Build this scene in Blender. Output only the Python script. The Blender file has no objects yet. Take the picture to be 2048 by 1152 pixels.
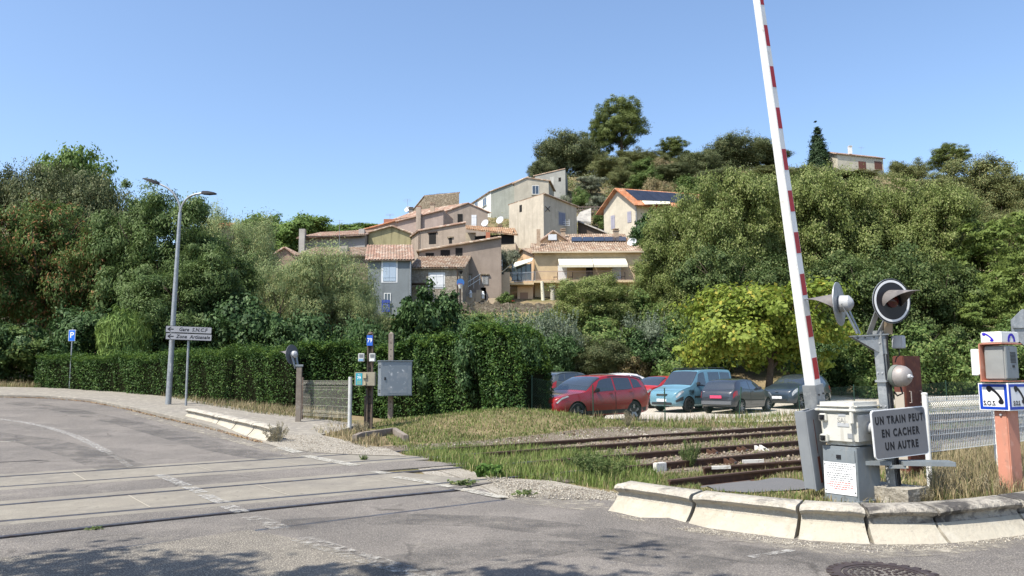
import bpy, bmesh, math, random
import numpy as np
from mathutils import Vector, Matrix
rng = np.random.default_rng(7)
random.seed(7)
C = bpy.context.scene.collection
SC = bpy.context.scene

# ------------------------------------------------------------------ camera, sky, sun, exposure
FPX, CX, CY, EYE = 1560.0, 1024.0, 576.0, 1.7          # focal length etc. in pixels of the 2048 wide photograph
PITCH, ROLL = math.atan(174 / FPX), 0.006
_F = Vector((0, math.cos(PITCH), math.sin(PITCH)))
_R0 = Vector((1, 0, 0)); _U0 = Vector((0, -math.sin(PITCH), math.cos(PITCH)))
_R = _R0 * math.cos(ROLL) - _U0 * math.sin(ROLL)
_U = _U0 * math.cos(ROLL) + _R0 * math.sin(ROLL)
cd = bpy.data.cameras.new('camera'); cam = bpy.data.objects.new('camera', cd); C.objects.link(cam)
cd.sensor_width = 36.0; cd.lens = 36.0 * FPX / 2048; cd.clip_start = 0.1; cd.clip_end = 3000
m = Matrix((( _R.x, _U.x, -_F.x, 0), (_R.y, _U.y, -_F.y, 0), (_R.z, _U.z, -_F.z, EYE), (0, 0, 0, 1)))
cam.matrix_world = m
SC.camera = cam

SUN_EL = math.radians(57); SUN_XY = Vector((-0.77, -0.64)).normalized()
w = bpy.data.worlds.new('World'); SC.world = w; w.use_nodes = True
nt = w.node_tree; bg = nt.nodes['Background']
sky = nt.nodes.new('ShaderNodeTexSky'); sky.sky_type = 'NISHITA'; sky.sun_disc = False
sky.sun_elevation = SUN_EL; sky.sun_rotation = math.atan2(SUN_XY.x, SUN_XY.y)
sky.air_density = 1.0; sky.dust_density = 1.3; sky.ozone_density = 3.2; sky.altitude = 100
nt.links.new(sky.outputs[0], bg.inputs[0]); bg.inputs[1].default_value = 0.145
sl = bpy.data.lights.new('sun', 'SUN'); sl.energy = 4.5; sl.angle = math.radians(0.53); sl.color = (1.0, 0.95, 0.86)
so = bpy.data.objects.new('sun', sl); C.objects.link(so)
sdir = Vector((SUN_XY.x * math.cos(SUN_EL), SUN_XY.y * math.cos(SUN_EL), math.sin(SUN_EL)))
so.rotation_euler = sdir.to_track_quat('Z', 'Y').to_euler(); so.location = sdir * 200
SC.view_settings.view_transform = 'Standard'; SC.view_settings.look = 'None'
SC.view_settings.exposure = 0.75; SC.view_settings.gamma = 1.0
SC.cycles.max_bounces = 5; SC.cycles.diffuse_bounces = 3; SC.cycles.glossy_bounces = 2
SC.cycles.transmission_bounces = 3; SC.cycles.transparent_max_bounces = 8
SC.cycles.caustics_reflective = False; SC.cycles.caustics_refractive = False

# ------------------------------------------------------------------ picture <-> world
def ray(px, py): return _F + _R * ((px - CX) / FPX) - _U * ((py - CY) / FPX)
def P(px, py, Y):
    d = ray(px, py); t = Y / d.y
    return Vector((d.x * t, Y, EYE + d.z * t))
def G(px, py, z=0.0):
    d = ray(px, py); t = (z - EYE) / d.z
    return Vector((d.x * t, d.y * t, z))
def sstep(a, b, x):
    t = np.clip((np.asarray(x, float) - a) / (b - a), 0, 1); return t * t * (3 - 2 * t)

# track frame: U along the rails (to the right and away), V across (away)
TA = math.radians(55.0)
TU = np.array([math.sin(TA), math.cos(TA)]); TV = np.array([-math.cos(TA), math.sin(TA)])
def uv(x, y): return x * TU[0] + y * TU[1], x * TV[0] + y * TV[1]
def xy(u, v): return u * TU[0] + v * TV[0], u * TU[1] + v * TV[1]
RAILPX = dict(
 A=[(0,957),(400,928.5),(720,907),(1210,874),(1580,852)], B=[(0,977.5),(400,946),(760,921),(1210,890),(1580,866)],
 C=[(0,1011),(400,979),(800,947),(1265,907),(1582,884)], D=[(0,1046),(400,1010),(800,974),(1258,935),(1582,901)],
 E=[(0,1075),(400,1034),(800,990),(1258,951),(1585,924)], F=[(0,1128),(400,1079),(800,1028),(1005,1001),(1335,962),(1585,938)])
RAIL = {}
for k, L in RAILPX.items():
    q = np.array([uv(*G(*p).xy) for p in L])
    RAIL[k] = np.polyfit(q[:, 0], q[:, 1], 1 if k in 'AB' else 2)
# keep the far track at its gauge
mid = (RAIL['A'] + RAIL['B']) / 2; sl_ = mid[0]
RAIL['A'] = np.array([sl_, mid[1] + .76]); RAIL['B'] = np.array([sl_, mid[1] - .76])
def rv(k, u):
    u = np.asarray(u, float); c = np.clip(u, .5, 14.5); p = RAIL[k]; return np.polyval(p, c) + np.polyval(np.polyder(p), c) * (u - c)

_HP = np.array([(-500,0),(47,0),(50,.8),(55,2.5),(65,5.5),(72,7.2),(80,8.8),(90,12),(100,17),(110,21),(120,25),(140,35),(165,46.5),(180,47),(230,40),(400,20),(900,5)])
_kk = [G(*p) for p in [(1213, 1024), (1372, 1052), (1592, 1081), (1745, 1091), (1900, 1089), (2075, 1068), (2290, 1022)]]
_KX = [p.x for p in _kk] + [40]; _KY = [p.y for p in _kk] + [_kk[-1].y + 20]
def HR(x, y):
    """height of the made ground (roads, yard, hill)"""
    x = np.asarray(x, float); y = np.asarray(y, float)
    u, v = uv(x, y)
    d = np.clip(v - rv('A', u) - .6, 0, 60)
    left = (0.035 * d + 0.0006 * d * d) * (1 - sstep(9.5, 15, u)) * (1 - sstep(60, 90, y))
    r = x / np.maximum(y, 1)
    fac = .5 + .5 * sstep(-.37, -.12, r) + .6 * (1 - sstep(-.62, -.42, r))
    hill = np.interp(y, _HP[:, 0], _HP[:, 1]) * fac
    pxx = CX + FPX * r * (y > 1); cap = np.interp(pxx, [-400, 300, 600, 800, 950, 1060, 1120, 1250, 1650, 1900, 2200], [470, 480, 472, 452, 436, 400, 352, 330, 338, 362, 380])
    capz = EYE + y * (749 - cap) / FPX; hill = np.where(y > 95, np.minimum(hill, capz + np.maximum(0, 125 - y) * .2), hill)
    mx, my = (x - .1) / 3.2, (y - 24.2) / 2.0
    mound = .62 * np.exp(-(mx * mx + my * my)) * (u > 9)
    verge = 0.09 * sstep(.15, .7, y - np.interp(x, _KX, _KY)) * sstep(_KX[0], _KX[0] + .7, x) * (1 - sstep(-1.6, -.5, v - rv('F', np.clip(u, -8, 14)))) * (y < 40)
    yard = .03 * np.clip(y - 34, 0, 13) * sstep(10, 14, u) * (y < 60)
    return np.maximum(np.maximum(left, yard), hill) + mound + verge
def H(x, y):
    x = np.asarray(x, float); y = np.asarray(y, float)
    u, v = uv(x, y)
    lo = sstep(-.85, -.35, v - np.where(u < 16, rv('F', np.clip(u, -40, 16)), rv('D', u) - 1.2)); hi = 1 - sstep(.5, 1.3, v - rv('A', u))
    lo2 = sstep(-.9, -.5, v - rv('D', u))
    right = lo * hi
    return HR(x, y) - right * (.055 - .038 * sstep(5.4, 6.4, u) + .118 * sstep(8.1, 9.5, u))
def GH(px, py, f=HR):
    z = 0.0
    for _ in range(12):
        p = G(px, py, z); z = .5 * z + .5 * float(f(p.x, p.y))
    return Vector((p.x, p.y, float(f(p.x, p.y))))

# ------------------------------------------------------------------ materials
MATS = {}
def _mix(n, l, a, b, fac):
    mx = n.new('ShaderNodeMix'); mx.data_type = 'RGBA'
    for sock, val in ((mx.inputs[6], a), (mx.inputs[7], b)):
        if isinstance(val, tuple): sock.default_value = (*val[:3], 1)
        else: l.new(val, sock)
    if isinstance(fac, (int, float)): mx.inputs[0].default_value = fac
    else: l.new(fac, mx.inputs[0])
    return mx.outputs[2]
def _noise(n, l, co, scale, detail=4, rough=.6, lo=.35, hi=.65, stretch=None):
    t = n.new('ShaderNodeTexNoise'); t.inputs['Scale'].default_value = scale
    t.inputs['Detail'].default_value = detail; t.inputs['Roughness'].default_value = rough
    if stretch:
        mp = n.new('ShaderNodeMapping'); mp.inputs['Scale'].default_value = stretch
        l.new(co, mp.inputs[0]); co = mp.outputs[0]
    l.new(co, t.inputs['Vector'])
    r = n.new('ShaderNodeMapRange'); r.inputs[1].default_value = lo; r.inputs[2].default_value = hi
    l.new(t.outputs[0], r.inputs[0]); return r.outputs[0]
def mat(name, col, rough=.7, metal=0, spec=.4, layers=(), bump=None, coords='Object', coat=0):
    """layers: (colour, scale, lo, hi, strength[, stretch]) laid over the base colour through noise"""
    if name in MATS: return MATS[name]
    M = bpy.data.materials.new(name); M.use_nodes = True; n = M.node_tree.nodes; l = M.node_tree.links
    b = n['Principled BSDF']; b.inputs['Roughness'].default_value = rough; b.inputs['Metallic'].default_value = metal
    b.inputs['Specular IOR Level'].default_value = spec; b.inputs['Coat Weight'].default_value = coat
    b.inputs['Base Color'].default_value = (*col, 1)
    tc = n.new('ShaderNodeTexCoord'); co = tc.outputs[coords]
    c = col
    for L in layers:
        f = _noise(n, l, co, L[1], lo=L[2], hi=L[3], stretch=L[5] if len(L) > 5 else None)
        mu = n.new('ShaderNodeMath'); mu.operation = 'MULTIPLY'; l.new(f, mu.inputs[0]); mu.inputs[1].default_value = L[4]; mu.use_clamp = True
        c = _mix(n, l, c, L[0], mu.outputs[0])
    if layers: l.new(c, b.inputs['Base Color'])
    if bump:
        t = n.new('ShaderNodeTexNoise'); t.inputs['Scale'].default_value = bump[0]; t.inputs['Detail'].default_value = 5
        l.new(co, t.inputs['Vector'])
        bp = n.new('ShaderNodeBump'); bp.inputs['Strength'].default_value = bump[1]; bp.inputs['Distance'].default_value = bump[2] if len(bump) > 2 else .02
        l.new(t.outputs[0], bp.inputs['Height']); l.new(bp.outputs[0], b.inputs['Normal'])
    MATS[name] = M; return M
LEAFGAIN = 1.6
def leafmat(name, c1, c2, c3=None, trans=.3, rough=.6, spec=.2, f3=.15):
    if name in MATS: return MATS[name]
    M = bpy.data.materials.new(name); M.use_nodes = True; n = M.node_tree.nodes; l = M.node_tree.links
    c1, c2, c3 = [tuple(min(.6, k * LEAFGAIN) for k in c) if c else None for c in (c1, c2, c3)]
    b = n['Principled BSDF']; b.inputs['Roughness'].default_value = rough; b.inputs['Specular IOR Level'].default_value = spec
    g = n.new('ShaderNodeNewGeometry'); tc = n.new('ShaderNodeTexCoord')
    nz = _noise(n, l, tc.outputs['Object'], .55, detail=3, lo=.38, hi=.62)
    av = n.new('ShaderNodeMath'); av.operation = 'MULTIPLY_ADD'; l.new(g.outputs['Random Per Island'], av.inputs[0]); av.inputs[1].default_value = .55
    h = n.new('ShaderNodeMath'); h.operation = 'MULTIPLY'; h.inputs[1].default_value = .45; l.new(nz, h.inputs[0]); l.new(h.outputs[0], av.inputs[2])
    c = _mix(n, l, c1, c2, av.outputs[0])
    if c3:
        r = n.new('ShaderNodeMath'); r.operation = 'FRACT'; k = n.new('ShaderNodeMath'); k.operation = 'MULTIPLY'; k.inputs[1].default_value = 17.3
        l.new(g.outputs['Random Per Island'], k.inputs[0]); l.new(k.outputs[0], r.inputs[0])
        lt = n.new('ShaderNodeMath'); lt.operation = 'LESS_THAN'; lt.inputs[1].default_value = f3; l.new(r.outputs[0], lt.inputs[0])
        c = _mix(n, l, c, c3, lt.outputs[0])
    l.new(c, b.inputs['Base Color'])
    tr = n.new('ShaderNodeBsdfTranslucent'); l.new(c, tr.inputs[0])
    ms = n.new('ShaderNodeMixShader'); ms.inputs[0].default_value = trans
    l.new(b.outputs[0], ms.inputs[1]); l.new(tr.outputs[0], ms.inputs[2]); l.new(ms.outputs[0], n['Material Output'].inputs[0])
    MATS[name] = M; return M

# ------------------------------------------------------------------ objects
def tag(o, label=None, cat=None, group=None, kind=None):
    if label: o['label'] = label
    if cat: o['category'] = cat
    if group: o['group'] = group
    if kind: o['kind'] = kind
    return o
def thing(name, label, cat, loc=(0, 0, 0), rotz=0, group=None):
    o = bpy.data.objects.new(name, None); C.objects.link(o); o.empty_display_size = .2
    o.location = loc; o.rotation_euler = (0, 0, rotz)
    return tag(o, label, cat, group)
def np_mesh(name, verts, faces, smooth=False):
    """verts (N,3); faces (M,k) array"""
    me = bpy.data.meshes.new(name); verts = np.asarray(verts, np.float32); faces = np.asarray(faces, np.int32)
    M_, k = faces.shape
    me.vertices.add(len(verts)); me.vertices.foreach_set('co', verts.ravel())
    me.loops.add(M_ * k); me.loops.foreach_set('vertex_index', faces.ravel())
    me.polygons.add(M_); me.polygons.foreach_set('loop_start', np.arange(0, M_ * k, k, dtype=np.int32))
    me.polygons.foreach_set('loop_total', np.full(M_, k, np.int32))
    if smooth: me.polygons.foreach_set('use_smooth', np.ones(M_, bool))
    me.update(calc_edges=True); return me
def link(name, me, material, parent=None, loc=None):
    o = bpy.data.objects.new(name, me); C.objects.link(o)
    if material:
        if len(me.materials) == 0: me.materials.append(material)
    if parent: o.parent = parent
    if loc is not None: o.location = loc
    return o
def copy_tree(o, parent=None):
    c = o.copy(); C.objects.link(c)
    if parent: c.parent = parent
    for ch in list(o.children): copy_tree(ch, c)
    return c

class MB:
    """collects shapes; build() links them as one mesh object. World points are moved into the parent's frame when world=True"""
    def __init__(s): s.v = []; s.f = []
    def add(s, vs, fs):
        n = len(s.v); s.v += [tuple(p) for p in vs]; s.f += [tuple(i + n for i in f) for f in fs]; return s
    def box(s, c, size, rot=None, bev=0):
        hx, hy, hz = size[0] / 2, size[1] / 2, size[2] / 2; c = Vector(c)
        if bev:
            bm = bmesh.new(); bmesh.ops.create_cube(bm, size=1)
            for v in bm.verts: v.co = Vector((v.co.x * size[0], v.co.y * size[1], v.co.z * size[2]))
            bmesh.ops.bevel(bm, geom=bm.edges[:], offset=bev, segments=2, affect='EDGES')
            vs = [v.co.copy() for v in bm.verts]; bm.verts.index_update(); fs = [[v.index for v in f.verts] for f in bm.faces]; bm.free()
        else:
            vs = [Vector((x, y, z)) for x in (-hx, hx) for y in (-hy, hy) for z in (-hz, hz)]
            fs = [(0, 1, 3, 2), (4, 6, 7, 5), (0, 4, 5, 1), (2, 3, 7, 6), (0, 2, 6, 4), (1, 5, 7, 3)]
        if rot: R = rot if isinstance(rot, Matrix) else Matrix.Rotation(rot, 3, 'Z'); vs = [R @ p for p in vs]
        return s.add([p + c for p in vs], fs)
    def tube(s, pts, r, seg=10, caps=True, squash=None):
        pts = [Vector(p) for p in pts]; n = len(pts); rs = r if isinstance(r, (list, tuple)) else [r] * n
        vs = []; fs = []; up = None
        for i, p in enumerate(pts):
            t = (pts[min(i + 1, n - 1)] - pts[max(i - 1, 0)]).normalized()
            a = t.orthogonal() if up is None else (up - t * up.dot(t))
            if a.length < 1e-6: a = t.orthogonal()
            a.normalize(); up = a; b = t.cross(a)
            for k in range(seg):
                th = 2 * math.pi * k / seg; vs.append(p + a * (rs[i] * math.cos(th)) + b * (rs[i] * math.sin(th)))
        for i in range(n - 1):
            for k in range(seg):
                k2 = (k + 1) % seg; fs.append((i * seg + k, i * seg + k2, (i + 1) * seg + k2, (i + 1) * seg + k))
        if caps: fs += [tuple(range(seg))[::-1], tuple((n - 1) * seg + k for k in range(seg))]
        return s.add(vs, fs)
    def bar(s, p, q, wx, wy=None, up=(0, 0, 1)):
        p = Vector(p); q = Vector(q); t = (q - p).normalized(); a = t.cross(Vector(up))
        if a.length < 1e-4: a = t.cross(Vector((1, 0, 0)))
        a.normalize(); b = t.cross(a); wy = wy or wx; a = a * wx / 2; b = b * wy / 2
        vs = [p - a - b, p + a - b, p + a + b, p - a + b, q - a - b, q + a - b, q + a + b, q - a + b]
        return s.add(vs, [(0, 3, 2, 1), (4, 5, 6, 7), (0, 1, 5, 4), (1, 2, 6, 5), (2, 3, 7, 6), (3, 0, 4, 7)])
    def prism(s, poly, d):
        n = len(poly); d = Vector(d); vs = [Vector(p) for p in poly]; vs += [p + d for p in vs]
        return s.add(vs, [tuple(range(n))[::-1], tuple(range(n, 2 * n))] + [(i, (i + 1) % n, n + (i + 1) % n, n + i) for i in range(n)])
    def lathe(s, prof, origin=(0, 0, 0), axis=(0, 0, 1), seg=24):
        ax = Vector(axis).normalized(); a = ax.orthogonal().normalized(); b = ax.cross(a); o = Vector(origin); vs = []; fs = []
        for r, h in prof:
            for k in range(seg):
                th = 2 * math.pi * k / seg; vs.append(o + ax * h + a * (r * math.cos(th)) + b * (r * math.sin(th)))
        for i in range(len(prof) - 1):
            for k in range(seg):
                k2 = (k + 1) % seg; fs.append((i * seg + k, i * seg + k2, (i + 1) * seg + k2, (i + 1) * seg + k))
        fs += [tuple(range(seg))[::-1], tuple((len(prof) - 1) * seg + k for k in range(seg))]
        return s.add(vs, fs)
    def build(s, name, material, parent=None, smooth=False, world=False, bevel=0, angle=40):
        if world and parent:
            M = (Matrix.Translation(parent.location) @ parent.rotation_euler.to_matrix().to_4x4()).inverted()
            q = parent.parent
            vv = [M @ Vector(p) for p in s.v]
        else: vv = s.v
        me = bpy.data.meshes.new(name); me.from_pydata([tuple(p) for p in vv], [], s.f); me.update()
        bm = bmesh.new(); bm.from_mesh(me); bmesh.ops.recalc_face_normals(bm, faces=bm.faces[:])
        if bevel:
            es = [e for e in bm.edges if len(e.link_faces) == 2 and e.calc_face_angle(0) > .5]
            bmesh.ops.bevel(bm, geom=es, offset=bevel, segments=2, affect='EDGES', clamp_overlap=True)
        bm.to_mesh(me); bm.free()
        if smooth:
            me.polygons.foreach_set('use_smooth', np.ones(len(me.polygons), bool)); me.set_sharp_from_angle(angle=math.radians(angle))
        return link(name, me, material, parent)

def text(body, size, material, parent, loc, rot, name='lettering', align='CENTER', sx=1.0, bold=0.0, spacing=1.0, shear=0):
    cu = bpy.data.curves.new(name, 'FONT'); cu.body = body; cu.size = size; cu.align_x = align; cu.align_y = 'CENTER'
    cu.extrude = .0008; cu.offset = bold; cu.space_character = spacing; cu.resolution_u = 3; cu.shear = shear
    t = bpy.data.objects.new('tmp', cu); C.objects.link(t); dg = bpy.context.evaluated_depsgraph_get()
    me = bpy.data.meshes.new_from_object(t.evaluated_get(dg)); bpy.data.objects.remove(t); bpy.data.curves.remove(cu)
    me.materials.clear(); o = link(name, me, material, parent)
    o.location = loc; o.rotation_euler = rot; o.scale = (sx, 1, 1); return o
# ------------------------------------------------------------------ ground
def axis(dense_lo, dense_hi, step, far_lo, far_hi, grow=1.12):
    a = list(np.arange(dense_lo, dense_hi + 1e-6, step)); s = step; x = a[-1]
    while x < far_hi: s *= grow; x += s; a.append(x)
    s = step; x = a[0]; pre = []
    while x > far_lo: s *= grow; x -= s; pre.append(x)
    return np.array(pre[::-1] + a)
gx = axis(-14, 16, .17, -600, 600, 1.08); gy = axis(2, 33, .17, -200, 900, 1.07)
X, Y = np.meshgrid(gx, gy); Z = H(X, Y) + .004 * np.sin(X * 3.1 + np.sin(Y * 2.3)) * np.sin(Y * 2.7 + np.cos(X * 1.9)) * (Y > 0)
nx, ny = len(gx), len(gy); idx = np.arange(nx * ny).reshape(ny, nx)
me = np_mesh('ground', np.stack([X, Y, Z], -1).reshape(-1, 3), np.stack([idx[:-1, :-1], idx[:-1, 1:], idx[1:, 1:], idx[1:, :-1]], -1).reshape(-1, 4), True)
mGround = mat('dry_ground', (.20, .155, .085), .95, spec=.1, layers=[((.28, .22, .13), 3.0, .4, .6, .8), ((.085, .10, .03), .45, .45, .6, .75), ((.14, .10, .055), 14, .45, .65, .6), ((.33, .29, .22), 40, .58, .66, .7)], bump=(30, .8, .03))
tag(link('ground', me, mGround), kind='structure')

def sheet(name, poly, off, material, step=.6, fz=HR, skirt=0.0, kind='structure'):
    bm = bmesh.new(); vs = [bm.verts.new((p[0], p[1], 0)) for p in poly]; bm.faces.new(vs)
    bmesh.ops.triangulate(bm, faces=bm.faces[:], ngon_method='EAR_CLIP')
    xs = [p[0] for p in poly]; ys = [p[1] for p in poly]
    for lo, hi, ax in ((min(xs), max(xs), 0), (min(ys), max(ys), 1)):
        k = lo + step
        while k < hi:
            co = (k, 0, 0) if ax == 0 else (0, k, 0); no = (1, 0, 0) if ax == 0 else (0, 1, 0)
            bmesh.ops.bisect_plane(bm, geom=bm.verts[:] + bm.edges[:] + bm.faces[:], plane_co=co, plane_no=no); k += step
    bmesh.ops.triangulate(bm, faces=[f for f in bm.faces if len(f.verts) > 4])
    if skirt:
        be = [e for e in bm.edges if e.is_boundary]
        r = bmesh.ops.extrude_edge_only(bm, edges=be); low = {v for v in r['geom'] if isinstance(v, bmesh.types.BMVert)}
    else: low = set()
    arr = np.array([v.co[:] for v in bm.verts]); z = fz(arr[:, 0], arr[:, 1]) + off
    for v, zz in zip(bm.verts, z): v.co.z = zz - (skirt if v in low else 0)
    bmesh.ops.recalc_face_normals(bm, faces=bm.faces[:])
    up = sum(f.normal.z * f.calc_area() for f in bm.faces)
    if up < 0: bmesh.ops.reverse_faces(bm, faces=bm.faces[:])
    me = bpy.data.meshes.new(name); bm.to_mesh(me); bm.free()
    me.polygons.foreach_set('use_smooth', np.ones(len(me.polygons), bool)); me.set_sharp_from_angle(angle=math.radians(40))
    o = link(name, me, material)
    return tag(o, kind=kind)

# asphalt: aggregate speckle, worn wheel tracks, patches
def asphalt(name, base, dark, agg, aggf):
    M = mat(name, base, .9, spec=.2, layers=[(dark, .30, .42, .58, .9), (tuple(c * 1.22 for c in base), .8, .50, .62, .7), (tuple(c * .72 for c in base), 3.5, .55, .68, .6), ((.30, .27, .22), 1.7, .6, .72, .35),
        (tuple(c * .5 for c in base), 45, .48, .60, .6), (agg, 70, .54, .63, aggf), ((.05, .05, .05), 6, .7, .74, .5)], bump=(110, .7, .012))
    n = M.node_tree.nodes; l = M.node_tree.links; tc = n.new('ShaderNodeTexCoord'); b = n['Principled BSDF']
    nz = n.new('ShaderNodeTexNoise'); nz.inputs['Scale'].default_value = 1.6; nz.inputs['Detail'].default_value = 6; l.new(tc.outputs['Object'], nz.inputs['Vector'])
    ad = n.new('ShaderNodeVectorMath'); ad.operation = 'MULTIPLY_ADD'; ad.inputs[1].default_value = (.9, .9, 0); l.new(nz.outputs['Color'], ad.inputs[0]); l.new(tc.outputs['Object'], ad.inputs[2])
    v = n.new('ShaderNodeTexVoronoi'); v.feature = 'DISTANCE_TO_EDGE'; v.inputs['Scale'].default_value = .42; l.new(ad.outputs[0], v.inputs['Vector'])
    r = n.new('ShaderNodeMapRange'); r.inputs[1].default_value = .012; r.inputs[2].default_value = .002; l.new(v.outputs['Distance'], r.inputs[0])
    ms = _noise(n, l, tc.outputs['Object'], .5, lo=.48, hi=.6); mu = n.new('ShaderNodeMath'); mu.operation = 'MULTIPLY'; l.new(r.outputs[0], mu.inputs[0]); l.new(ms, mu.inputs[1])
    m2 = n.new('ShaderNodeMath'); m2.operation = 'MULTIPLY'; m2.inputs[1].default_value = .7; l.new(mu.outputs[0], m2.inputs[0])
    src = b.inputs['Base Color'].links[0].from_socket; l.new(_mix(n, l, src, tuple(c * .35 for c in base), m2.outputs[0]), b.inputs['Base Color'])
    return M
mRoad = asphalt('asphalt', (.165, .148, .132), (.118, .108, .10), (.40, .36, .30), .7)
mCoarse = asphalt('coarse_asphalt', (.175, .156, .13), (.11, .10, .09), (.50, .45, .36), .95)
mConc = mat('crossing_concrete', (.235, .212, .172), .85, spec=.2, layers=[((.19, .172, .145), .7, .42, .62, .85), ((.29, .265, .215), 2.6, .5, .65, .55), ((.12, .105, .09), 7, .60, .68, .6), ((.15, .135, .115), 60, .52, .64, .6)], bump=(60, .4, .01))

def curve_pts(k, off, u0, u1, step=.5):
    n = max(2, int(abs(u1 - u0) / step)); return [xy(u, rv(k, u) + off) for u in np.linspace(u0, u1, n)]
def u_of(px, py): p = G(px, py); return uv(p.x, p.y)[0]
UL = -14.0
uAB = u_of(815, 916); uCD = u_of(945, 959); uE = u_of(885, 980); uMid = u_of(900, 935)
def strip(name, k1, o1, k2, o2, u1a, u1b, material):
    poly = curve_pts(k1, o1, UL, u1a) + curve_pts(k2, o2, UL, u1b)[::-1]
    return sheet(name, poly, .012, material, .8, skirt=.13)
strip('concrete_paving', 'A', .42, 'A', .045, uAB - .5, uAB - .5, mConc)
strip('concrete_paving', 'A', -.075, 'B', .075, uAB - .3, uAB + .4, mConc)
strip('concrete_paving', 'B', -.045, 'B', -.42, uAB + .6, uAB + .9, mConc)
strip('asphalt_strip', 'B', -.425, 'C', .425, uMid, uMid + .55, mRoad)
strip('concrete_paving', 'C', .42, 'C', .045, uCD - .8, uCD - .6, mConc)
strip('concrete_paving', 'C', -.075, 'D', .075, uCD - .5, uCD, mConc)
strip('concrete_paving', 'D', -.045, 'D', -.30, uCD + .3, uCD + .45, mConc)
strip('asphalt_strip', 'D', -.305, 'E', .05, uCD + .2, uE, mRoad)
strip('asphalt_strip', 'E', -.16, 'F', .035, uE + .5, u_of(1000, 1000), mRoad)
# thin joints across the concrete panels
mJoint = mat('joint_grout', (.36, .325, .26), .9)
for k1, o1, k2, o2, us in (('A', -.10, 'B', .10, (160, 460, 700)), ('C', -.10, 'D', .10, (210, 480, 760))):
    for px in us:
        p = G(px, 960); u = uv(p.x, p.y)[0]
        a, b = xy(u, rv(k1, u) + o1), xy(u + .05, rv(k2, u) + o2); d = np.array(TU) * .018
        sheet('panel_joint', [a, (a[0] + d[0], a[1] + d[1]), (b[0] + d[0], b[1] + d[1]), b], .0165, mJoint, 5)

EDGE = [(-40, 16), (-33, 24), (-27.5, 28.5), (-23.5, 30.4), (-20.15, 30.93), (-18.24, 31.04), (-16.13, 30.06), (-13.3, 27.4), (-9.95, 23.8), (-8.05, 21.75), (-6.07, 19.28)]
pf = EDGE + [tuple(GH(*p).xy) for p in [(560, 893), (640, 904), (735, 909)]]
cA = [q for q in curve_pts('A', .425, UL, uAB - .3)]
sheet('road', [tuple(p) for p in pf] + cA[::-1], .012, mRoad, .7, skirt=.12)
near_edge = [(1008, 1001), (1110, 990), (1215, 1002), (1290, 1012), (1380, 1024), (1590, 1042), (1750, 1050), (1900, 1048), (2060, 1028)]
pn = [tuple(GH(*p).xy) for p in near_edge]
cF = curve_pts('F', -.035, UL, u_of(1005, 1001))
px_, py_ = pn[-1]
sheet('road', cF + pn + [(9, 10.6), (14, 12), (14, -8), (-16, -8)], .012, mRoad, .7, skirt=.12)
# coarse old wearing course near the lower left and by the faded line
po = [tuple(GH(*p).xy) for p in [(-350, 1175), (0, 1118), (250, 1098), (500, 1062), (600, 1082), (700, 1110), (790, 1146), (900, 1300), (-400, 1400)]]
sheet('road_patch', po, .016, mCoarse, .6)
po = [tuple(xy(u, rv('F', u) + .04 + d)) for u, d in ((-8, 0), (-6, .12), (-2.6, .12), (-2.6, .0))] 
# pavement beyond the far kerb, gravel shoulders, yard
mPave = mat('pavement', (.25, .228, .192), .95, spec=.1, layers=[((.22, .20, .175), 1.2, .42, .6, .7), ((.38, .35, .29), 5, .5, .64, .6), ((.15, .14, .12), 70, .52, .62, .5)], bump=(70, .6, .015))
mGravel = mat('gravel', (.36, .325, .27), .95, spec=.1, layers=[((.24, .21, .165), 2, .4, .6, .7), ((.17, .15, .12), 28, .5, .6, .8), ((.52, .49, .43), 36, .56, .62, .8)], bump=(45, 1.0, .03))
mYard = mat('yard_gravel', (.48, .435, .36), .95, spec=.1, layers=[((.36, .32, .26), .5, .42, .6, .6), ((.56, .52, .45), 6, .5, .6, .5), ((.25, .22, .18), 40, .55, .65, .4)], bump=(30, .6, .02))
BACK = [(-44, 20), (-35.5, 28), (-29, 32.3), (-24, 34.3), (-20.2, 34.8), (-17, 34.2), (-14.2, 32.6), (-11, 29.2), (-8, 26.2), (-5.6, 24), (-4.4, 22.6)]
FRONT = [(-5.75, 19.6), (-6.2, 19.5), (-8.15, 21.85), (-10.05, 23.9), (-13.4, 27.5), (-16.2, 30.17), (-18.25, 31.15), (-20.15, 31.04), (-23.55, 30.5), (-27.6, 28.6), (-33.1, 24.1), (-40.1, 16)]
pv = lambda x, y: HR(x, y) + .10 * sstep(20.2, 23.2, y) - .012 * (1 - sstep(20.2, 23.2, y))
sheet('pavement', BACK[::1] + FRONT, .016, mPave, .7, fz=pv, skirt=.14)
sheet('gravel_shoulder', [tuple(GH(*p).xy) for p in [(545, 850), (600, 862), (700, 884), (780, 900), (812, 914), (740, 912), (640, 907), (560, 897), (524, 886), (530, 870)]], .021, mGravel, .5)
sheet('gravel_shoulder', [tuple(GH(*p, H).xy) for p in [(840, 930), (900, 934), (950, 945), (990, 962), (1010, 958), (1100, 962), (1240, 990), (1230, 1004), (1150, 1002), (1080, 1004), (1012, 998), (985, 985), (960, 972), (900, 950)]], .014, mGravel, .5, fz=lambda x, y: np.maximum(H(x, y), HR(x, y) - .02))
sheet('gravel_shoulder', [tuple(GH(*p).xy) for p in [(818, 917), (880, 925), (950, 942), (992, 962), (1012, 997), (985, 990), (930, 978), (880, 966), (850, 948), (828, 930)]], -.010, mGravel, .5)
po = [(-1.2, 31.5), (2.6, 27.2), (8.5, 27.0), (15, 30.5), (34, 40), (30, 46), (0, 46), (-5, 44)]
sheet('car_park_yard', po, .05, mYard, 1.0)
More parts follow.
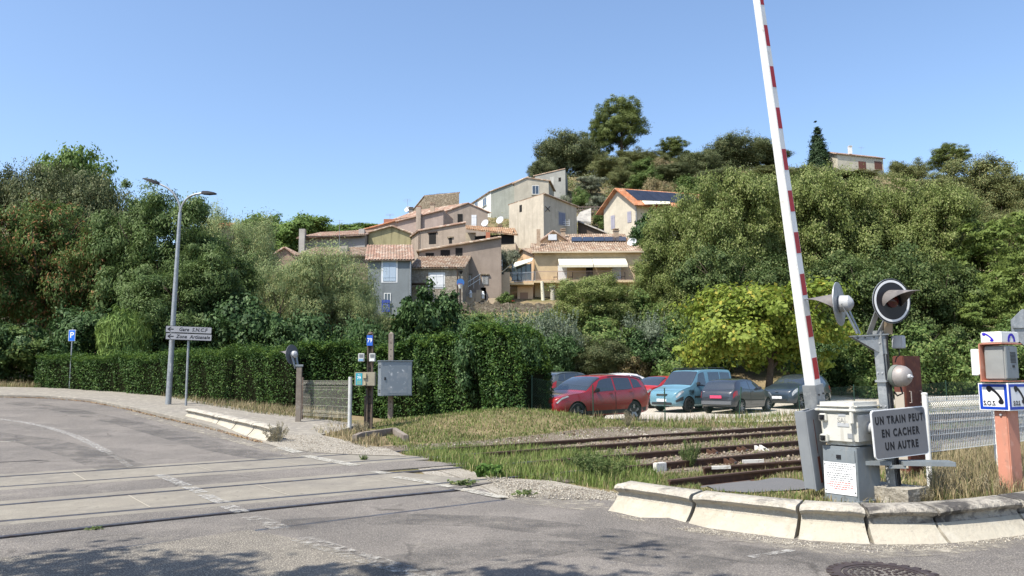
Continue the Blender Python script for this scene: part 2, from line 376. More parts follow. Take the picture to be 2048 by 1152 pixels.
mSlab = mat('dark_slab', (.12, .117, .115), .9, layers=[((.11, .11, .11), 3, .4, .6, .6), ((.25, .24, .22), 80, .55, .65, .5)], bump=(60, .4, .01))
sheet('asphalt_pad', [tuple(GH(*p, H).xy) for p in [(1395, 972), (1480, 958), (1600, 962), (1640, 974), (1600, 982), (1500, 988), (1430, 984)]], .02, mSlab, .5, fz=H)
# ballast bed under the open track
mBallast = mat('ballast', (.175, .14, .10), .95, spec=.1, layers=[((.24, .205, .16), 6, .45, .6, .7), ((.12, .09, .06), 1.2, .45, .6, .6), ((.10, .085, .07), 26, .48, .58, .8), ((.40, .37, .33), 30, .58, .63, .8)], bump=(28, 1.0, .04))
po = curve_pts('A', 1.15, uAB + .5, 46) + curve_pts('D', -1.0, uCD + 1.0, 46)[::-1]
sheet('ballast_bed', po, .015, mBallast, 1.0, fz=H)

mDust = mat('road_dust', (.34, .305, .245), .95, layers=[((.25, .225, .18), 6, .45, .62, .7), ((.15, .135, .115), 50, .52, .64, .6)])
n_ = mDust.node_tree.nodes; l_ = mDust.node_tree.links; tc_ = n_.new('ShaderNodeTexCoord'); f_ = _noise(n_, l_, tc_.outputs['Object'], 5.0, detail=8, rough=.8, lo=.44, hi=.62)
tr_ = n_.new('ShaderNodeBsdfTransparent'); ms_ = n_.new('ShaderNodeMixShader'); l_.new(f_, ms_.inputs[0]); l_.new(tr_.outputs[0], ms_.inputs[1]); l_.new(n_['Principled BSDF'].outputs[0], ms_.inputs[2]); l_.new(ms_.outputs[0], n_['Material Output'].inputs[0])
for pl_ in ([(1213, 1024), (1372, 1052), (1592, 1081), (1745, 1091), (1900, 1089), (2075, 1068), (2085, 1090), (1900, 1112), (1745, 1120), (1592, 1104), (1372, 1066), (1205, 1030)],
            [(527, 884), (440, 862), (365, 845), (260, 820), (250, 826), (360, 856), (440, 876), (530, 902), (600, 915), (640, 905)], [(1010, 1000), (1110, 990), (1215, 1003), (1290, 1030), (1180, 1024), (1060, 1012)]):
    sheet('road_dust', [tuple(GH(*p).xy) for p in pl_], .0155, mDust, .6)
# faded paint
def paint(name, col, lo, hi, sc=9):
    M = mat(name, col, .7, layers=[(tuple(c * .8 for c in col), 3, .4, .6, .6)])
    n = M.node_tree.nodes; l = M.node_tree.links; tc = n.new('ShaderNodeTexCoord')
    f = _noise(n, l, tc.outputs['Object'], sc, detail=6, rough=.75, lo=lo, hi=hi)
    tr = n.new('ShaderNodeBsdfTransparent'); ms = n.new('ShaderNodeMixShader'); l.new(f, ms.inputs[0])
    l.new(tr.outputs[0], ms.inputs[1]); l.new(n['Principled BSDF'].outputs[0], ms.inputs[2]); l.new(ms.outputs[0], n['Material Output'].inputs[0]); return M
mPaintOld = paint('worn_paint', (.40, .375, .33), .46, .70); mPaint = paint('white_paint', (.42, .395, .335), .36, .56, 14)
mPaintMid = paint('chipped_paint', (.46, .44, .40), .42, .66, 14)
def line(pix, w, material, off=.0195, fz=HR):
    pts = [GH(*p) for p in pix]; L = []; R_ = []
    for i, p in enumerate(pts):
        t = (pts[min(i + 1, len(pts) - 1)] - pts[max(i - 1, 0)]); t.z = 0; t.normalize(); nrm = Vector((-t.y, t.x, 0)) * w / 2
        L.append(tuple((p + nrm).xy)); R_.append(tuple((p - nrm).xy))
    return sheet('road_marking', L + R_[::-1], off, material, .6, fz=fz)
line([(-40, 837), (0, 839.5), (50, 846), (100, 857), (150, 873), (185, 890), (215, 906)], .20, mPaintMid)
line([(215, 906), (240, 921), (262, 936)], .12, mPaintOld)
line([(318, 951), (345, 963), (372, 974)], .19, mPaintMid, .0205); line([(376, 976), (404, 988)], .19, mPaintMid, .0205)
line([(408, 992), (432, 1003), (450, 1009)], .19, mPaintMid, .0205); line([(452, 1014), (472, 1022), (484, 1027)], .19, mPaintMid, .0205)
line([(500, 1036), (540, 1050), (565, 1062)], .22, mPaintOld); line([(600, 1080), (700, 1113), (800, 1142), (900, 1175)], .26, mPaintOld, .0235)
line([(562, 896.5), (580, 902), (597, 907)], .28, mPaint, .024); line([(610, 913), (660, 923), (712, 933)], .26, mPaint, .0205); line([(745, 945), (775, 949)], .22, mPaint, .0205)
line([(790, 956), (830, 962), (872, 969)], .2, mPaint, .0205); line([(878, 972), (905, 976)], .18, mPaint, .0205); line([(918, 980), (1006, 998)], .19, mPaint, .024)
line([(-60, 888), (30, 883.5)], .10, mPaint); line([(30, 777.5), (85, 777.5)], .3, mPaint, .13, HR) if 0 else None; line([(1500, 1118), (1585, 1104)], .09, mPaintMid, .0195)
mWear = paint('tyre_wear', (.105, .098, .09), .40, .95, 1.4)
line([(30, 806), (140, 822), (260, 848), (360, 876), (450, 900), (560, 918)], .8, mWear, .0175); line([(-40, 868), (80, 884), (180, 912), (250, 938)], .9, mWear, .0175)
line([(560, 1052), (800, 1040), (1000, 1046), (1250, 1078), (1500, 1112), (1750, 1140)], .7, mWear, .0175); line([(700, 1150), (1000, 1096), (1200, 1100), (1450, 1140)], .7, mWear, .0175)
mShadowLine = mat('shadow_line', (.035, .033, .035), .7)  # dark strips that paint in a thin shadow cast across the road
line([(-60, 929), (85, 922)], .05, mShadowLine); line([(212, 918), (228, 917)], .05, mShadowLine)

# ------------------------------------------------------------------ rails
mRail = mat('rusty_rail', (.085, .045, .03), .75, metal=.3, layers=[((.15, .075, .04), 8, .45, .65, .7), ((.03, .02, .018), 3, .5, .65, .6)])
mHead = mat('rail_head', (.16, .155, .165), .38, metal=.75, layers=[((.10, .07, .06), 6, .45, .65, .7)])
mHeadR = mat('rail_head_rusty', (.10, .06, .042), .6, metal=.3, layers=[((.07, .04, .03), 6, .45, .65, .7)])
def profile_sweep(pts, prof):
    """sweep a (side, up) profile along ground points"""
    vs = []; n = len(prof); fs = []
    for i, p in enumerate(pts):
        t = pts[min(i + 1, len(pts) - 1)] - pts[max(i - 1, 0)]; t = Vector((t.x, t.y, 0)).normalized(); s_ = Vector((t.y, -t.x, 0))
        vs += [p + s_ * a + Vector((0, 0, b)) for a, b in prof]
    for i in range(len(pts) - 1):
        for k in range(n): fs.append((i * n + k, i * n + (k + 1) % n, (i + 1) * n + (k + 1) % n, (i + 1) * n + k))
    fs += [tuple(range(n)), tuple(range((len(pts) - 1) * n, len(pts) * n))[::-1]]
    return vs, fs
WEB = [(-.07, -.17), (.07, -.17), (.07, -.155), (.012, -.135), (.012, -.035), (-.012, -.035), (-.012, -.135), (-.07, -.155)]
HEAD = [(-.036, -.034), (.036, -.034), (.036, -.006), (.026, 0), (-.026, 0), (-.036, -.006)]
def rail(label, k, u0, u1, z=.018, off=0.0, flush=False):
    us = np.linspace(u0, u1, max(3, int((u1 - u0) / 1.0))); pts = [Vector((*xy(u, rv(k, u) + off), z)) for u in us]
    o = thing('rail', label, 'rail', (pts[0].x, pts[0].y, z - .17), group='rails of the level crossing')
    mb = MB(); mb.add(*profile_sweep(pts, WEB)); mb.build('rail_web', mRail, o, world=True)
    sp = max(2, min(len(pts) - 1, int(np.searchsorted(us, 9.0))))
    for seg_, m_ in ((pts[:sp + 1], mHead), (pts[sp:], mHeadR)):
        if len(seg_) > 1: mb = MB(); mb.add(*profile_sweep(seg_, HEAD)); mb.build('rail_head', m_ if us[0] < 9 else mHeadR, o, world=True)
    return o
rail('farthest rail of the crossing, running on past the parked cars', 'A', UL, 60)
rail('second farthest rail, sunk in pale concrete beside the middle asphalt strip', 'B', UL, 60)
rail('third rail from the back, along the near side of the middle asphalt strip', 'C', UL, 60)
rail('fourth rail from the back, at the near edge of the widest concrete panels', 'D', UL, 60)
rail('shiny rail with a wide dark groove along its near side', 'E', UL, uE + .2)
rail('nearest thin rail almost buried in the near asphalt', 'F', UL, u_of(1005, 1001), .014)
rail('rusty turnout rail between the weeds and the dark pad', 'F', u_of(1330, 962), u_of(1640, 934), .03)
rail('rusty check rail with a white painted end', 'E', u_of(1425, 940), 26, .03)
# white painted tips and chairs of the points
mWhiteOld = mat('old_white_paint', (.66, .64, .58), .8, layers=[((.4, .36, .3), 12, .5, .62, .7)])
def chair(px, py, k, label, white=False, brown=True):
    p = G(px, py, -.1); u = uv(p.x, p.y)[0]; x, y = xy(u, rv(k, u) - .05)
    o = thing('rail_chair', label, 'rail chair', (x, y, -.15), math.pi / 2 - TA, group='iron rail chairs of the points')
    mb = MB()
    for dx in (-.09, .09): mb.prism([(dx - .012, 0, 0), (dx - .012, -.30, 0), (dx - .012, -.27, .04), (dx - .012, -.05, .14), (dx - .012, 0, .14)], (.024, 0, 0))
    mb.box((0, -.15, .008), (.26, .36, .016)); mb.build('bracket', mWhiteOld if white else mRail, o)
    mb = MB(); mb.lathe([(.018, 0), (.018, .05), (.03, .05), (.03, .075)], (0, -.22, .01), seg=6); mb.build('bolt', mHead, o)
chair(1412, 905, 'C', 'rusty rail chair between the weeds on the middle rail')
chair(1460, 899, 'C', 'rusty rail chair left of the white one on the middle rail')
chair(1505, 897, 'C', 'white painted rail chair on the middle rail', True)
chair(1452, 925, 'D', 'rusty rail chair on the rail nearest the dark pad')
o = thing('marker_block', 'small white concrete block standing beside the rusty rail near the tall weed', 'block', GH(1320, 944, H))
MB().box((0, 0, .08), (.28, .1, .19), rot=math.pi / 2 - TA, bev=.012).build('block', mWhiteOld, o)
o = thing('marker_plate', 'white painted wedge lying on the tip of the check rail', 'plate', G(1440, 938, .03)); MB().prism([(-.16, -.05, 0), (.2, .03, 0), (.2, .09, 0), (-.14, .03, 0)], (0, 0, .05)).build('plate', mWhiteOld, o)
o = thing('marker_plate', 'white painted wedge lying between the two nearest rusty rails', 'plate', G(1505, 926, -.06)); MB().prism([(-.2, -.04, 0), (.25, .06, 0), (.22, .12, 0), (-.2, .02, 0)], (0, 0, .06)).build('plate', mWhiteOld, o)

# ------------------------------------------------------------------ kerbs
mKerb = mat('kerb_concrete', (.39, .355, .285), .85, spec=.2, layers=[((.29, .26, .205), 2.2, .42, .62, .7), ((.33, .29, .23), 7, .56, .66, .6), ((.46, .43, .36), 4, .5, .62, .5), ((.2, .18, .15), 30, .62, .7, .5)], bump=(18, .6, .02))
mNose = mat('worn_kerb_nose', (.40, .365, .30), .9, spec=.15, layers=[((.13, .12, .11), 2.4, .54, .66, .85, (1, 1, 3)), ((.36, .33, .28), 9, .46, .6, .8), ((.52, .49, .42), 14, .58, .66, .6)], bump=(22, 1.0, .03))
mScuff = mat('scuffed_kerb_nose', (.34, .31, .26), .9, spec=.15, layers=[((.05, .047, .045), 1.6, .44, .56, .92, (1, 1, 4)), ((.46, .43, .36), 5, .54, .64, .8), ((.1, .09, .085), 16, .5, .62, .6)], bump=(22, 1.0, .03))
KERB_LOW = [(.06, -.06), (.06, 0), (.015, .005), (-.02, .03), (-.10, .10), (-.145, .15), (-.165, .18), (-.42, .18), (-.42, -.06)]
KERB_TOP = [(-.166, .181), (-.185, .215), (-.178, .255), (-.125, .28), (-.11, .305), (-.125, .335), (-.165, .352), (-.24, .358), (-.40, .352), (-.42, .335), (-.42, .181)]
def kerb_block(p, q, label, group, base_off=0.012, bulge=0.0, nose=None):
    L = 9; pts = []
    for i in range(L):
        t = i / (L - 1); v = p.lerp(q, t); d = (q - p); nr = Vector((d.y, -d.x, 0)).normalized(); v = v + nr * (bulge * 4 * t * (1 - t)); pts.append(v)
    d = (q - p).normalized(); pts[0] = pts[0] + d * .022; pts[-1] = pts[-1] - d * .022
    o = thing('kerb_block', label, 'kerb', p.lerp(q, .5), group=group)
    for prof, nm, mt in ((KERB_LOW, 'sloping_base', mKerb), (KERB_TOP, 'overhanging_nose', nose or mNose)):
        vs, fs = profile_sweep(pts, prof); n = len(prof)
        vs = [Vector(v) for v in vs]
        for i, v in enumerate(vs):      # chipped, rounded ends and slight wear
            e = min(i // n, L - 1 - i // n)
            if nm == 'overhanging_nose' and 2 <= i % n <= 7: v.z -= (.018 if e == 0 else .004 if e == 1 else 0) + rng.uniform(0, .006); 
        mb = MB(); mb.add(vs, fs); mb.build(nm, mt, o, smooth=True, world=True, angle=50)
    return o
kb = [GH(*p) for p in [(1213, 1024), (1372, 1052), (1592, 1081), (1745, 1091), (1900, 1089), (2075, 1068), (2290, 1022)]]
KL = ['end kerb block with a free sloping end beside the asphalt', 'long pale kerb block in front of the dark pad', 'worn kerb block in front of the grey barrier cabinet',
      'worn kerb block in front of the concrete footing', 'kerb block with a black scuffed nose below the orange pillar', 'kerb block leaving the picture past the orange pillar']
for i in range(6): kerb_block(kb[i], kb[i + 1], KL[i], 'kerb blocks along the near side', bulge=.03, nose=mScuff if i >= 3 else None)
kl = [GH(*p) for p in [(362, 839.5), (425, 855), (458, 863.5), (494, 872.5), (531, 883.5)]]
KL = ['farthest block of the short white kerb row by the lamp post', 'second block from the far end of the short white kerb row', 'third block of the short white kerb row', 'block of the short white kerb row hidden behind a dry weed']
for i in range(4): kerb_block(kl[i], kl[i + 1], KL[i], 'short row of kerb blocks across the road')
# low kerb of the pavement
kp = [Vector((x, y, float(HR(x, y)))) for x, y in EDGE[:-2]]
mb = MB(); mb.add(*profile_sweep([p for p in kp], [(.0, -.05), (.0, .1), (-.02, .125), (-.15, .125), (-.15, -.05)]))
tag(mb.build('pavement_kerb', mPave), kind='structure')
# ------------------------------------------------------------------ level crossing equipment, near side
RZ = -TA
mGal = mat('galvanised_steel', (.33, .345, .355), .5, metal=.55, layers=[((.24, .255, .265), 5, .42, .6, .7), ((.42, .43, .43), 16, .52, .62, .6)])
mGrey = mat('grey_paint', (.20, .225, .24), .5, layers=[((.16, .18, .195), 4, .42, .62, .6), ((.12, .12, .11), 11, .60, .70, .6), ((.28, .27, .24), 4, .55, .68, .5, (2, 2, .3))])
mLGrey = mat('light_grey_paint', (.42, .43, .44), .45, layers=[((.33, .34, .35), 3, .42, .62, .6), ((.25, .25, .24), 14, .62, .72, .5)])
mCream = mat('cream_paint', (.60, .59, .54), .4, layers=[((.50, .48, .42), 3, .45, .65, .6), ((.35, .30, .22), 9, .60, .70, .7), ((.36, .32, .25), 5, .54, .68, .6, (2, 2, .25))], coat=.2)
mWhite = mat('white_paint_gloss', (.76, .76, .74), .4, layers=[((.66, .66, .63), 2.5, .45, .62, .6), ((.45, .43, .38), 9, .63, .71, .6), ((.54, .52, .47), 5, .56, .68, .5, (2, 2, .3))])
mRed = mat('red_paint', (.42, .018, .022), .45, layers=[((.34, .02, .02), 4, .45, .6, .6)])
mBlack = mat('black_paint', (.012, .012, .014), .5)
mBlackEnamel = mat('black_enamel', (.014, .013, .018), .3)
mRust = mat('rust_brown', (.13, .04, .024), .75, layers=[((.08, .025, .018), 4, .42, .6, .7), ((.2, .08, .04), 11, .56, .66, .6)])
mSalmon = mat('faded_orange_paint', (.56, .245, .165), .65, layers=[((.48, .20, .135), 2.5, .45, .6, .6), ((.66, .36, .27), 8, .56, .66, .6), ((.30, .16, .12), 14, .63, .71, .7), ((.40, .22, .16), 4, .53, .66, .6, (2, 2, .25))])
mFoot = mat('rough_footing', (.34, .31, .255), .95, spec=.1, layers=[((.22, .2, .165), 5, .45, .6, .8), ((.44, .41, .35), 14, .52, .62, .7), ((.12, .11, .09), 25, .62, .7, .6)], bump=(16, 1.0, .03))
mRubber = mat('black_rubber', (.015, .015, .016), .6)
mGlassDark = mat('dark_glass', (.01, .012, .014), .06, spec=.6)
mBlue = mat('sign_blue', (.006, .05, .40), .4); mSignW = mat('sign_white', (.78, .78, .78), .4, layers=[((.68, .68, .66), 5, .5, .66, .5)])
mInk = mat('sign_ink', (.006, .006, .009), .5); mPurple = mat('sign_violet', (.03, .01, .42), .5)

def wire(mb, p, q, r): mb.tube([p, q], r, seg=4, caps=False)

# --- barrier machine
cW, cD = .47, .50
corner = GH(1719, 1010)
Rm = Matrix.Rotation(RZ, 3, 'Z')
bc = corner - Rm @ Vector((cW / 2, -cD / 2, 0)); bc.z = float(HR(bc.x, bc.y)) - .01
BAR = thing('barrier', 'raised level crossing barrier with red and white boom on a grey cabinet', 'barrier', bc, RZ)
mb = MB(); mb.box((0, 0, .35), (cW, cD, .70)); mb.box((0, 0, .025), (cW + .04, cD + .04, .05)); cab = mb.build('cabinet', mGrey, BAR, bevel=.006)
mb = MB(); mb.box((0, -cD / 2 - .004, .13), (cW - .05, .008, .20)); mb.build('cabinet_panel', mGrey, BAR, bevel=.003); mb = MB(); mb.box((0, -cD / 2 - .008, .58), (cW - .04, .016, .16)); p_ = mb.build('cabinet_door', mGrey, BAR, bevel=.003)
MB().box((.0, -cD / 2 - .022, .575), (.06, .012, .045)).build('handle', mBlack, p_)
pl = MB().box((0, -cD / 2 - .012, .31), (cW - .035, .006, .40)).build('notice_plate', mSignW, BAR)
k, r_ = MB(), MB(); y0 = .485
for i in range(12):
    if i == 4: y0 -= .012
    wd = random.uniform(.26, .38) if i not in (3, 7, 11) else random.uniform(.16, .26); x = -wd / 2
    while x < wd / 2:
        a = random.uniform(.012, .04); (r_ if i > 7 else k).box((x + a / 2, -cD / 2 - .0155, y0), (a, .0015, .0095)); x += a + .009
    y0 -= .027
k.build('small_print', mat('faded_ink', (.12, .12, .13), .6), pl); r_.build('red_print', mat('red_ink', (.5, .06, .04), .6), pl)
mb = MB()
for sx in (-1, 1):
    for z in (.15, .47): mb.lathe([(.008, 0), (.008, .006)], (sx * (cW / 2 - .035), -cD / 2 - .014, z), (0, -1, 0), 8)
mb.build('screw', mBlack, pl)
# housing: rounded cast box with lid
bm = bmesh.new(); bmesh.ops.create_cube(bm, size=1)
for v in bm.verts:
    t = v.co.z > 0; v.co = Vector((v.co.x * (.52 if t else .49), v.co.y * (.57 if t else .52) , v.co.z * .44 + .935))
bmesh.ops.bevel(bm, geom=bm.edges[:], offset=.055, segments=4, affect='EDGES'); mb = MB(); bm.verts.index_update()
mb.add([v.co.copy() for v in bm.verts], [[v.index for v in f.verts] for f in bm.faces]); bm.free()
hs = mb.build('housing', mCream, BAR, smooth=True)
mb = MB(); mb.box((0, 0, 1.205), (.56, .61, .10), bev=.045); mb.box((0, 0, 1.155), (.575, .625, .035), bev=.012); mb.build('lid', mCream, hs, smooth=True)
for z in (1.06, .80):
    mb = MB(); mb.box((-.17, -.29, z), (.105, .07, .10), bev=.012); lt = mb.build('latch', mCream, hs, smooth=True)
    mb = MB(); mb.box((-.17, -.33, z), (.07, .012, .065)); mb.lathe([(.018, 0), (.018, .03)], (-.17, -.327, z), (0, -1, 0), 10); mb.build('bolt', mBlack, lt)
MB().box((.08, -.281, 1.095), (.10, .006, .035)).build('type_plate', mLGrey, hs); MB().box((.09, -.277, .975), (.16, .006, .045)).build('number_plate', mLGrey, hs)
MB().box((.17, -.268, .84), (.065, .006, .06)).build('sticker', mat('grey_sticker', (.25, .26, .27), .6), hs)
text('SAJ', .085, mat('pencil_grey', (.3, .29, .27), .8), hs, (.07, -.281, 1.03), (math.pi / 2, 0, 0), name='lettering')
mb = MB(); mb.box((.215, -.285, 1.10), (.05, .04, .22), bev=.01); mb.build('lid_strap', mCream, hs, smooth=True)
mb = MB(); mb.lathe([(.075, 0), (.075, .07), (.05, .09), (.05, .17)], (.25, .04, .93), (1, 0, 0), 20); mb.build('shaft', mLGrey, BAR, smooth=True); mb = MB(); mb.lathe([(.05, 0), (.05, .2)], (-.24, .04, .93), (-1, 0, 0), 20); mb.build('shaft', mLGrey, BAR, smooth=True)
mb = MB(); mb.lathe([(.062, 0), (.062, .02)], (.325, .04, .93), (1, 0, 0), 20); mb.build('shaft_collar', mRubber, BAR, smooth=True)
# boom
piv = Vector((-.47, .04, .93))
Mb = Matrix.Translation(bc) @ Rm.to_4x4()
pivW = Mb @ piv
def px_of(p):
    d = p - Vector((0, 0, EYE)); z = d.dot(_F); return CX + FPX * d.dot(_R) / z, CY - FPX * d.dot(_U) / z
lo, hi = 0, .4
for _ in range(40):
    a = (lo + hi) / 2; q = Mb @ (piv + Vector((0, -math.sin(a), math.cos(a))) * 6.0); x0, y0 = px_of(q)
    tx = 1516 + (y0 - 0) * .128
    if x0 > tx: lo = a
    else: hi = a
BA = a; ax_ = Vector((0, -math.sin(BA), math.cos(BA))); fy = Vector((0, math.cos(BA), math.sin(BA)))   # along the boom, and its back direction
def bp(s, x, y): return piv + ax_ * s + fy * y + Vector((x, 0, 0))
def bw(s): return .078 - .0046 * s
L0, L1 = .42, 7.6
mb = MB(); vs = []
for s in (L0, L1):
    h = bw(s); vs += [bp(s, -h, -h), bp(s, h, -h), bp(s, h, h), bp(s, -h, h)]
mb.add(vs, [(0, 3, 2, 1), (4, 5, 6, 7), (0, 1, 5, 4), (1, 2, 6, 5), (2, 3, 7, 6), (3, 0, 4, 7)])
boom = mb.build('boom', mWhite, BAR, bevel=.008)
s = .62
while s < L1 - .3:
    for sx in (1, -1):
        mb = MB(); vs = []
        for q in (s, s + .285):
            h = bw(q); vs += [bp(q, sx * (h + .0012), -h * .62), bp(q, sx * (h + .0012), h * .80)]
        vs += [v - Vector((sx * .003, 0, 0)) for v in vs]
        mb.add(vs, [(0, 1, 3, 2), (4, 6, 7, 5), (0, 2, 6, 4), (1, 5, 7, 3), (0, 4, 5, 1), (2, 3, 7, 6)]); mb.build('red_stripe', mRed, boom)
    s += .563
mb = MB(); vs = []
for s, h in ((-.18, .075), (.16, .10), (.55, .10)): vs += [bp(s, -h, -h), bp(s, h, -h), bp(s, h, h * .9), bp(s, -h, h * .9)]
mb.add(vs, [(0, 3, 2, 1), (8, 9, 10, 11)] + [(i + j, i + (j + 1) % 4, i + 4 + (j + 1) % 4, i + 4 + j) for i in (0, 4) for j in range(4)])
br = mb.build('boom_bracket', mGal, BAR, bevel=.006)
mb = MB()
for s, y in ((.42, -.05), (.42, .05), (.3, .0), (.12, -.04), (.02, .03)): mb.lathe([(.012, 0), (.012, .012)], bp(s, .1 if s > .1 else .085, y), (1, 0, 0), 8)
mb.build('bolt', mBlack, br)
# counterweight channel hanging in front of the bracket
mb = MB()
def slab(s0, s1, x0, x1, y0, y1):
    mb.add([bp(s, x, y) for s in (s0, s1) for x, y in ((x0, y0), (x1, y0), (x1, y1), (x0, y1))], [(0, 3, 2, 1), (4, 5, 6, 7), (0, 1, 5, 4), (1, 2, 6, 5), (2, 3, 7, 6), (3, 0, 4, 7)])
slab(-.74, .27, -.02, .12, -.44, -.42); slab(-.76, .27, .12, .14, -.44, -.10); slab(-.76, .25, -.04, -.02, -.43, -.12)
cw = mb.build('counterweight', mat('counterweight_grey', (.27, .285, .30), .5, layers=[((.21, .225, .24), 2, .42, .6, .6)]), BAR, bevel=.003)
mb = MB(); slab(-.30, .14, .1405, .1425, -.305, -.295); slab(-.68, -.34, .1405, .1425, -.325, -.275); mb.build('slot', mRust, cw)

# --- signal mast
foot = GH(1790, 1003); foot.z = float(HR(foot.x, foot.y)) - .01
MAST = thing('signal_mast', 'crossing signal mast with two hooded lamps and bell on a rough concrete footing', 'signal', foot, RZ)
mb = MB(); bm = bmesh.new(); bmesh.ops.create_cube(bm, size=1); bmesh.ops.subdivide_edges(bm, edges=bm.edges[:], cuts=5, use_grid_fill=True)
for v in bm.verts:
    n_ = .018 * math.sin(v.co.x * 23 + v.co.y * 7) * math.cos(v.co.z * 19 + v.co.x * 5) + rng.uniform(-.008, .008)
    v.co = Vector((v.co.x * .62, v.co.y * .50, (v.co.z + .5) * .235 - .03)) * (1 + n_)
bm.verts.index_update(); mb.add([v.co.copy() for v in bm.verts], [[v.index for v in f.verts] for f in bm.faces]); bm.free(); mb.build('footing', mFoot, MAST, smooth=True, angle=60)
lean = Vector((-.03, -.015, 0))
def mp(z, x=0, y=0): return Vector((x, y, z)) + lean * (z - .2)
mb = MB(); mb.bar(mp(.18), mp(2.12), .075, .13, up=(0, 1, 0)) if 0 else None
def post(mb, z0, z1, hx, hy):
    mb.add([mp(z, x, y) for z in (z0, z1) for x, y in ((-hx, -hy), (hx, -hy), (hx, hy), (-hx, hy))], [(0, 3, 2, 1), (4, 5, 6, 7), (0, 1, 5, 4), (1, 2, 6, 5), (2, 3, 7, 6), (3, 0, 4, 7)])
post(mb, .18, 2.16, .058, .012)
for sy in (-1, 1):
    mb.add([mp(z, x, y) for z in (.18, 2.16) for x, y in ((-.058, sy * .062 - .006), (.058, sy * .062 - .006), (.058, sy * .062 + .006), (-.058, sy * .062 + .006))], [(0, 3, 2, 1), (4, 5, 6, 7), (0, 1, 5, 4), (1, 2, 6, 5), (2, 3, 7, 6), (3, 0, 4, 7)])
mb.build('pole', mGal, MAST, bevel=.003)
# bracket: plate on top with a triangular gusset reaching to the left
Mm = Matrix.Translation(foot) @ Rm.to_4x4(); Mi = Mm.inverted()
def ml(px, py, Y): return Mi @ P(px, py, Y)
Yd = foot.y + .02
A1, A2, A3, A4 = ml(1702, 674, Yd), ml(1773, 670, Yd), ml(1772, 709, Yd), ml(1757, 706, Yd)
mb = MB(); nrm = Rm.inverted() @ Vector((0, -1, 0)); mb.prism([A1 - nrm * .045, A2 - nrm * .045, A3 - nrm * .045, A4 - nrm * .045], nrm * .014); mb.prism([A1 + nrm * .03, A2 + nrm * .03, A3 + nrm * .03, A4 + nrm * .03], nrm * .014)
mb.bar(A1 + Vector((0, 0, .008)), A2 + Vector((0, 0, .008)), .13, .016); mb.build('bracket', mGal, MAST)
mb = MB(); 
for t in (.15, .35, .6, .8):
    q = A1.lerp(A2, t) + nrm * .046 - Vector((0, 0, .02)); mb.lathe([(.009, 0), (.009, .01)], q, nrm, 6)
mb.build('bolt', mBlack, MAST)

def lamp(root, c, n, Rloc, rad=.285, arm_to=None, tilt=0.0, front=mBlackEnamel, back=None):
    """hooded crossing lamp: c local centre of the disc, n world direction it faces"""
    n = (Rloc.inverted() @ Vector(n)).normalized(); c = Vector(c); up = Vector((0, 0, 1)); sd = up.cross(n).normalized(); up = n.cross(sd)
    mb = MB(); mb.lathe([(0.01, -.006), (rad, -.006), (rad, .006), (.01, .006)], c, n, 40); bd = mb.build('backboard', back or mGal, root, smooth=True)
    mb = MB(); mb.lathe([(.02, .006), (rad - .004, .006), (rad - .004, .0085), (.02, .0085)], c, n, 40); fr = mb.build('front_face', front, bd)
    mb = MB(); 
    prof = [(rad * .83, .0085), (rad * .93, .0085), (rad * .93, .0105), (rad * .83, .0105)]; a = sd; b = up; seg = 48; vs = []; fs = []
    for r, h in prof:
        for k in range(seg): th = 2 * math.pi * k / seg; vs.append(c + n * h + a * (r * math.cos(th)) + b * (r * math.sin(th)))
    for i in range(4):
        for k in range(seg): k2 = (k + 1) % seg; j = (i + 1) % 4; fs.append((i * seg + k, i * seg + k2, j * seg + k2, j * seg + k))
    mb.add(vs, fs); mb.build('white_ring', mSignW, bd)
    mb = MB(); mb.lathe([(.10, -.01), (.11, -.03), (.10, -.13), (.05, -.17), (.02, -.18)], c, n, 24); mb.build('lamp_body', mLGrey, root, smooth=True)
    mb = MB(); mb.lathe([(.085, .008), (.085, .03), (.06, .045), (.02, .05)], c, n, 24); mb.build('lens', mat('dark_red_lens', (.06, .008, .008), .15), root, smooth=True)
    mb = MB(); vs = []; fs = []; K = 18; Ld = .47; am = math.radians(112)
    for k in range(K + 1):
        th = -am + 2 * am * k / K; ln = Ld * max(.04, 1 - abs(th) / am)
        for rr in (.15, .144):
            for u_ in (0, .5, 1):
                q_ = u_ * ln / Ld; vs.append(c + n * (.009 + ln * u_) + sd * (math.sin(th) * rr * (1 - .55 * q_)) + up * (math.cos(th) * rr * (1 - .28 * q_) - .01))
    for k in range(K):
        for h in (0, 3):
            for j in (0, 1):
                i = k * 6 + h + j; fs.append((i, i + 1, i + 7, i + 6))
        fs.append((k * 6 + 2, k * 6 + 5, k * 6 + 11, k * 6 + 8)); fs.append((k * 6, k * 6 + 6, k * 6 + 9, k * 6 + 3))
    for k in (0, K): i = k * 6; fs += [(i, i + 1, i + 4, i + 3), (i + 1, i + 2, i + 5, i + 4)]
    mb.add(vs, fs); mb.build('hood', mat('weathered_hood', (.15, .135, .13), .6, layers=[((.09, .08, .08), 6, .45, .62, .7), ((.24, .21, .19), 10, .56, .68, .5)]), root, smooth=True)
    if arm_to is not None:
        mb = MB()
        for s_ in (-1, 1):
            f = Vector(arm_to) + sd * s_ * .075; g = c - n * .06 + sd * s_ * .105; mb.bar(f, g, .012, .075, up=sd)
        mb.build('lamp_arm', mGal, root)
c2 = ml(1783, 602, foot.y - .22); lamp(MAST, c2, (.26, -.965, -.02), Rm, .285, ml(1748, 668, foot.y))
c1 = ml(1678, 608, foot.y + .02); lamp(MAST, c1, (-.79, .60, -.03), Rm, .285, ml(1717, 667, foot.y))
mb = MB(); mb.bar(ml(1776, 668, foot.y), ml(1776, 640, foot.y - .05), .10, .05); mb.build('stub_post', mat('tan_paint', (.36, .29, .21), .7), MAST)
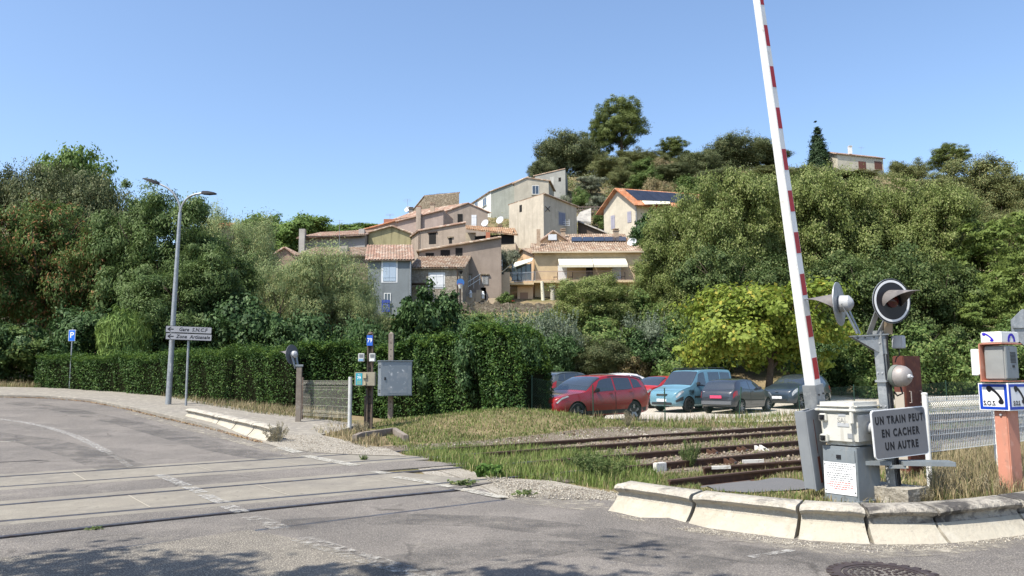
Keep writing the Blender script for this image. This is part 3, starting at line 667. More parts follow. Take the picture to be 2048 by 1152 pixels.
mb = MB(); q = ml(1797, 684, foot.y - .02); mb.box(q, (.14, .10, .165), bev=.01); jb = mb.build('junction_box', mLGrey, MAST, smooth=True)
mb = MB(); mb.tube([q + Vector((0, 0, -.08)), q + Vector((.0, .0, -.17)), q + Vector((-.04, 0, -.2)), q + Vector((-.06, .0, -.26))], .008, 6); mb.build('cable', mRubber, MAST)
# bell
bq = ml(1800, 752, foot.y - .10); bn = (Rm.inverted() @ Vector((.42, -.90, -.05))).normalized()
mb = MB(); mb.lathe([(.135, -.01), (.135, .02), (.128, .06), (.105, .10), (.06, .125), (.02, .13)], bq, bn, 32); bell = mb.build('bell', mat('bell_metal', (.34, .31, .29), .55, metal=.3, layers=[((.24, .2, .18), 5, .45, .62, .7), ((.42, .40, .38), 12, .55, .66, .5)]), MAST, smooth=True, angle=60)
mb = MB(); mb.lathe([(.03, .12), (.028, .16), (.01, .165), (.01, .185)], bq, bn, 16); mb.build('bell_cap', mLGrey, bell, smooth=True)
mb = MB(); mb.lathe([(.12, -.085), (.14, -.07), (.14, -.012)], bq, bn, 28); mb.build('bell_back', mat('green_grey', (.15, .17, .15), .6), MAST, smooth=True)
mb = MB(); mb.tube([bq + Vector((0, 0, -.14)), bq + Vector((.02, 0, -.22)), bq + Vector((-.05, 0, -.25)), bq + Vector((-.1, .02, -.2))], .011, 6); mb.build('cable', mRubber, MAST)
mb = MB(); q = ml(1768, 762, foot.y); mb.box(q + Vector((0, -.0, .0)), (.15, .16, .03)); mb.build('clamp', mGal, MAST)
mb = MB()
for z in (.42, .8, 1.2, 1.62, 2.0):
    for sx in (-.03, .03): mb.lathe([(.011, 0), (.011, .012)], mp(z, sx, -.068), (0, -1, 0), 6)
mb.build('bolt', mLGrey, MAST)
mb = MB(); mb.tube([mp(.22, .075, .02), mp(.7, .072, .02), mp(1.3, .078, .02), mp(1.9, .072, .02), mp(2.1, .1, .0)], .012, 6); mb.tube([mp(.22, .075, -.02), mp(.9, .07, -.02), mp(1.55, .075, -.02)], .009, 6); mb.build('cable', mRubber, MAST)
# folding service step
mb = MB(); zc = .50; SR = Matrix.Rotation(math.radians(44), 3, 'Z')
for x0, x1 in ((-.62, -.07), (.07, .66)):
    mb.box(((x0 + x1) / 2, -.03, zc), (x1 - x0, .012, .05)); mb.box(((x0 + x1) / 2, .23, zc), (x1 - x0, .012, .05))
    for sx in (x0, x1): mb.box((sx, .10, zc), (.012, .26, .05))
    for i in range(8): mb.box(((x0 + x1) / 2, .0 + i * .029, zc + .018), (x1 - x0 - .012, .006, .014))
    n_ = int((x1 - x0) / .05)
    for i in range(n_): mb.box((x0 + (i + .5) * (x1 - x0) / n_, .10, zc + .02), (.022, .25, .006))
mb.bar((-.1, .0, zc - .04), (.1, .0, zc - .04), .05, .04)
mb.v = [tuple(SR @ Vector((p[0], p[1] - .18, p[2]))) for p in mb.v]; mb.build('service_step', mGrey, MAST)
# sign on the mast
sq = P(1801, 865, foot.y - .16); SG = thing('warning_sign', 'rectangular sign with shade-darkened face warning that one train may hide another', 'sign', sq, math.radians(9)); SG.rotation_euler = (0, 0, 0)
Rs = Matrix.Rotation(math.radians(19), 3, 'Z') @ Matrix.Rotation(math.radians(-3.2), 3, 'Y')
SG.rotation_euler = Rs.to_euler()
def rrect(w_, h_, r, y, n_=6):
    pts = []
    for cx, cz, a0 in ((w_ / 2 - r, h_ / 2 - r, 0), (-w_ / 2 + r, h_ / 2 - r, 90), (-w_ / 2 + r, -h_ / 2 + r, 180), (w_ / 2 - r, -h_ / 2 + r, 270)):
        for i in range(n_ + 1): a = math.radians(a0 + 90 * i / n_); pts.append((cx + r * math.cos(a), y, cz + r * math.sin(a)))
    return pts
sw, sh = .86, .60
mb = MB(); mb.prism(rrect(sw, sh, .045, 0), (0, .022, 0)); mb.build('plate', mSignW, SG)
mb = MB(); mb.prism(rrect(sw - .022, sh - .022, .038, -.0015), (0, .003, 0)); mb.build('face', mat('sign_face_shaded', (.15, .153, .165), .5, metal=.0, layers=[((.13, .133, .145), 4, .45, .6, .5)]), SG)  # pale sign face darkened in colour to paint in its shade
for i, s in enumerate(('UN TRAIN PEUT', 'EN CACHER', 'UN AUTRE')): text(s, .128, mInk, SG, (.0, -.003, .165 - .160 * i), (math.pi / 2, 0, 0), sx=.66 if i == 0 else .70, bold=.0055, spacing=1.30)
mb = MB(); mb.box((0, .04, .1), (.3, .03, .05)); mb.box((0, .04, -.1), (.3, .03, .05)); mb.build('bracket', mGal, SG)
# red conduit
q = GH(1728, 1005); o = thing('red_conduit', 'short red plastic conduit sticking out beside the concrete footing', 'conduit', q)
mb = MB(); mb.tube([(-.10, 0, -.02), (-.085, .0, .06), (-.03, .02, .12), (.05, .05, .13), (.09, .06, .1)], .028, 10); mb.build('pipe', mat('red_plastic', (.55, .03, .05), .45), o, smooth=True)

# --- rusty cabinet
q = GH(1812, 905, H); q = P(1811, 800, 12.6); q.z = float(H(q.x, q.y)) - .02
RC = thing('relay_cabinet', 'narrow rust brown cabinet with two pale handles behind the signal mast', 'cabinet', q, RZ)
mb = MB(); mb.box((-.09, .27, .02 + .94), (.18, .54, 1.88), bev=.012); rb = mb.build('cabinet', mRust, RC, smooth=True)
mb = MB(); mb.box((-.09, -.006, .72), (.15, .012, 1.2)); mb.build('sunlit_side', mat('sunlit_cream', (.42, .37, .30), .7), RC)  # pale panel paints sunlight onto the left face of the brown cabinet
mb = MB(); mb.box((.003, .27, .94), (.008, .48, 1.78)); dr = mb.build('door', mRust, RC, bevel=.002)
for y in (.12, .45):
    mb = MB(); mb.tube([(.006, y, 1.15), (.035, y, 1.15), (.035, y, 1.33), (.006, y, 1.33)], .008, 6); mb.build('handle', mat('pale_metal', (.6, .5, .4), .5), dr)
MB().box((.008, .19, 1.55), (.004, .045, .06)).build('plate', mGrey, dr)

# --- emergency phone pillar
RZ2 = -TA - math.radians(6); R2 = Matrix.Rotation(RZ2, 3, 'Z')
pc = GH(2027, 997); p0 = pc - R2 @ Vector((.085, -.13, 0)); p0.z = float(HR(p0.x, p0.y)) - .02
SOS = thing('emergency_phone', 'faded orange emergency phone pillar with SOS panels', 'emergency phone', p0, RZ2)
zz = lambda py: EYE - (py - 744) / 154.0 - p0.z
mb = MB(); mb.box((0, 0, zz(820) / 2), (.17, .26, zz(820))); pil = mb.build('pillar', mSalmon, SOS, bevel=.012)
mb = MB(); mb.lathe([(.014, 0), (.014, .02)], (0.01, -.13, zz(829)), (0, -1, 0), 10); mb.build('bolt', mLGrey, pil)
zt, zb_ = zz(766), zz(821); hz = zt - zb_
mb = MB(); mb.box((-.045, .05, (zt + zb_) / 2), (.385, .46, hz)); cb = mb.build('sign_box', mSignW, SOS, bevel=.004)
def handset(sz):
    """outline of a telephone receiver, corner to corner"""
    pts = []
    for i in range(9): a = math.radians(38 + 66 * i / 8); pts.append((.0 + 1.15 * math.cos(a) - .62, 1.15 * math.sin(a) - .78))
    up_ = [(-.50, .42), (-.42, .48), (-.30, .47), (-.05, .30), (.18, .08), (.34, -.12), (.44, -.30), (.45, -.40), (.36, -.48), (.24, -.47), (.14, -.40), (.14, -.30), (.22, -.24), (.18, -.12), (.04, .05), (-.12, .18), (-.24, .24), (-.28, .17), (-.38, .14), (-.48, .24), (-.52, .34)]
    return [(x * sz, y * sz) for x, y in up_]
def panel(face):
    f = (lambda x, z, d: Vector((x - .045, .05 - .23 - d, z + (zt + zb_) / 2))) if face == 'front' else (lambda x, z, d: Vector((-.045 + .1925 + d, x + .05, z + (zt + zb_) / 2)))
    wd = .385 if face == 'front' else .46; mb = MB(); a, b, c, e = wd / 2 - .015, hz / 2 - .015, wd / 2 - .052, hz / 2 - .05
    q = [(-a, -b), (a, -b), (a, b), (-a, b)]; r = [(-c, -e), (c, -e), (c, e), (-c, e)]; vs = [f(x, z, .002) for x, z in q + r] + [f(x, z, -.002) for x, z in q + r]
    mb.add(vs, [(i, (i + 1) % 4, 4 + (i + 1) % 4, 4 + i) for i in range(4)] + [(8 + i, 12 + i, 12 + (i + 1) % 4, 8 + (i + 1) % 4) for i in range(4)] + [(i, 8 + i, 8 + (i + 1) % 4, (i + 1) % 4) for i in range(4)] + [(4 + i, 4 + (i + 1) % 4, 12 + (i + 1) % 4, 12 + i) for i in range(4)])
    mb.build('blue_border', mBlue, cb)
    k = .88 if face == 'front' else 1.0; pts = handset(.25)
    mb = MB(); vs = [f(x * k + .03, z + .025, .002) for x, z in pts]; d = f(0, 0, .004) - f(0, 0, .002); mb.prism(vs, d); mb.build('phone_symbol', mInk, cb)
    rot = (math.pi / 2, 0, 0) if face == 'front' else (math.pi / 2, 0, math.pi / 2)
    text('S.O.S.', .085, mInk, cb, f(-.05, -.085, .003), rot, sx=.8, bold=.002)
panel('front'); panel('side')
z1, z2 = zz(763), zz(687)
mb = MB(); mb.box((-.02, .0, z1 + .005), (.30, .50, .016)); mb.box((-.02, .02, z2), (.30, .48, .016)); mb.box((-.162, .0, (z1 + z2) / 2), (.016, .46, z2 - z1)); mb.build('phone_frame', mSalmon, SOS, bevel=.005)
mb = MB(); mb.box((-.005, -.02, (z1 + z2) / 2), (.26, .30, z2 - z1 - .05), bev=.015); ph = mb.build('phone_box', mGrey if 0 else mat('phone_grey', (.27, .275, .265), .55, layers=[((.22, .225, .22), 4, .42, .6, .6)]), SOS, smooth=True)
mb = MB(); mb.box((.13, -.02, (z1 + z2) / 2), (.02, .27, z2 - z1 - .08), bev=.006); fp = mb.build('front_panel', mGrey, ph, smooth=True)
mb = MB(); 
for i in range(8): mb.box((.142, .0, (z1 + z2) / 2 + .13 - i * .018), (.004, .12, .009))
mb.box((.142, .0, (z1 + z2) / 2 - .05), (.004, .05, .03)); mb.build('speaker_grille', mBlack, fp)
mb = MB(); mb.box((-.255, .02, (z1 + z2) / 2 + .01), (.15, .26, .34), bev=.01); mb.box((-.30, .02, (z1 + z2) / 2 + .01), (.09, .275, .355), bev=.008); mb.build('side_box', mWhite, SOS, smooth=True)
mb = MB(); mb.box((-.02, .02, z2 + .085), (.27, .42, .15), bev=.012); tb = mb.build('top_box', mWhite, SOS, smooth=True)
mb = MB(); pts = handset(.17); mb.prism([(x * .9 - .05, -.1915, z2 + .09 + y * .75) for x, y in [(p[0], p[1]) for p in pts]], (0, -.002, 0)); 
mb.build('phone_symbol', mPurple, tb)
mb = MB(); ar = []
for i in range(13): a = math.pi * i / 12; ar.append((.085 * math.cos(a), .085 * math.sin(a) - .035))
ar += [(-.085, -.06), (-.045, -.06), (-.045, -.02)] + [(.03 * math.cos(math.pi - math.pi * i / 6), .03 * math.sin(math.pi * i / 6) - .01) for i in range(7)] + [(.045, -.02), (.045, -.06), (.085, -.06)]
mb.prism([(.1165, .04 + a, z2 + .085 + b) for a, b in ar], (.002, 0, 0)); mb.build('phone_symbol', mPurple, tb)

# --- white mesh fence
mFence = mat('white_fence', (.74, .73, .68), .5, layers=[((.6, .58, .52), 6, .5, .64, .6)])
def mesh_panel(root, p, q, z0, z1, pitch=.05, r=.0068, folds=(.06, .9), mt=None, world=True):
    d = (q - p); L = d.length; d = d / L; nr = Vector((d.y, -d.x, 0)); hh = z1 - z0; mb = MB()
    offs = [(0, 0)]
    for f in folds: offs += [(f * hh - .055, 0), (f * hh, .035), (f * hh + .055, 0)]
    offs += [(hh, 0)]; offs = sorted(offs)
    n = int(L / pitch)
    for i in range(n + 1):
        b = p + d * (L * i / n); pts = [b + nr * o + Vector((0, 0, z0 - p.z + z)) for z, o in offs]
        mb.tube(pts, r, seg=4, caps=False)
    zs = [0.004, hh - .02] + [f * hh + k for f in folds for k in (-.055, .055)] + [hh * k for k in (.3, .52, .74)]
    for z in zs: mb.tube([p + nr * .006 + Vector((0, 0, z0 - p.z + z)), q + nr * .006 + Vector((0, 0, z0 - p.z + z))], r * .9, seg=4, caps=False)
    return mb.build('mesh_panel', mt or mFence, root, world=world)
pa = GH(1861, 978, H); tdir = Vector((*TU, 0)); g0 = pa.z
WF = thing('mesh_fence', 'white welded mesh fence beside the orange pillar', 'fence', pa)
for i in range(5):
    b = pa + tdir * 2.05 * i; b.z = float(H(b.x, b.y))
    mb = MB(); mb.tube([b - Vector((0, 0, .1)), Vector((b.x, b.y, g0 + 1.30))], .038, 14); mb.lathe([(.042, 0), (.042, .02), (.02, .03)], (b.x, b.y, g0 + 1.30), seg=14); mb.build('fence_post', mFence, WF, world=True, smooth=True)
    if i < 4:
        c = b + tdir * 2.05; mesh_panel(WF, Vector((b.x, b.y, g0)) + tdir * .04, Vector((c.x, c.y, g0)) - tdir * .04, g0 + .50, g0 + 1.27, folds=(.84,))
# --- octagonal sign seen from behind
q = P(2064, 655, 14.0); gz = float(H(q.x, q.y)); OS = thing('stop_sign', 'octagonal road sign seen from its bare grey back at the edge', 'sign', (q.x, q.y, gz), math.radians(-12))
mb = MB(); mb.prism([(.36 * math.cos(math.radians(22.5 + 45 * i)), 0, q.z - gz + .36 * math.sin(math.radians(22.5 + 45 * i))) for i in range(8)], (0, .02, 0)); mb.build('plate', mGal, OS, bevel=.004)
mb = MB(); mb.box((0, -.02, q.z - gz + .02), (.62, .03, .05)); mb.build('rail_bracket', mGal, OS)
mb = MB(); mb.tube([(.0, -.05, -.1), (.0, -.05, q.z - gz + .3)], .03, 12); mb.build('post', mGal, OS, smooth=True)

# --- manhole
q = GH(1768, 1153); q.z += .014
MH = thing('manhole_cover', 'round cast iron manhole cover in the asphalt in front of the kerb', 'manhole cover', q)
mIron = mat('cast_iron', (.07, .052, .05), .55, metal=.5, layers=[((.11, .08, .07), 9, .5, .65, .6), ((.25, .22, .18), 5, .56, .68, .6)])
mb = MB(); seg = 48; 
def ring(mb, r0, r1, z0, z1, seg=48):
    vs = []; fs = []
    for r, z in ((r0, z0), (r1, z0), (r1, z1), (r0, z1)):
        for k in range(seg): a = 2 * math.pi * k / seg; vs.append((r * math.cos(a), r * math.sin(a), z))
    for i in range(4):
        for k in range(seg): k2 = (k + 1) % seg; j = (i + 1) % 4; fs.append((i * seg + k, i * seg + k2, j * seg + k2, j * seg + k))
    mb.add(vs, fs)
ring(mb, .335, .40, -.02, .008); ring(mb, .285, .318, -.02, .006)
for i in range(26):
    a = 2 * math.pi * i / 26; R_ = Matrix.Rotation(a, 3, 'Z'); mb.box(R_ @ Vector((.425, 0, .002)), (.05, .06, .012), rot=R_)
mb.build('frame', mIron, MH)
mb = MB(); mb.lathe([(.01, -.02), (.284, -.02), (.284, -.004), (.01, -.004)], seg=48)
for rr, n_ in ((.25, 22), (.20, 17), (.15, 12), (.10, 8), (.05, 4)):
    for i in range(n_):
        a = 2 * math.pi * (i + .5 * (n_ % 2)) / n_; R_ = Matrix.Rotation(a + random.uniform(-.2, .2), 3, 'Z'); mb.box(Matrix.Rotation(a, 3, 'Z') @ Vector((rr, 0, .001)), (.026, .036, .010), rot=R_)
mb.build('lid', mIron, MH)

# ------------------------------------------------------------------ equipment across the tracks
mPost = mat('old_concrete_post', (.22, .185, .15), .9, layers=[((.15, .12, .10), 3, .45, .6, .7), ((.30, .27, .23), 9, .54, .66, .6)])
mBrownPost = mat('tarred_post', (.115, .085, .065), .85, layers=[((.07, .05, .04), 4, .45, .6, .7), ((.18, .15, .12), 9, .56, .66, .6)])
q = GH(596, 851); LS = thing('signal_post', 'small hooded crossing lamp on a short concrete post beside the mesh panel', 'signal', q, math.radians(10))
R3 = Matrix.Rotation(math.radians(10), 3, 'Z'); Li = (Matrix.Translation(q) @ R3.to_4x4()).inverted()
mb = MB(); mb.box((0, 0, .85), (.16, .14, 1.78)); mb.build('post', mPost, LS, bevel=.01)
mb = MB(); mb.box((0, 0, 1.78), (.22, .17, .06)); mb.build('bracket', mGrey, LS)
lamp(LS, Li @ P(584, 709, q.y), (-.93, .36, -.03), R3, .30, Li @ P(594, 737, q.y), back=mat('dark_backboard', (.11, .115, .125), .6))
q = GH(699, 862); MF = thing('mesh_fence', 'short pale welded mesh panel on a white post before the hedge', 'fence', q)
pb = GH(604, 846)
mFence2 = mat('pale_galvanised_wire', (.40, .38, .32), .6)
mb = MB(); mb.tube([q - Vector((0, 0, .1)), q + Vector((-.0, 0, 1.52))], .055, 14); mb.build('fence_post', mat('worn_white_post', (.5, .5, .48), .6, layers=[((.38, .38, .36), 6, .45, .62, .7)]), MF, world=True, smooth=True)
mb = MB(); mb.tube([pb - Vector((0, 0, .1)), pb + Vector((0, 0, 1.4))], .03, 10); mb.build('fence_post', mBrownPost, MF, world=True)
mesh_panel(MF, Vector((pb.x, pb.y, q.z)), Vector((q.x - .04, q.y, q.z)), q.z + .36, q.z + 1.42, folds=(.1, .88), mt=mFence2, r=.0038)
# post 79
q = GH(738, 857); q.z = float(HR(q.x, q.y)); K = q.y / FPX
PN = thing('equipment_post', 'tall dark post carrying the phone box and small meters', 'post', q)
def hz_(py): return P(738, py, q.y).z - q.z
mb = MB(); mb.box((-.055, 0, hz_(668) / 2), (.035, .16, hz_(668))); mb.box((.075, 0, hz_(668) / 2), (.035, .16, hz_(668))); mb.box((.01, .0, hz_(668) / 2), (.10, .05, hz_(668) - .03))
mb.lathe([(.085, 0), (.07, .05), (.03, .07)], (.01, 0, hz_(668) - .01), seg=12); pst = mb.build('post', mBrownPost, PN)
mb = MB()
for i in range(12): mb.box((.01, -.027, .3 + i * .2), (.045, .008, .05))
mb.build('bolt_hole', mBlack, pst)
mb = MB(); mb.box((-.12, .02, .45), (.05, .06, .95)); mb.build('cable_duct', mBrownPost, PN)
for x in (722, 744):
    c = P(x + 1, 715, q.y - .16) - q; mb = MB(); mb.box(c, (.17, .14, .24), bev=.012); bx = mb.build('meter_box', mat('meter_white', (.5, .5, .47), .5), PN, smooth=True)
    mb = MB(); mb.box(c + Vector((0, -.075, .05)), (.10, .01, .08)); mb.build('meter_window', mat('meter_window_grey', (.16, .17, .18), .3), bx)
    mb = MB(); mb.box(c + Vector((0, -.073, -.07)), (.13, .008, .06)); mb.build('blue_strip' if x < 730 else 'white_strip', mat('pale_blue_plate', (.2, .35, .5), .5) if x < 730 else mWhite, bx)
c = P(731, 758, q.y - .2) - q; mb = MB(); mb.box(c, (.58, .20, .39), bev=.012); pb_ = mb.build('phone_box', mat('beige_box', (.30, .27, .20), .6, layers=[((.24, .21, .16), 4, .45, .6, .6)]), PN, smooth=True)
mb = MB(); mb.box(c + Vector((-.165, -.103, 0)), (.185, .006, .33)); tl = mb.build('notice', mat('teal_notice', (.03, .30, .38), .5), pb_)
text('79', .11, mSignW, tl, c + Vector((-.165, -.107, .03)), (math.pi / 2, 0, 0), bold=.003); text('PN', .055, mSignW, tl, c + Vector((-.165, -.107, .115)), (math.pi / 2, 0, 0))
mb = MB()
for i in range(4): mb.box(c + Vector((-.165, -.107, -.055 - i * .028)), (.13 - .02 * (i % 2), .002, .008))
mb.build('small_print', mat('yellow_ink', (.5, .5, .1), .6), tl)
mb = MB(); mb.box(c + Vector((-.0, -.115, .09)), (.10, .06, .14), bev=.008); mb.box(c + Vector((.0, -.12, -.12)), (.06, .04, .10)); mb.build('handset_holder', mat('tan_plastic', (.42, .36, .24), .5), pb_)
mb = MB(); mb.tube([c + Vector((0, -.1, -.17)), c + Vector((.03, -.08, -.3)), c + Vector((.06, -.06, -.5)), c + Vector((.03, -.05, -.9))], .012, 6); mb.build('cable', mRubber, PN)
c = P(739.5, 681, q.y - .11); NP = thing('number_sign', 'blue number plate reading 79 at the top of the dark post', 'sign', c)
mb = MB(); mb.box((0, 0, 0), (.17, .012, .30)); mb.build('plate', mat('number_blue', (.03, .12, .5), .4), NP, bevel=.003)
text('79', .17, mSignW, NP, (0, -.008, 0), (math.pi / 2, 0, 0), sx=.85, bold=.003)
# cabinet post
q = P(781, 832, 26.6); q.z = float(HR(q.x, q.y)); CP = thing('concrete_post', 'square concrete post standing behind the grey metal cabinet', 'post', q)
h_ = P(782, 668, q.y).z - q.z; mb = MB(); mb.box((0, 0, h_ / 2), (.17, .17, h_)); mb.lathe([(.11, 0), (.06, .05), (.01, .07)], (0, 0, h_), seg=4); pp = mb.build('post', mPost, CP, bevel=.008)
mb = MB()
for i in range(11): mb.box((0.0, -.087, .4 + i * .22), (.03, .006, .03))
mb.build('bolt_hole', mBlack, pp)
Yc = q.y - .3; c = P(790, 757, Yc); CB = thing('cable_cabinet', 'grey metal cabinet with peeled poster remains mounted on the concrete post', 'cabinet', c, math.radians(24))
mCab = mat('cabinet_zinc', (.27, .30, .33), .45, metal=.35, layers=[((.22, .25, .28), 3, .45, .6, .6), ((.34, .37, .4), 7, .55, .66, .5)])
mb = MB(); mb.box((0, 0, 0), (1.06, .42, 1.14)); mb.box((0, -.01, .585), (1.12, .48, .03)); cbn = mb.build('body', mCab, CB, bevel=.008)
mb = MB(); mb.box((.03, -.216, -.01), (.94, .014, 1.06)); dr = mb.build('door', mCab, CB, bevel=.004)
mb = MB(); mb.box((.04, -.225, -.02), (.66, .003, .92)); mb.build('poster_remains', mat('poster_trace', (.20, .235, .27), .55, layers=[((.30, .32, .34), 3.5, .5, .62, .7), ((.62, .64, .66), 8, .62, .68, .85)]), dr)  # discoloured patch and scraps left by peeled posters
mb = MB(); mb.box((-.40, -.23, .0), (.05, .02, .10)); mb.build('handle', mBlack, dr)
mb = MB()
for z in (.42, .36, -.38, -.44): mb.box((-.532, -.02, z), (.006, .26, .025))
mb.build('vent', mBlack, cbn)
# low concrete trough
q = GH(712, 884); KT = thing('concrete_edging', 'low concrete edging at the foot of the dark post', 'edging', q)
e = [GH(*p) for p in ((709, 884), (722, 878), (788, 868), (812, 884))]; mb = MB()
for a, b in zip(e[:-1], e[1:]): mb.bar(a + Vector((0, 0, .06)), b + Vector((0, 0, .06)), .13, .22)
mb.build('edging', mPost, KT, world=True, bevel=.01)

# ------------------------------------------------------------------ street lamp and signs
lx = P(341, 700, 28.6); q = Vector((lx.x, lx.y, float(HR(lx.x, lx.y)) + .05)); SL = thing('street_lamp', 'tall galvanised street lamp with two curved arms above the hedge', 'street lamp', q)
lp = lambda px, py, dy=0: P(px, py, q.y + dy) - q
mb = MB(); mb.tube([(0, 0, 0), lp(349, 600), lp(360, 425)], [.105, .085, .06], 16); mb.lathe([(.16, 0), (.16, .03), (.11, .05)], seg=16)
mb.build('pole', mGal, SL, smooth=True)
mb = MB(); mb.box(lp(342, 735) + Vector((0.0, -.10, 0)), (.10, .012, .35)); mb.build('access_door', mGal, SL)
def spline(pts, n=8):
    pts = [Vector(p) for p in pts]; ext = [2 * pts[0] - pts[1]] + pts + [2 * pts[-1] - pts[-2]]; out = []
    for i in range(1, len(ext) - 2):
        a, b, c, d = ext[i - 1:i + 3]
        for k in range(n):
            t = k / n; out.append(.5 * ((2 * b) + (c - a) * t + (2 * a - 5 * b + 4 * c - d) * t * t + (3 * b - a - 3 * c + d) * t ** 3))
    return out + [pts[-1]]
for arm, head in (([(360, 428), (358.5, 408), (348, 388), (335, 376), (319, 368)], (319, 368, 286, 357.5)), ([(360, 428), (364, 411), (373, 398), (386, 390), (403, 386.5)], (403, 386.5, 433, 387.5))):
    mb = MB(); mb.tube(spline([lp(*p) for p in arm]), .035, 10); ar = mb.build('arm', mGal, SL, smooth=True)
    a, b = lp(head[0], head[1]), lp(head[2], head[3]); d = b - a; mb = MB(); vs = []; n_ = Vector((0, 1, 0))
    upv = Vector((-d.z, 0, d.x)).normalized(); upv = upv if upv.z > 0 else -upv
    for t, w_, h_ in ((0, .05, .05), (.12, .11, .075), (.5, .15, .07), (.9, .11, .035), (1, .05, .015)):
        c = a + d * t; vs += [c - n_ * w_ - upv * h_ * .5, c + n_ * w_ - upv * h_ * .5, c + n_ * w_ * .8 + upv * h_, c - n_ * w_ * .8 + upv * h_]
    mb.add(vs, [(0, 1, 2, 3), (16, 19, 18, 17)] + [(i * 4 + j, i * 4 + 4 + j, i * 4 + 4 + (j + 1) % 4, i * 4 + (j + 1) % 4) for i in range(4) for j in range(4)])
    lu = mb.build('luminaire', mat('luminaire_grey', (.025, .025, .03), .85), ar, smooth=True)
# direction signs: own post, both plates
dq = P(375, 700, 28.2); dq.z = float(HR(dq.x, dq.y)) + .03
DP = thing('sign_post', 'thin galvanised post carrying the right end of the direction signs', 'post', dq)
mb = MB(); mb.tube([(0, .05, -.1), P(377, 655, dq.y) - dq + Vector((0, .05, 0))], .042, 12); mb.build('post', mGal, DP, smooth=True)
mSg = mat('direction_sign_face', (.29, .295, .315), .45, layers=[((.25, .255, .275), 3, .45, .6, .5)])
for body, py, lab in (('Gare  S.N.C.F', 659.5, 'upper direction sign pointing left to the railway station'), ('Zone  Artisanale', 673.8, 'lower direction sign pointing left to the craft zone')):
    c = P(377.5, py, dq.y - .08); o = thing('direction_sign', lab, 'sign', c, math.radians(8)); o.rotation_euler = (0, math.radians(2.2), math.radians(8))
    mb = MB(); mb.prism(rrect(1.60, .245, .03, 0), (0, .03, 0)); mb.build('plate', mInk, o)
    mb = MB(); mb.prism(rrect(1.565, .212, .02, -.002), (0, .004, 0)); mb.build('face', mSg, o)
    text(body, .175, mInk, o, (.15, -.0045, .0), (math.pi / 2, 0, 0), sx=.92, bold=.0035, spacing=1.06, shear=.18)
    mb = MB(); mb.prism([(-.74, -.002, 0), (-.64, -.002, .075), (-.60, -.002, .075), (-.665, -.002, .018), (-.52, -.002, .018), (-.52, -.002, -.018), (-.665, -.002, -.018), (-.60, -.002, -.075), (-.64, -.002, -.075)], (0, -.003, 0)); mb.build('arrow', mInk, o)
# parking sign
c = P(144, 671, 34.5); gz = float(HR(c.x, c.y)); o = thing('parking_sign', 'small blue parking sign above the left end of the hedge', 'sign', (c.x, c.y, gz))
mb = MB(); mb.box((0, 0, c.z - gz), (.30, .02, .50)); mb.build('plate', mSignW, o, bevel=.004)
mb = MB(); mb.box((0, -.012, c.z - gz), (.27, .004, .47)); mb.build('face', mat('parking_blue', (.01, .14, .62), .4), o)
text('P', .36, mSignW, o, (0, -.016, c.z - gz + .01), (math.pi / 2, 0, 0), bold=.006)
mb = MB(); mb.tube([(0, .03, -.1), (0, .03, c.z - gz + .3)], .03, 10); mb.build('post', mGal, o, smooth=True)

# ------------------------------------------------------------------ chain link fence of the yard
mGreenFence = mat('green_fence', (.02, .055, .035), .5)
fl = [(.6, 25.2), (2.65, 26.0), (5.05, 26.2), (8.1, 28.6), (11.2, 30.8), (14.3, 33.0), (17.4, 35.2), (20.6, 37.4), (24, 39.5)]
CF = thing('chain_link_fence', 'sagging green chain link fence in front of the parked cars', 'fence', (fl[0][0], fl[0][1], 0))
for i, (x, y) in enumerate(fl):
    z = float(H(x, y)); ln_ = -.22 if i == 3 else rng.uniform(-.03, .03)
    mb = MB(); mb.tube([(x + ln_ * -.3, y, z - .1), (x - ln_ * 1.0, y, z + 1.22)], .021, 8); mb.build('fence_post', mGreenFence, CF, world=True)
mb = MB()
for (x0, y0), (x1, y1) in zip(fl[:-1], fl[1:]):
    a = Vector((x0, y0, 0)); b = Vector((x1, y1, 0)); L = (b - a).length; hh = 1.12; pit = .085; d = (b - a) / L; n = int((L) / pit)
    for i in range(-int(hh / pit), n + 1):
        for sgn in (1, -1):
            s0 = i * pit if sgn == 1 else i * pit + hh; t0, t1 = 0, hh     # wire climbs at 45 degrees
            pts = []
            for t in (0, hh):
                s_ = i * pit + (t if sgn == 1 else hh - t); pts.append((s_, t))
            (sa, ta), (sb, tb_) = pts
            def clipp(sa, ta, sb, tb):
                k = (tb - ta) / (sb - sa)
                if sa < 0: ta += k * (0 - sa); sa = 0
                if sb > L: tb += k * (L - sb); sb = L
                return sa, ta, sb, tb
            if sa > sb: sa, ta, sb, tb_ = sb, tb_, sa, ta
            if sb <= 0 or sa >= L: continue
            sa, ta, sb, tb_ = clipp(sa, ta, sb, tb_)
            p = a + d * sa; q = a + d * sb; sag = lambda s_: -.05 * math.sin(math.pi * min(max(s_ / L, 0), 1))
            p.z = float(H(p.x, p.y)) + .04 + ta * (1 + sag(sa)); q.z = float(H(q.x, q.y)) + .04 + tb_ * (1 + sag(sb)); wire(mb, p, q, .0022)
    for t in (.04, .6, 1.13):
        p, q = a.copy(), b.copy(); p.z = float(H(p.x, p.y)) + t; q.z = float(H(q.x, q.y)) + t; md = (p + q) / 2 - Vector((0, 0, .03)); mb.tube([p, md, q], .003, 4, caps=False)
mb.build('wire_mesh', mGreenFence, CF, world=True)
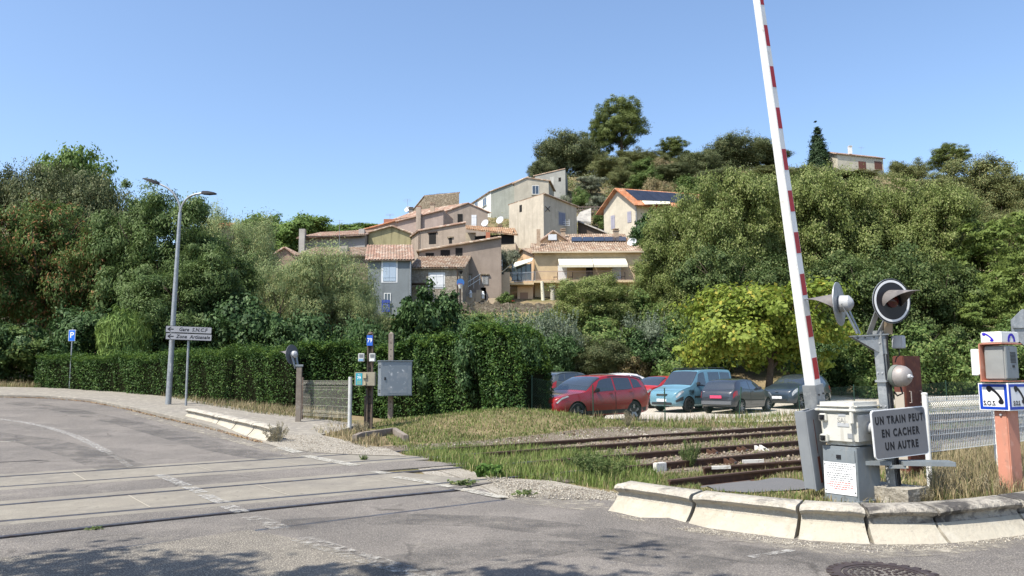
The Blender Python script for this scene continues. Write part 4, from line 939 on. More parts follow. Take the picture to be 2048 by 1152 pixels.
# ------------------------------------------------------------------ parked cars
mTyre = mat('tyre', (.018, .018, .019), .8); mRim = mat('alloy_rim', (.30, .30, .31), .35, metal=.7); mDarkRim = mat('dark_rim', (.05, .05, .05), .5, metal=.4)
mArch = mat('arch_black', (.012, .012, .013), .9); mTrim = mat('black_trim', (.03, .03, .032), .6)
def glass():
    if 'car_glass' in MATS: return MATS['car_glass']
    M = mat('car_glass', (.03, .037, .044), .03, spec=1.0, coat=.6); return M
mLampG = mat('headlamp_glass', (.55, .56, .54), .12, spec=.8, layers=[((.25, .26, .27), 9, .45, .6, .7)]); mTailG = mat('tail_lamp', (.30, .012, .014), .15, spec=.7)
mChrome = mat('chrome', (.55, .56, .58), .2, metal=.9)
def cspline(xs, ys):
    """monotone-ish smooth curve through points"""
    xs = np.array(xs, float); ys = np.array(ys, float)
    m_ = np.zeros(len(xs)); d = np.diff(ys) / np.diff(xs)
    m_[0], m_[-1] = d[0], d[-1]
    for i in range(1, len(xs) - 1): m_[i] = 0 if d[i - 1] * d[i] <= 0 else 2 * d[i - 1] * d[i] / (d[i - 1] + d[i])
    def f(x):
        x = np.clip(x, xs[0], xs[-1]); i = int(min(max(np.searchsorted(xs, x) - 1, 0), len(xs) - 2)); h = xs[i + 1] - xs[i]; t = (x - xs[i]) / h
        return (2*t**3-3*t*t+1)*ys[i] + (t**3-2*t*t+t)*h*m_[i] + (-2*t**3+3*t*t)*ys[i+1] + (t**3-t*t)*h*m_[i+1]
    return f
class CarShape:
    def __init__(s, L, W, top, belt, low, plan, tumble=.30):
        s.L, s.W = L, W; s.top = cspline(*zip(*top)); s.belt = cspline(*zip(*belt)); s.low = cspline(*zip(*low)); s.plan = cspline(*zip(*plan)); s.tumble = tumble
    def sec(s, x):
        w_ = s.W / 2 * s.plan(x); lo, be, to = s.low(x), s.belt(x), s.top(x); be = min(be, to); g = max(0, to - be); k = min(1, g / .35); h = be - lo
        wr = w_ * .955 - g * s.tumble
        return [(0, lo), (w_ * .80, lo), (w_ * .955, lo + .06 * min(1, h / .4)), (w_, lo + .42 * h), (w_ * .995, lo + .72 * h), (w_ * .955, be), (wr, max(be + .003, to - .075 * k - .012)), (wr - .10 - .05 * (1 - k), to - .012), (0, to + .012)]
    def pt(s, x, t, side=1, off=0.0):
        q = s.sec(x); i = int(min(t, 7.9999)); f = t - i; n = len(q)
        def c(j): return np.array(q[j]) if 0 <= j < n else (np.array([-q[1][0], q[1][1]]) if j < 0 else np.array([-q[n - 2][0], q[n - 2][1]]))
        a, b, c_, d = c(i - 1), c(i), c(i + 1), c(i + 2)
        m1, m2 = (c_ - a) / 2 * .75, (d - b) / 2 * .75
        p = (2*f**3-3*f*f+1)*b + (f**3-2*f*f+f)*m1 + (-2*f**3+3*f*f)*c_ + (f**3-f*f)*m2
        return Vector((s.L / 2 - x, side * p[0], p[1]))
    def npt(s, x, t, side, off):
        e = .01; p = s.pt(x, t, side); du = s.pt(min(x + e, s.L), t, side) - s.pt(max(x - e, 0), t, side); dv = s.pt(x, min(t + .02, 8), side) - s.pt(x, max(t - .02, 0), side)
        n = du.cross(dv) * side
        if n.length < 1e-9: return p
        n.normalize(); c = Vector((0, 0, .7))
        if n.dot(p - Vector((p.x * .9, 0, .55))) < 0: n = -n
        return p + n * off
    def patch(s, corners, side, off, nu=8, nv=6, thick=.012):
        """corners: (x,t) of four corners in order; bilinear in shape space"""
        vs = []; fs = []
        for o_ in (off, off - thick):
            for i in range(nu + 1):
                for j in range(nv + 1):
                    a, b = i / nu, j / nv; (x0, t0), (x1, t1), (x2, t2), (x3, t3) = corners
                    x = (x0 * (1 - a) + x1 * a) * (1 - b) + (x3 * (1 - a) + x2 * a) * b; t = (t0 * (1 - a) + t1 * a) * (1 - b) + (t3 * (1 - a) + t2 * a) * b
                    vs.append(s.npt(x, t, side, o_))
        N = (nu + 1) * (nv + 1); g = lambda i, j, k: k * N + i * (nv + 1) + j
        for k in (0, 1):
            for i in range(nu):
                for j in range(nv): fs.append((g(i, j, k), g(i + 1, j, k), g(i + 1, j + 1, k), g(i, j + 1, k)))
        for i in range(nu): fs += [(g(i, 0, 0), g(i + 1, 0, 0), g(i + 1, 0, 1), g(i, 0, 1)), (g(i, nv, 0), g(i + 1, nv, 0), g(i + 1, nv, 1), g(i, nv, 1))]
        for j in range(nv): fs += [(g(0, j, 0), g(0, j + 1, 0), g(0, j + 1, 1), g(0, j, 1)), (g(nu, j, 0), g(nu, j + 1, 0), g(nu, j + 1, 1), g(nu, j, 1))]
        return vs, fs
def make_car(name, label, paint, shape, spec, loc, heading, plate=None, plate_col=None, full=True):
    """heading: world direction the car's nose points to"""
    s = shape; L = s.L; rz = math.atan2(heading[1], heading[0]); root = thing(name, label, spec.get('cat', 'car'), loc, rz, 'cars parked in the gravel yard')
    xs = sorted(set([0, .02, .06, .12, .2] + list(np.linspace(.3, L - .3, 46)) + [L - .2, L - .12, L - .06, L - .02, L])); ts = np.linspace(0, 8, 41)
    vs = []; fs = []; n = 2 * len(ts) - 2
    for x in xs:
        rr = [s.pt(x, t, 1) for t in ts]; ll = [s.pt(x, t, -1) for t in ts][1:-1][::-1]; ring_ = rr + ll
        e = min(x, L - x); kx = 1 - .10 * max(0, 1 - e / .12) ** 2
        zc = (s.low(x) + s.top(x)) / 2
        vs += [Vector((p.x, p.y * kx, zc + (p.z - zc) * kx)) for p in ring_]
    for i in range(len(xs) - 1):
        for k in range(n): fs.append((i * n + k, i * n + (k + 1) % n, (i + 1) * n + (k + 1) % n, (i + 1) * n + k))
    for base, flip in ((0, 1), ((len(xs) - 1) * n, 0)):
        c = sum((vs[base + k] for k in range(n)), Vector()) / n; vs.append(c); ci = len(vs) - 1
        for k in range(n): fs.append((base + k, base + (k + 1) % n, ci))
    mb = MB(); mb.add(vs, fs); body = mb.build('body', paint, root, smooth=True, angle=60)
    # wheel arches are cut out of the body
    wr = spec['wr']; wx = spec['wheels']; cut = MB()
    for x in wx:
        for sd in (-1, 1): cut.lathe([(wr * 1.17, 0), (wr * 1.17, .34)], (L / 2 - x, sd * (s.W / 2 + .05), wr * .99), (0, -sd, 0), 28)
    co = cut.build('cutter', mArch, root); bo = body.modifiers.new('b', 'BOOLEAN'); bo.object = co; bo.operation = 'DIFFERENCE'; bo.solver = 'EXACT'; bo.material_mode = 'TRANSFER'
    dg = bpy.context.evaluated_depsgraph_get(); nm = bpy.data.meshes.new_from_object(body.evaluated_get(dg)); body.modifiers.clear(); body.data = nm
    bpy.data.objects.remove(co)
    nm.polygons.foreach_set('use_smooth', np.ones(len(nm.polygons), bool)); nm.set_sharp_from_angle(angle=math.radians(50))
    def pat(nm_, corners, sd, off, m_, par=None, **k): mb = MB(); mb.add(*s.patch(corners, sd, off, **k)); return mb.build(nm_, m_, par or root, smooth=True, angle=50)
    G_ = glass()
    w0, w1 = spec['windscreen']; 
    for nm_, (a, b), tt in (('windscreen', (w0, w1), spec.get('wt', 6.2)), ('rear_window', spec['rear'], spec.get('rt', 6.3))):
        mb = MB(); 
        for sd in (1, -1):
            k = s.patch([(a, tt), (b, tt), (b, 8), (a, 8)], sd, .006, 8, 6); mb.add(*k)
        mb.build(nm_, G_, root, smooth=True, angle=60)
    for sd in (1, -1):
        for wd in spec['windows']: pat('side_window', wd, sd, .006, G_)
        for i, dr in enumerate(spec.get('doors', [])):
            d_ = pat('door', dr, sd, .0045, paint, nu=10, nv=10, thick=.004)
            e = .012; pat('door_gap', [(dr[0][0] - e, dr[0][1] - .03), (dr[1][0] + e, dr[1][1] - .03), (dr[2][0] + e, dr[2][1] + .02), (dr[3][0] - e, dr[3][1] + .02)], sd, .0028, mArch, d_, nu=10, nv=10, thick=.004)
            hx = dr[2][0] - .20; p = s.npt(hx, 4.72, sd, .02); mb = MB(); mb.box(p, (.17, .025, .03), bev=.008); mb.build('handle', spec.get('handle', paint), d_, smooth=True)
        if 'mirror' in spec:
            mx, mt_ = spec['mirror']; p = s.npt(mx, mt_, sd, .09); mb = MB(); mb.box(p, (.11, .17, .13), bev=.03); mb.box(p - Vector((0, sd * .09, .04)), (.05, .08, .03)); mb.build('mirror', spec.get('mirror_mat', paint), root, smooth=True)
        for hl in spec['headlights']: pat('headlight', hl, sd, .008, mLampG)
        for tl in spec['taillights']: pat('tail_light', tl, sd, .008, mTailG)
        for st in spec.get('side_trims', []): pat('side_trim', st, sd, .012, mTrim)
    for nm_, z, hgt, wid, x, m_ in spec.get('fronts', []):
        mb = MB(); xx = L / 2 - x
        mb.box((xx, 0, z), (.05, wid, hgt), bev=min(.02, hgt / 3)); mb.build(nm_, m_, root, smooth=True)
    for x in wx:
        for sd in (-1, 1):
            c = Vector((L / 2 - x, sd * (s.W / 2 - .105), wr)); ax = Vector((0, sd, 0)); w_ = .105
            wh = MB(); wh.lathe([(wr * .62, -w_), (wr * .9, -w_), (wr, -w_ * .65), (wr, w_ * .65), (wr * .93, w_), (wr * .66, w_), (wr * .62, w_ * .6), (wr * .62, -w_)], c, ax, 28)
            tw = wh.build('wheel', mTyre, root, smooth=True, angle=50)
            mb = MB(); a = Vector((1, 0, 0)); b = Vector((0, 0, 1)); mb.lathe([(.01, w_ * .55), (wr * .16, w_ * .62), (wr * .18, w_ * .3), (wr * .60, w_ * .15), (wr * .66, w_ * .9), (wr * .69, w_ * .9), (wr * .66, -w_ * .5), (.02, -w_ * .5)], c, ax, 24)
            ns = spec.get('spokes', 5)
            for k in range(ns):
                th = 2 * math.pi * k / ns + .3; o1, o2 = c + ax * (w_ * .55) + (a * math.cos(th) + b * math.sin(th)) * wr * .12, c + ax * (w_ * .8) + (a * math.cos(th) + b * math.sin(th)) * wr * .66; mb.bar(o1, o2, wr * spec.get('sw', .16), .03, up=ax)
            mb.build('rim', spec.get('rim', mRim), tw, smooth=True, angle=40)
    if plate:
        z, front = plate; xx = (L / 2 + .012 - spec.get('pin', 0)) if front else -(L / 2 + .012 - spec.get('pin', 0)); mb = MB(); mb.box((xx, 0, z), (.02, .52, .115)); pl = mb.build('number_plate', plate_col or mSignW, root)
        if spec.get('plate_text'):
            text(spec['plate_text'], .095, mInk, pl, (xx + (.0115 if front else -.0115), 0, z), (math.pi / 2, 0, math.pi / 2 if front else -math.pi / 2), sx=.85, bold=.001)
    return root, s
def carpaint(name, col, **k): return mat(name, col, .32, spec=.5, coat=.8, layers=[(tuple(c * .85 for c in col), 1.5, .45, .6, .4)], **k)
def hd(a): a = math.radians(a); return (-math.cos(a), -math.sin(a))
# SUV
suvS = CarShape(4.5, 1.86, [(0, .70), (.05, .86), (.5, .98), (1.15, 1.06), (1.28, 1.10), (1.75, 1.42), (2.2, 1.58), (2.8, 1.62), (3.5, 1.60), (4.05, 1.50), (4.32, 1.20), (4.45, 1.0), (4.5, .82)],
    [(0, .66), (.3, .90), (1.1, 1.0), (2.0, 1.03), (3.2, 1.08), (4.0, 1.14), (4.3, 1.06), (4.5, .80)], [(0, .34), (.15, .26), (.8, .24), (3.7, .25), (4.35, .32), (4.5, .42)], [(0, .78), (.1, .86), (.35, .955), (1.0, .99), (2.4, 1.0), (3.9, .985), (4.3, .93), (4.5, .84)])
suvSpec = dict(wr=.355, wheels=(.88, 3.55), windscreen=(1.30, 2.06), rear=(4.02, 4.34), windows=[[(1.62, 5.1), (2.62, 5.1), (2.60, 5.95), (2.0, 5.9)], [(2.70, 5.1), (3.52, 5.1), (3.46, 5.95), (2.68, 5.95)], [(3.58, 5.12), (4.02, 5.2), (3.86, 5.85), (3.54, 5.95)]],
    doors=[[(1.42, 2.4), (2.62, 2.4), (2.62, 4.93), (1.5, 4.93)], [(2.66, 2.4), (3.35, 2.4), (3.60, 4.93), (2.66, 4.93)]], mirror=(1.75, 5.2), mirror_mat=mBlack,
    headlights=[[(.10, 4.55), (.52, 4.75), (.46, 5.15), (.06, 4.95)]], taillights=[[(4.16, 4.5), (4.44, 4.5), (4.40, 4.85), (4.1, 4.85)]],
    side_trims=[[(.3, 2.02), (4.2, 2.02), (4.2, 2.5), (.3, 2.5)], [(2.45, 6.15), (4.0, 6.15), (3.95, 6.32), (2.45, 6.32)]],
    fronts=[('grille', .62, .22, 1.25, .02, mTrim), ('lower_grille', .40, .14, 1.2, -.005, mTrim)], rim=mRim, spokes=5, sw=.26)
mRedCar = carpaint('red_car_paint', (.30, .007, .011)); mRedOld = carpaint('plain_red_paint', (.48, .02, .018))
def at(px, Y, py=800): p = P(px, py, Y); return Vector((p.x, p.y, float(HR(p.x, p.y)) + .05))
make_car('parked_car', 'glossy red sport utility car nearest the chain link fence', mRedCar, suvS, suvSpec, at(1178, 27.6), hd(38), (.52, True))
# blue van
vanS = CarShape(4.12, 1.73, [(0, .62), (.04, .80), (.3, .94), (.85, 1.08), (.98, 1.13), (1.35, 1.50), (1.6, 1.73), (1.9, 1.80), (3.0, 1.82), (3.85, 1.80), (4.02, 1.70), (4.09, 1.30), (4.12, .80)],
    [(0, .60), (.3, .86), (.9, 1.02), (2.0, 1.04), (3.5, 1.06), (4.0, 1.06), (4.12, .78)], [(0, .32), (.15, .24), (.8, .22), (3.4, .24), (4.0, .30), (4.12, .38)], [(0, .80), (.08, .87), (.35, .96), (1.0, .99), (2.0, 1.0), (3.8, 1.0), (4.05, .97), (4.12, .93)], tumble=.16)
mVan = carpaint('sky_blue_paint', (.125, .26, .325)); mVanB = mat('two_tone_bumper', (.28, .42, .48), .45)
vanSpec = dict(cat='van', wr=.315, wheels=(.80, 3.49), windscreen=(1.0, 1.58), rear=(4.02, 4.085), rt=6.6, windows=[[(1.36, 5.12), (2.02, 5.12), (2.0, 5.92), (1.62, 5.9)], [(2.28, 5.2), (3.06, 5.2), (3.06, 5.9), (2.28, 5.9)], [(3.14, 5.2), (3.86, 5.2), (3.82, 5.88), (3.14, 5.9)]],
    doors=[[(1.18, 2.3), (2.12, 2.3), (2.12, 4.93), (1.22, 4.93)], [(2.18, 2.3), (3.05, 2.3), (3.12, 4.93), (2.18, 4.93)]], mirror=(1.42, 5.35), mirror_mat=mTrim, handle=mTrim,
    headlights=[[(.08, 4.2), (.50, 4.55), (.42, 5.1), (.06, 4.95)]], taillights=[[(4.04, 3.6), (4.10, 3.6), (4.08, 5.3), (4.02, 5.3)]], side_trims=[[(1.16, 3.1), (3.1, 3.1), (3.1, 3.45), (1.16, 3.45)], [(.04, 2.9), (.42, 2.9), (.42, 3.7), (.04, 3.7)]],
    fronts=[('grille', .72, .10, .62, .03, mTrim), ('bumper_opening', .36, .10, 1.1, -.005, mTrim), ('emblem_bar', .72, .018, .5, -.004, mChrome), ('emblem_bar', .76, .018, .44, .0, mChrome)], rim=mDarkRim, spokes=7, sw=.2)
VAN, vs_ = make_car('parked_van', 'light blue passenger van with black roof bars and number stickers', mVan, vanS, vanSpec, at(1384, 35.2), hd(39), (.50, True))
mb = MB(); mb.box((-.05, 0, 1.815), (.8, .9, .03), bev=.01); mb.build('roof_window', mArch, VAN)
for sd in (1, -1):
    mb = MB(); mb.tube([(.5, sd * .60, 1.80), (.42, sd * .60, 1.87), (-1.55, sd * .60, 1.88), (-1.65, sd * .60, 1.81)], .018, 8); mb.build('roof_rail', mTrim, VAN, smooth=True)
mb = MB(); 
for i, row in enumerate(('U2A8', 'LUD')):
    p = vanS.npt(.98, 4.35 - i * .42, 1, .008)
    text(row, .15, mInk, VAN, p, (math.radians(84), 0, math.radians(180)), name='sticker_lettering', bold=.006)
# rear of the dark hatchback with red plate
hatS = CarShape(3.84, 1.66, [(0, .58), (.05, .72), (.5, .86), (1.0, .97), (1.12, 1.0), (1.6, 1.28), (2.0, 1.41), (2.5, 1.44), (3.1, 1.40), (3.4, 1.30), (3.68, .98), (3.8, .90), (3.84, .70)],
    [(0, .56), (.4, .80), (1.1, .93), (2.2, .96), (3.2, 1.0), (3.6, .96), (3.84, .68)], [(0, .30), (.15, .22), (.8, .2), (3.1, .22), (3.7, .30), (3.84, .40)], [(0, .76), (.1, .86), (.4, .96), (1.2, 1.0), (3.0, 1.0), (3.6, .95), (3.84, .86)], tumble=.33)
hatSpec = dict(wr=.295, wheels=(.74, 3.18), windscreen=(1.13, 1.92), rear=(3.36, 3.66), rt=6.35, windows=[[(1.5, 5.1), (2.36, 5.1), (2.34, 5.92), (1.86, 5.85)], [(2.44, 5.1), (3.18, 5.2), (3.02, 5.85), (2.42, 5.92)]],
    doors=[[(1.2, 2.4), (2.38, 2.4), (2.38, 4.93), (1.24, 4.93)]], mirror=(1.6, 5.25), headlights=[[(.10, 4.1), (.62, 4.6), (.54, 5.1), (.08, 4.9)]], taillights=[[(3.50, 3.9), (3.78, 4.0), (3.74, 4.85), (3.46, 4.85)]],
    side_trims=[[(1.1, 3.0), (2.9, 3.0), (2.9, 3.25), (1.1, 3.25)]], fronts=[('grille', .42, .12, .9, .0, mTrim)], rim=mRim, spokes=9, sw=.12)
mGreyCar = carpaint('dark_grey_paint', (.030, .034, .046)); mNavy = carpaint('dark_blue_grey_paint', (.022, .034, .052)); mPinkPlate = mat('red_plate', (.72, .06, .14), .5)
def front_dir(a): a = math.radians(a); return (math.cos(a), math.sin(a))
h2 = dict(hatSpec); h2['pin'] = -.012
HT, hs_ = make_car('parked_car', 'dark grey hatchback seen from behind with a red number plate', mGreyCar, hatS, h2, at(1476, 34.0), front_dir(47), (.70, False), mPinkPlate)
mb = MB(); mb.box((-1.90, 0, .46), (.06, 1.40, .20), bev=.03); mb.build('rear_bumper', mat('bumper_grey', (.12, .125, .135), .5), HT, smooth=True)
for nm_, y, r in (('white_sticker', .58, .06),): MB().lathe([(r, 0), (r, .006)], (-1.84, y, .86), (-1, 0, 0), 16).build(nm_, mSignW, HT)
MB().bar((-1.66, .25, 1.02), (-1.58, -.28, 1.10), .02).build('rear_wiper', mTrim, HT)
c3S = CarShape(3.85, 1.67, [(0, .62), (.05, .78), (.4, .93), (.85, 1.04), (.98, 1.08), (1.5, 1.37), (1.9, 1.48), (2.5, 1.52), (3.1, 1.46), (3.5, 1.25), (3.72, .98), (3.82, .85), (3.85, .70)],
    [(0, .60), (.35, .86), (1.0, .97), (2.2, 1.0), (3.2, 1.02), (3.6, .97), (3.85, .68)], hatSpec and [(0, .30), (.15, .22), (.8, .2), (3.1, .22), (3.7, .30), (3.85, .40)], [(0, .76), (.1, .87), (.4, .97), (1.2, 1.0), (2.9, 1.0), (3.5, .95), (3.85, .84)], tumble=.30)
c3Spec = dict(hatSpec); c3Spec.update(wheels=(.72, 3.18), windscreen=(1.0, 1.82), rear=(3.3, 3.66), windows=[[(1.36, 5.1), (2.3, 5.1), (2.28, 5.92), (1.74, 5.85)], [(2.38, 5.1), (3.2, 5.2), (2.96, 5.85), (2.36, 5.92)]], mirror=(1.5, 5.3),
    headlights=[[(.08, 4.0), (.50, 4.35), (.56, 5.15), (.10, 5.0)]], fronts=[('grille', .58, .05, .7, .01, mTrim), ('bumper_opening', .36, .12, 1.0, .0, mTrim), ('emblem', .74, .05, .16, .0, mChrome)], spokes=6)
make_car('parked_car', 'dark blue small car with round pale headlamps behind the barrier boom', mNavy, c3S, c3Spec, at(1596, 37.0), hd(42), (.48, True))
make_car('parked_car', 'plain red small car half hidden between the red and blue vehicles', mRedOld, hatS, hatSpec, at(1312, 38.0), hd(42), (.45, True))
mWhiteCar = carpaint('white_car_paint', (.72, .72, .72)); mSilver = mat('silver_paint', (.42, .44, .45), .3, metal=.6, coat=.6); mGreenCar = carpaint('green_grey_paint', (.07, .085, .085))
make_car('parked_car', 'white car whose roof shows behind the red ones', mWhiteCar, c3S, c3Spec, at(1258, 40.5), front_dir(30), (.45, False))
make_car('parked_car', 'silver car whose roof just shows above the glossy red one', mSilver, c3S, c3Spec, at(1196, 39.0), hd(60), (.45, True))
s5 = dict(suvSpec); s5['doors'] = suvSpec['doors']; s5['taillights'] = [[(4.2, 4.0), (4.46, 4.0), (4.38, 5.2), (4.12, 5.2)]]
make_car('parked_car', 'dark green grey people carrier behind the tall hedge end', mGreenCar, suvS, s5, at(1142, 40.0), front_dir(42), (.7, False))
# ------------------------------------------------------------------ village on the hill
def plaster(name, c, stain=.5, dark=.6):
    c = (c[0] * 1.20, c[1] * 1.27, c[2] * 1.36)
    return mat(name, c, .92, spec=.1, layers=[(tuple(k * .80 for k in c), .35, .42, .62, .7), (tuple(k * 1.12 for k in c), 1.1, .48, .64, .6), (tuple(k * dark for k in c), 1.0, .52, .68, stain, (2.2, 2.2, .16)), (tuple(k * .7 for k in c), 7, .55, .68, .35)], bump=(9, .35, .03))
mTile = {}
def tilemat(name, c1, c2, c3):
    if name in MATS: return MATS[name]
    M = mat(name, c1, .9, spec=.1); n = M.node_tree.nodes; l = M.node_tree.links; b = n['Principled BSDF']; tc = n.new('ShaderNodeTexCoord')
    v = n.new('ShaderNodeTexVoronoi'); v.inputs['Scale'].default_value = 2.6; l.new(tc.outputs['Object'], v.inputs['Vector']); sp = n.new('ShaderNodeSeparateColor'); l.new(v.outputs['Color'], sp.inputs[0])
    a = _mix(n, l, c1, c2, sp.outputs[0]); r = n.new('ShaderNodeMapRange'); r.inputs[1].default_value = .55; r.inputs[2].default_value = .95; l.new(sp.outputs[1], r.inputs[0])
    a = _mix(n, l, a, c3, r.outputs[0]); f = _noise(n, l, tc.outputs['Object'], .8, lo=.45, hi=.62); a2 = _mix(n, l, a, (.20, .16, .12), .45); a = _mix(n, l, a, a2, f)
    l.new(a, b.inputs['Base Color']); MATS[name] = M; return M
tOld = tilemat('old_roof_tiles', (.37, .275, .195), (.29, .19, .135), (.50, .42, .33)); tRed = tilemat('red_roof_tiles', (.34, .21, .155), (.40, .275, .21), (.50, .41, .33)); tOrange = tilemat('orange_roof_tiles', (.44, .175, .085), (.38, .16, .085), (.50, .28, .17))
mWood = mat('dark_wood', (.05, .032, .024), .8); mDark = mat('dark_opening', (.012, .011, .010), .9); mFrameW = mat('white_frame', (.66, .66, .64), .5)
mShB = mat('pale_blue_shutter', (.36, .44, .53), .6); mShG = mat('blue_grey_shutter', (.16, .18, .25), .6); mShW = mat('white_shutter', (.68, .69, .70), .55); mShBr = mat('brown_shutter', (.14, .055, .035), .6); mShM = mat('mauve_grey_shutter', (.30, .29, .34), .6)
mStone = mat('rubble_stone', (.22, .18, .13), .95, spec=.1, layers=[((.20, .16, .11), 2.2, .45, .58, .8), ((.38, .32, .24), 4, .52, .6, .8), ((.11, .09, .065), 7, .52, .58, .75)], bump=(6, 1.0, .06))
mStoneL = mat('pale_rubble_stone', (.33, .29, .235), .95, spec=.1, layers=[((.25, .21, .165), 2.2, .45, .58, .8), ((.42, .38, .32), 4, .52, .6, .7), ((.16, .135, .105), 7, .53, .6, .6)], bump=(6, 1.0, .05))
mSolar = mat('solar_cells', (.022, .026, .04), .25, spec=.5, layers=[((.035, .04, .06), 1.2, .45, .6, .5)]); mMetalW = mat('white_metal', (.62, .63, .63), .45, metal=.2); mCanvas = mat('cream_canvas', (.66, .62, .48), .8, layers=[((.58, .54, .41), 3, .45, .6, .5)])
mClayPot = mat('chimney_render', (.40, .30, .21), .9, layers=[((.28, .2, .14), 4, .45, .62, .7)])

def p2(px, Y): v = P(px, 600, Y); return np.array([v.x, v.y])
class House:
    def __init__(s, name, label, wall, origin, zb, cat='house', group='houses of the hillside village'):
        s.o = thing(name, label, cat, (origin[0], origin[1], zb), group=group); s.wall = wall; s.zb = zb; s.off = Vector((origin[0], origin[1], zb))
    def L(s, v): return Vector(v) - s.off
    def gable(s, A, B, D, prof, roof, over=.28, th=.10, part='wall', wall=None, zb=None, eave=.3, flat=()):
        """A,B: ends of the gable wall on plan; D: vector along the ridge; prof: (s, z) outline of the wall head from A to B"""
        A, B, D = np.array(A, float), np.array(B, float), np.array(D, float); zb = s.zb if zb is None else zb; d = B - A
        P_ = lambda t, z, e: s.L((*(A + d * t + D * e), z)); n = len(prof); mb = MB()
        f = [P_(0, zb, 0)] + [P_(t, z, 0) for t, z in prof] + [P_(1, zb, 0)]; b = [P_(0, zb, 1)] + [P_(t, z, 1) for t, z in prof] + [P_(1, zb, 1)]; k = len(f)
        mb.add(f + b, [tuple(range(k)), tuple(range(k, 2 * k))[::-1]] + [(i, (i + 1) % k, k + (i + 1) % k, k + i) for i in range(k)])
        w_ = mb.build(part, wall or s.wall, s.o)
        Ld = np.linalg.norm(D); dl = np.linalg.norm(d); eo = over / Ld
        for i in range(n - 1):
            if i in flat: continue
            (t0, z0), (t1, z1) = prof[i], prof[i + 1]; run = (t1 - t0) * dl
            if run < .05: continue
            sl = (z1 - z0) / run; 
            if i == 0 and z1 >= z0 or (n == 2 and z1 >= z0): t0 -= eave / dl; z0 -= sl * eave
            if i == n - 2 and z1 <= z0: t1 += eave / dl; z1 += sl * eave
            lowhi = ((t0, z0), (t1, z1)) if z0 <= z1 else ((t1, z1), (t0, z0))
            s.tiles(*[s.L((*(A + d * t + D * e), z + .02)) for (t, z), e in ((lowhi[0], -eo), (lowhi[0], 1 + eo), (lowhi[1], 1 + eo), (lowhi[1], -eo))], roof, th)
        return w_
    def tiles(s, a, b, c, d, m_, th=.10, pitch=.27):
        """tiled slab: a-b eave, d-c ridge"""
        L = (b - a).length; R_ = (d - a).length; nr = (b - a).cross(d - a).normalized(); nr = nr if nr.z > 0 else -nr
        nu = max(4, int(L / pitch)); per = 4; nv = max(2, int(R_ / .38)); vs = []; fs = []
        us = np.arange(nu * per + 1) / (nu * per); cols = len(us)
        for j in range(nv):
            for e in (0, 1):
                t = (j + e) / nv
                for i, u in enumerate(us):
                    h = .085 * abs(math.sin(math.pi * u * nu)) + (.03 * (1 - e)) + (((j * 7 + (i // per) * 13) % 5) * .004)
                    vs.append(a.lerp(b, u).lerp(d.lerp(c, u), t) + nr * (th * .5 + h))
        for r in range(2 * nv - 1):
            for i in range(cols - 1): fs.append((r * cols + i, r * cols + i + 1, (r + 1) * cols + i + 1, (r + 1) * cols + i))
        N = len(vs); vs += [a - nr * th * .3, b - nr * th * .3, c - nr * th * .3, d - nr * th * .3]; 
        fs.append((N, N + 3, N + 2, N + 1)); top = [0, cols - 1, (2 * nv - 1) * cols + cols - 1, (2 * nv - 1) * cols]
        mb = MB(); mb.add(vs, fs)
        # verge and fascia boards
        T = [vs[i] for i in top]; Q = vs[N:]; M_ = len(mb.v); mb.add(T + Q, [(0, 4, 5, 1), (1, 5, 6, 2), (2, 6, 7, 3), (3, 7, 4, 0)])
        me = bpy.data.meshes.new('roof'); me.from_pydata([tuple(v) for v in mb.v], [], mb.f); me.update(); o = link('roof', me, m_, s.o); s.roof = o; return o
    def on(s, A, B, px, py):
        """point where the sight line of a pixel meets the wall A-B"""
        A, B = np.array(A), np.array(B); d = ray(px, py); e = B - A; den = d.x * e[1] - d.y * e[0]; t = (A[0] * e[1] - A[1] * e[0]) / den
        return Vector((d.x * t, d.y * t, EYE + d.z * t))
    def opening(s, A, B, x0, x1, y0, y1, kind='window', m_=None, frame=None, sill=True, par=None):
        a, b = s.on(A, B, x0, (y0 + y1) / 2), s.on(A, B, x1, (y0 + y1) / 2); zt, zb = s.on(A, B, (x0 + x1) / 2, y0).z, s.on(A, B, (x0 + x1) / 2, y1).z
        dr = b - a; dr.z = 0; wd = dr.length; dr.normalize(); nr = Vector((dr.y, -dr.x, 0)); nr = nr if nr.y < 0 or abs(nr.y) < .3 and nr.dot(a) < 0 else -nr
        c = (a + b) / 2; c.z = (zt + zb) / 2; c = s.L(c); h = zt - zb; rot = Matrix((dr, -nr, Vector((0, 0, 1)))).transposed(); o = None
        if kind == 'window':
            mb = MB(); mb.box(c + nr * .005, (wd, .05, h), rot); o = mb.build('window', m_ or glass(), s.o)
            if frame:
                mb = MB(); e = .07
                for sx in (-1, 1): mb.box(c + nr * .03 + dr * sx * (wd / 2 - e / 2), (e, .05, h), rot)
                for sz in (-1, 1): mb.box(c + nr * .03 + Vector((0, 0, sz * (h / 2 - e / 2))), (wd - 2 * e, .05, e), rot)
                mb.box(c + nr * .03, (.05, .05, h - 2 * e), rot); mb.build('frame', frame, o)
        elif kind == 'shutter':
            for sx in (-1, 1):
                mb = MB(); q = c + nr * .035 + dr * sx * wd * .252; mb.box(q, (wd * .48, .05, h), rot)
                for z in (-.32, .32): mb.box(q + nr * .03 + Vector((0, 0, z * h)), (wd * .44, .02, .07), rot)
                o = mb.build('shutter', m_, s.o)
            if frame:
                mb = MB(); mb.box(c + nr * .008, (wd + .3, .03, h + .3), rot); mb.build('surround', frame, s.o)
        elif kind == 'opening':
            mb = MB(); mb.box(c + nr * .004, (wd, .03, h), rot); o = mb.build('opening', m_ or mDark, s.o)
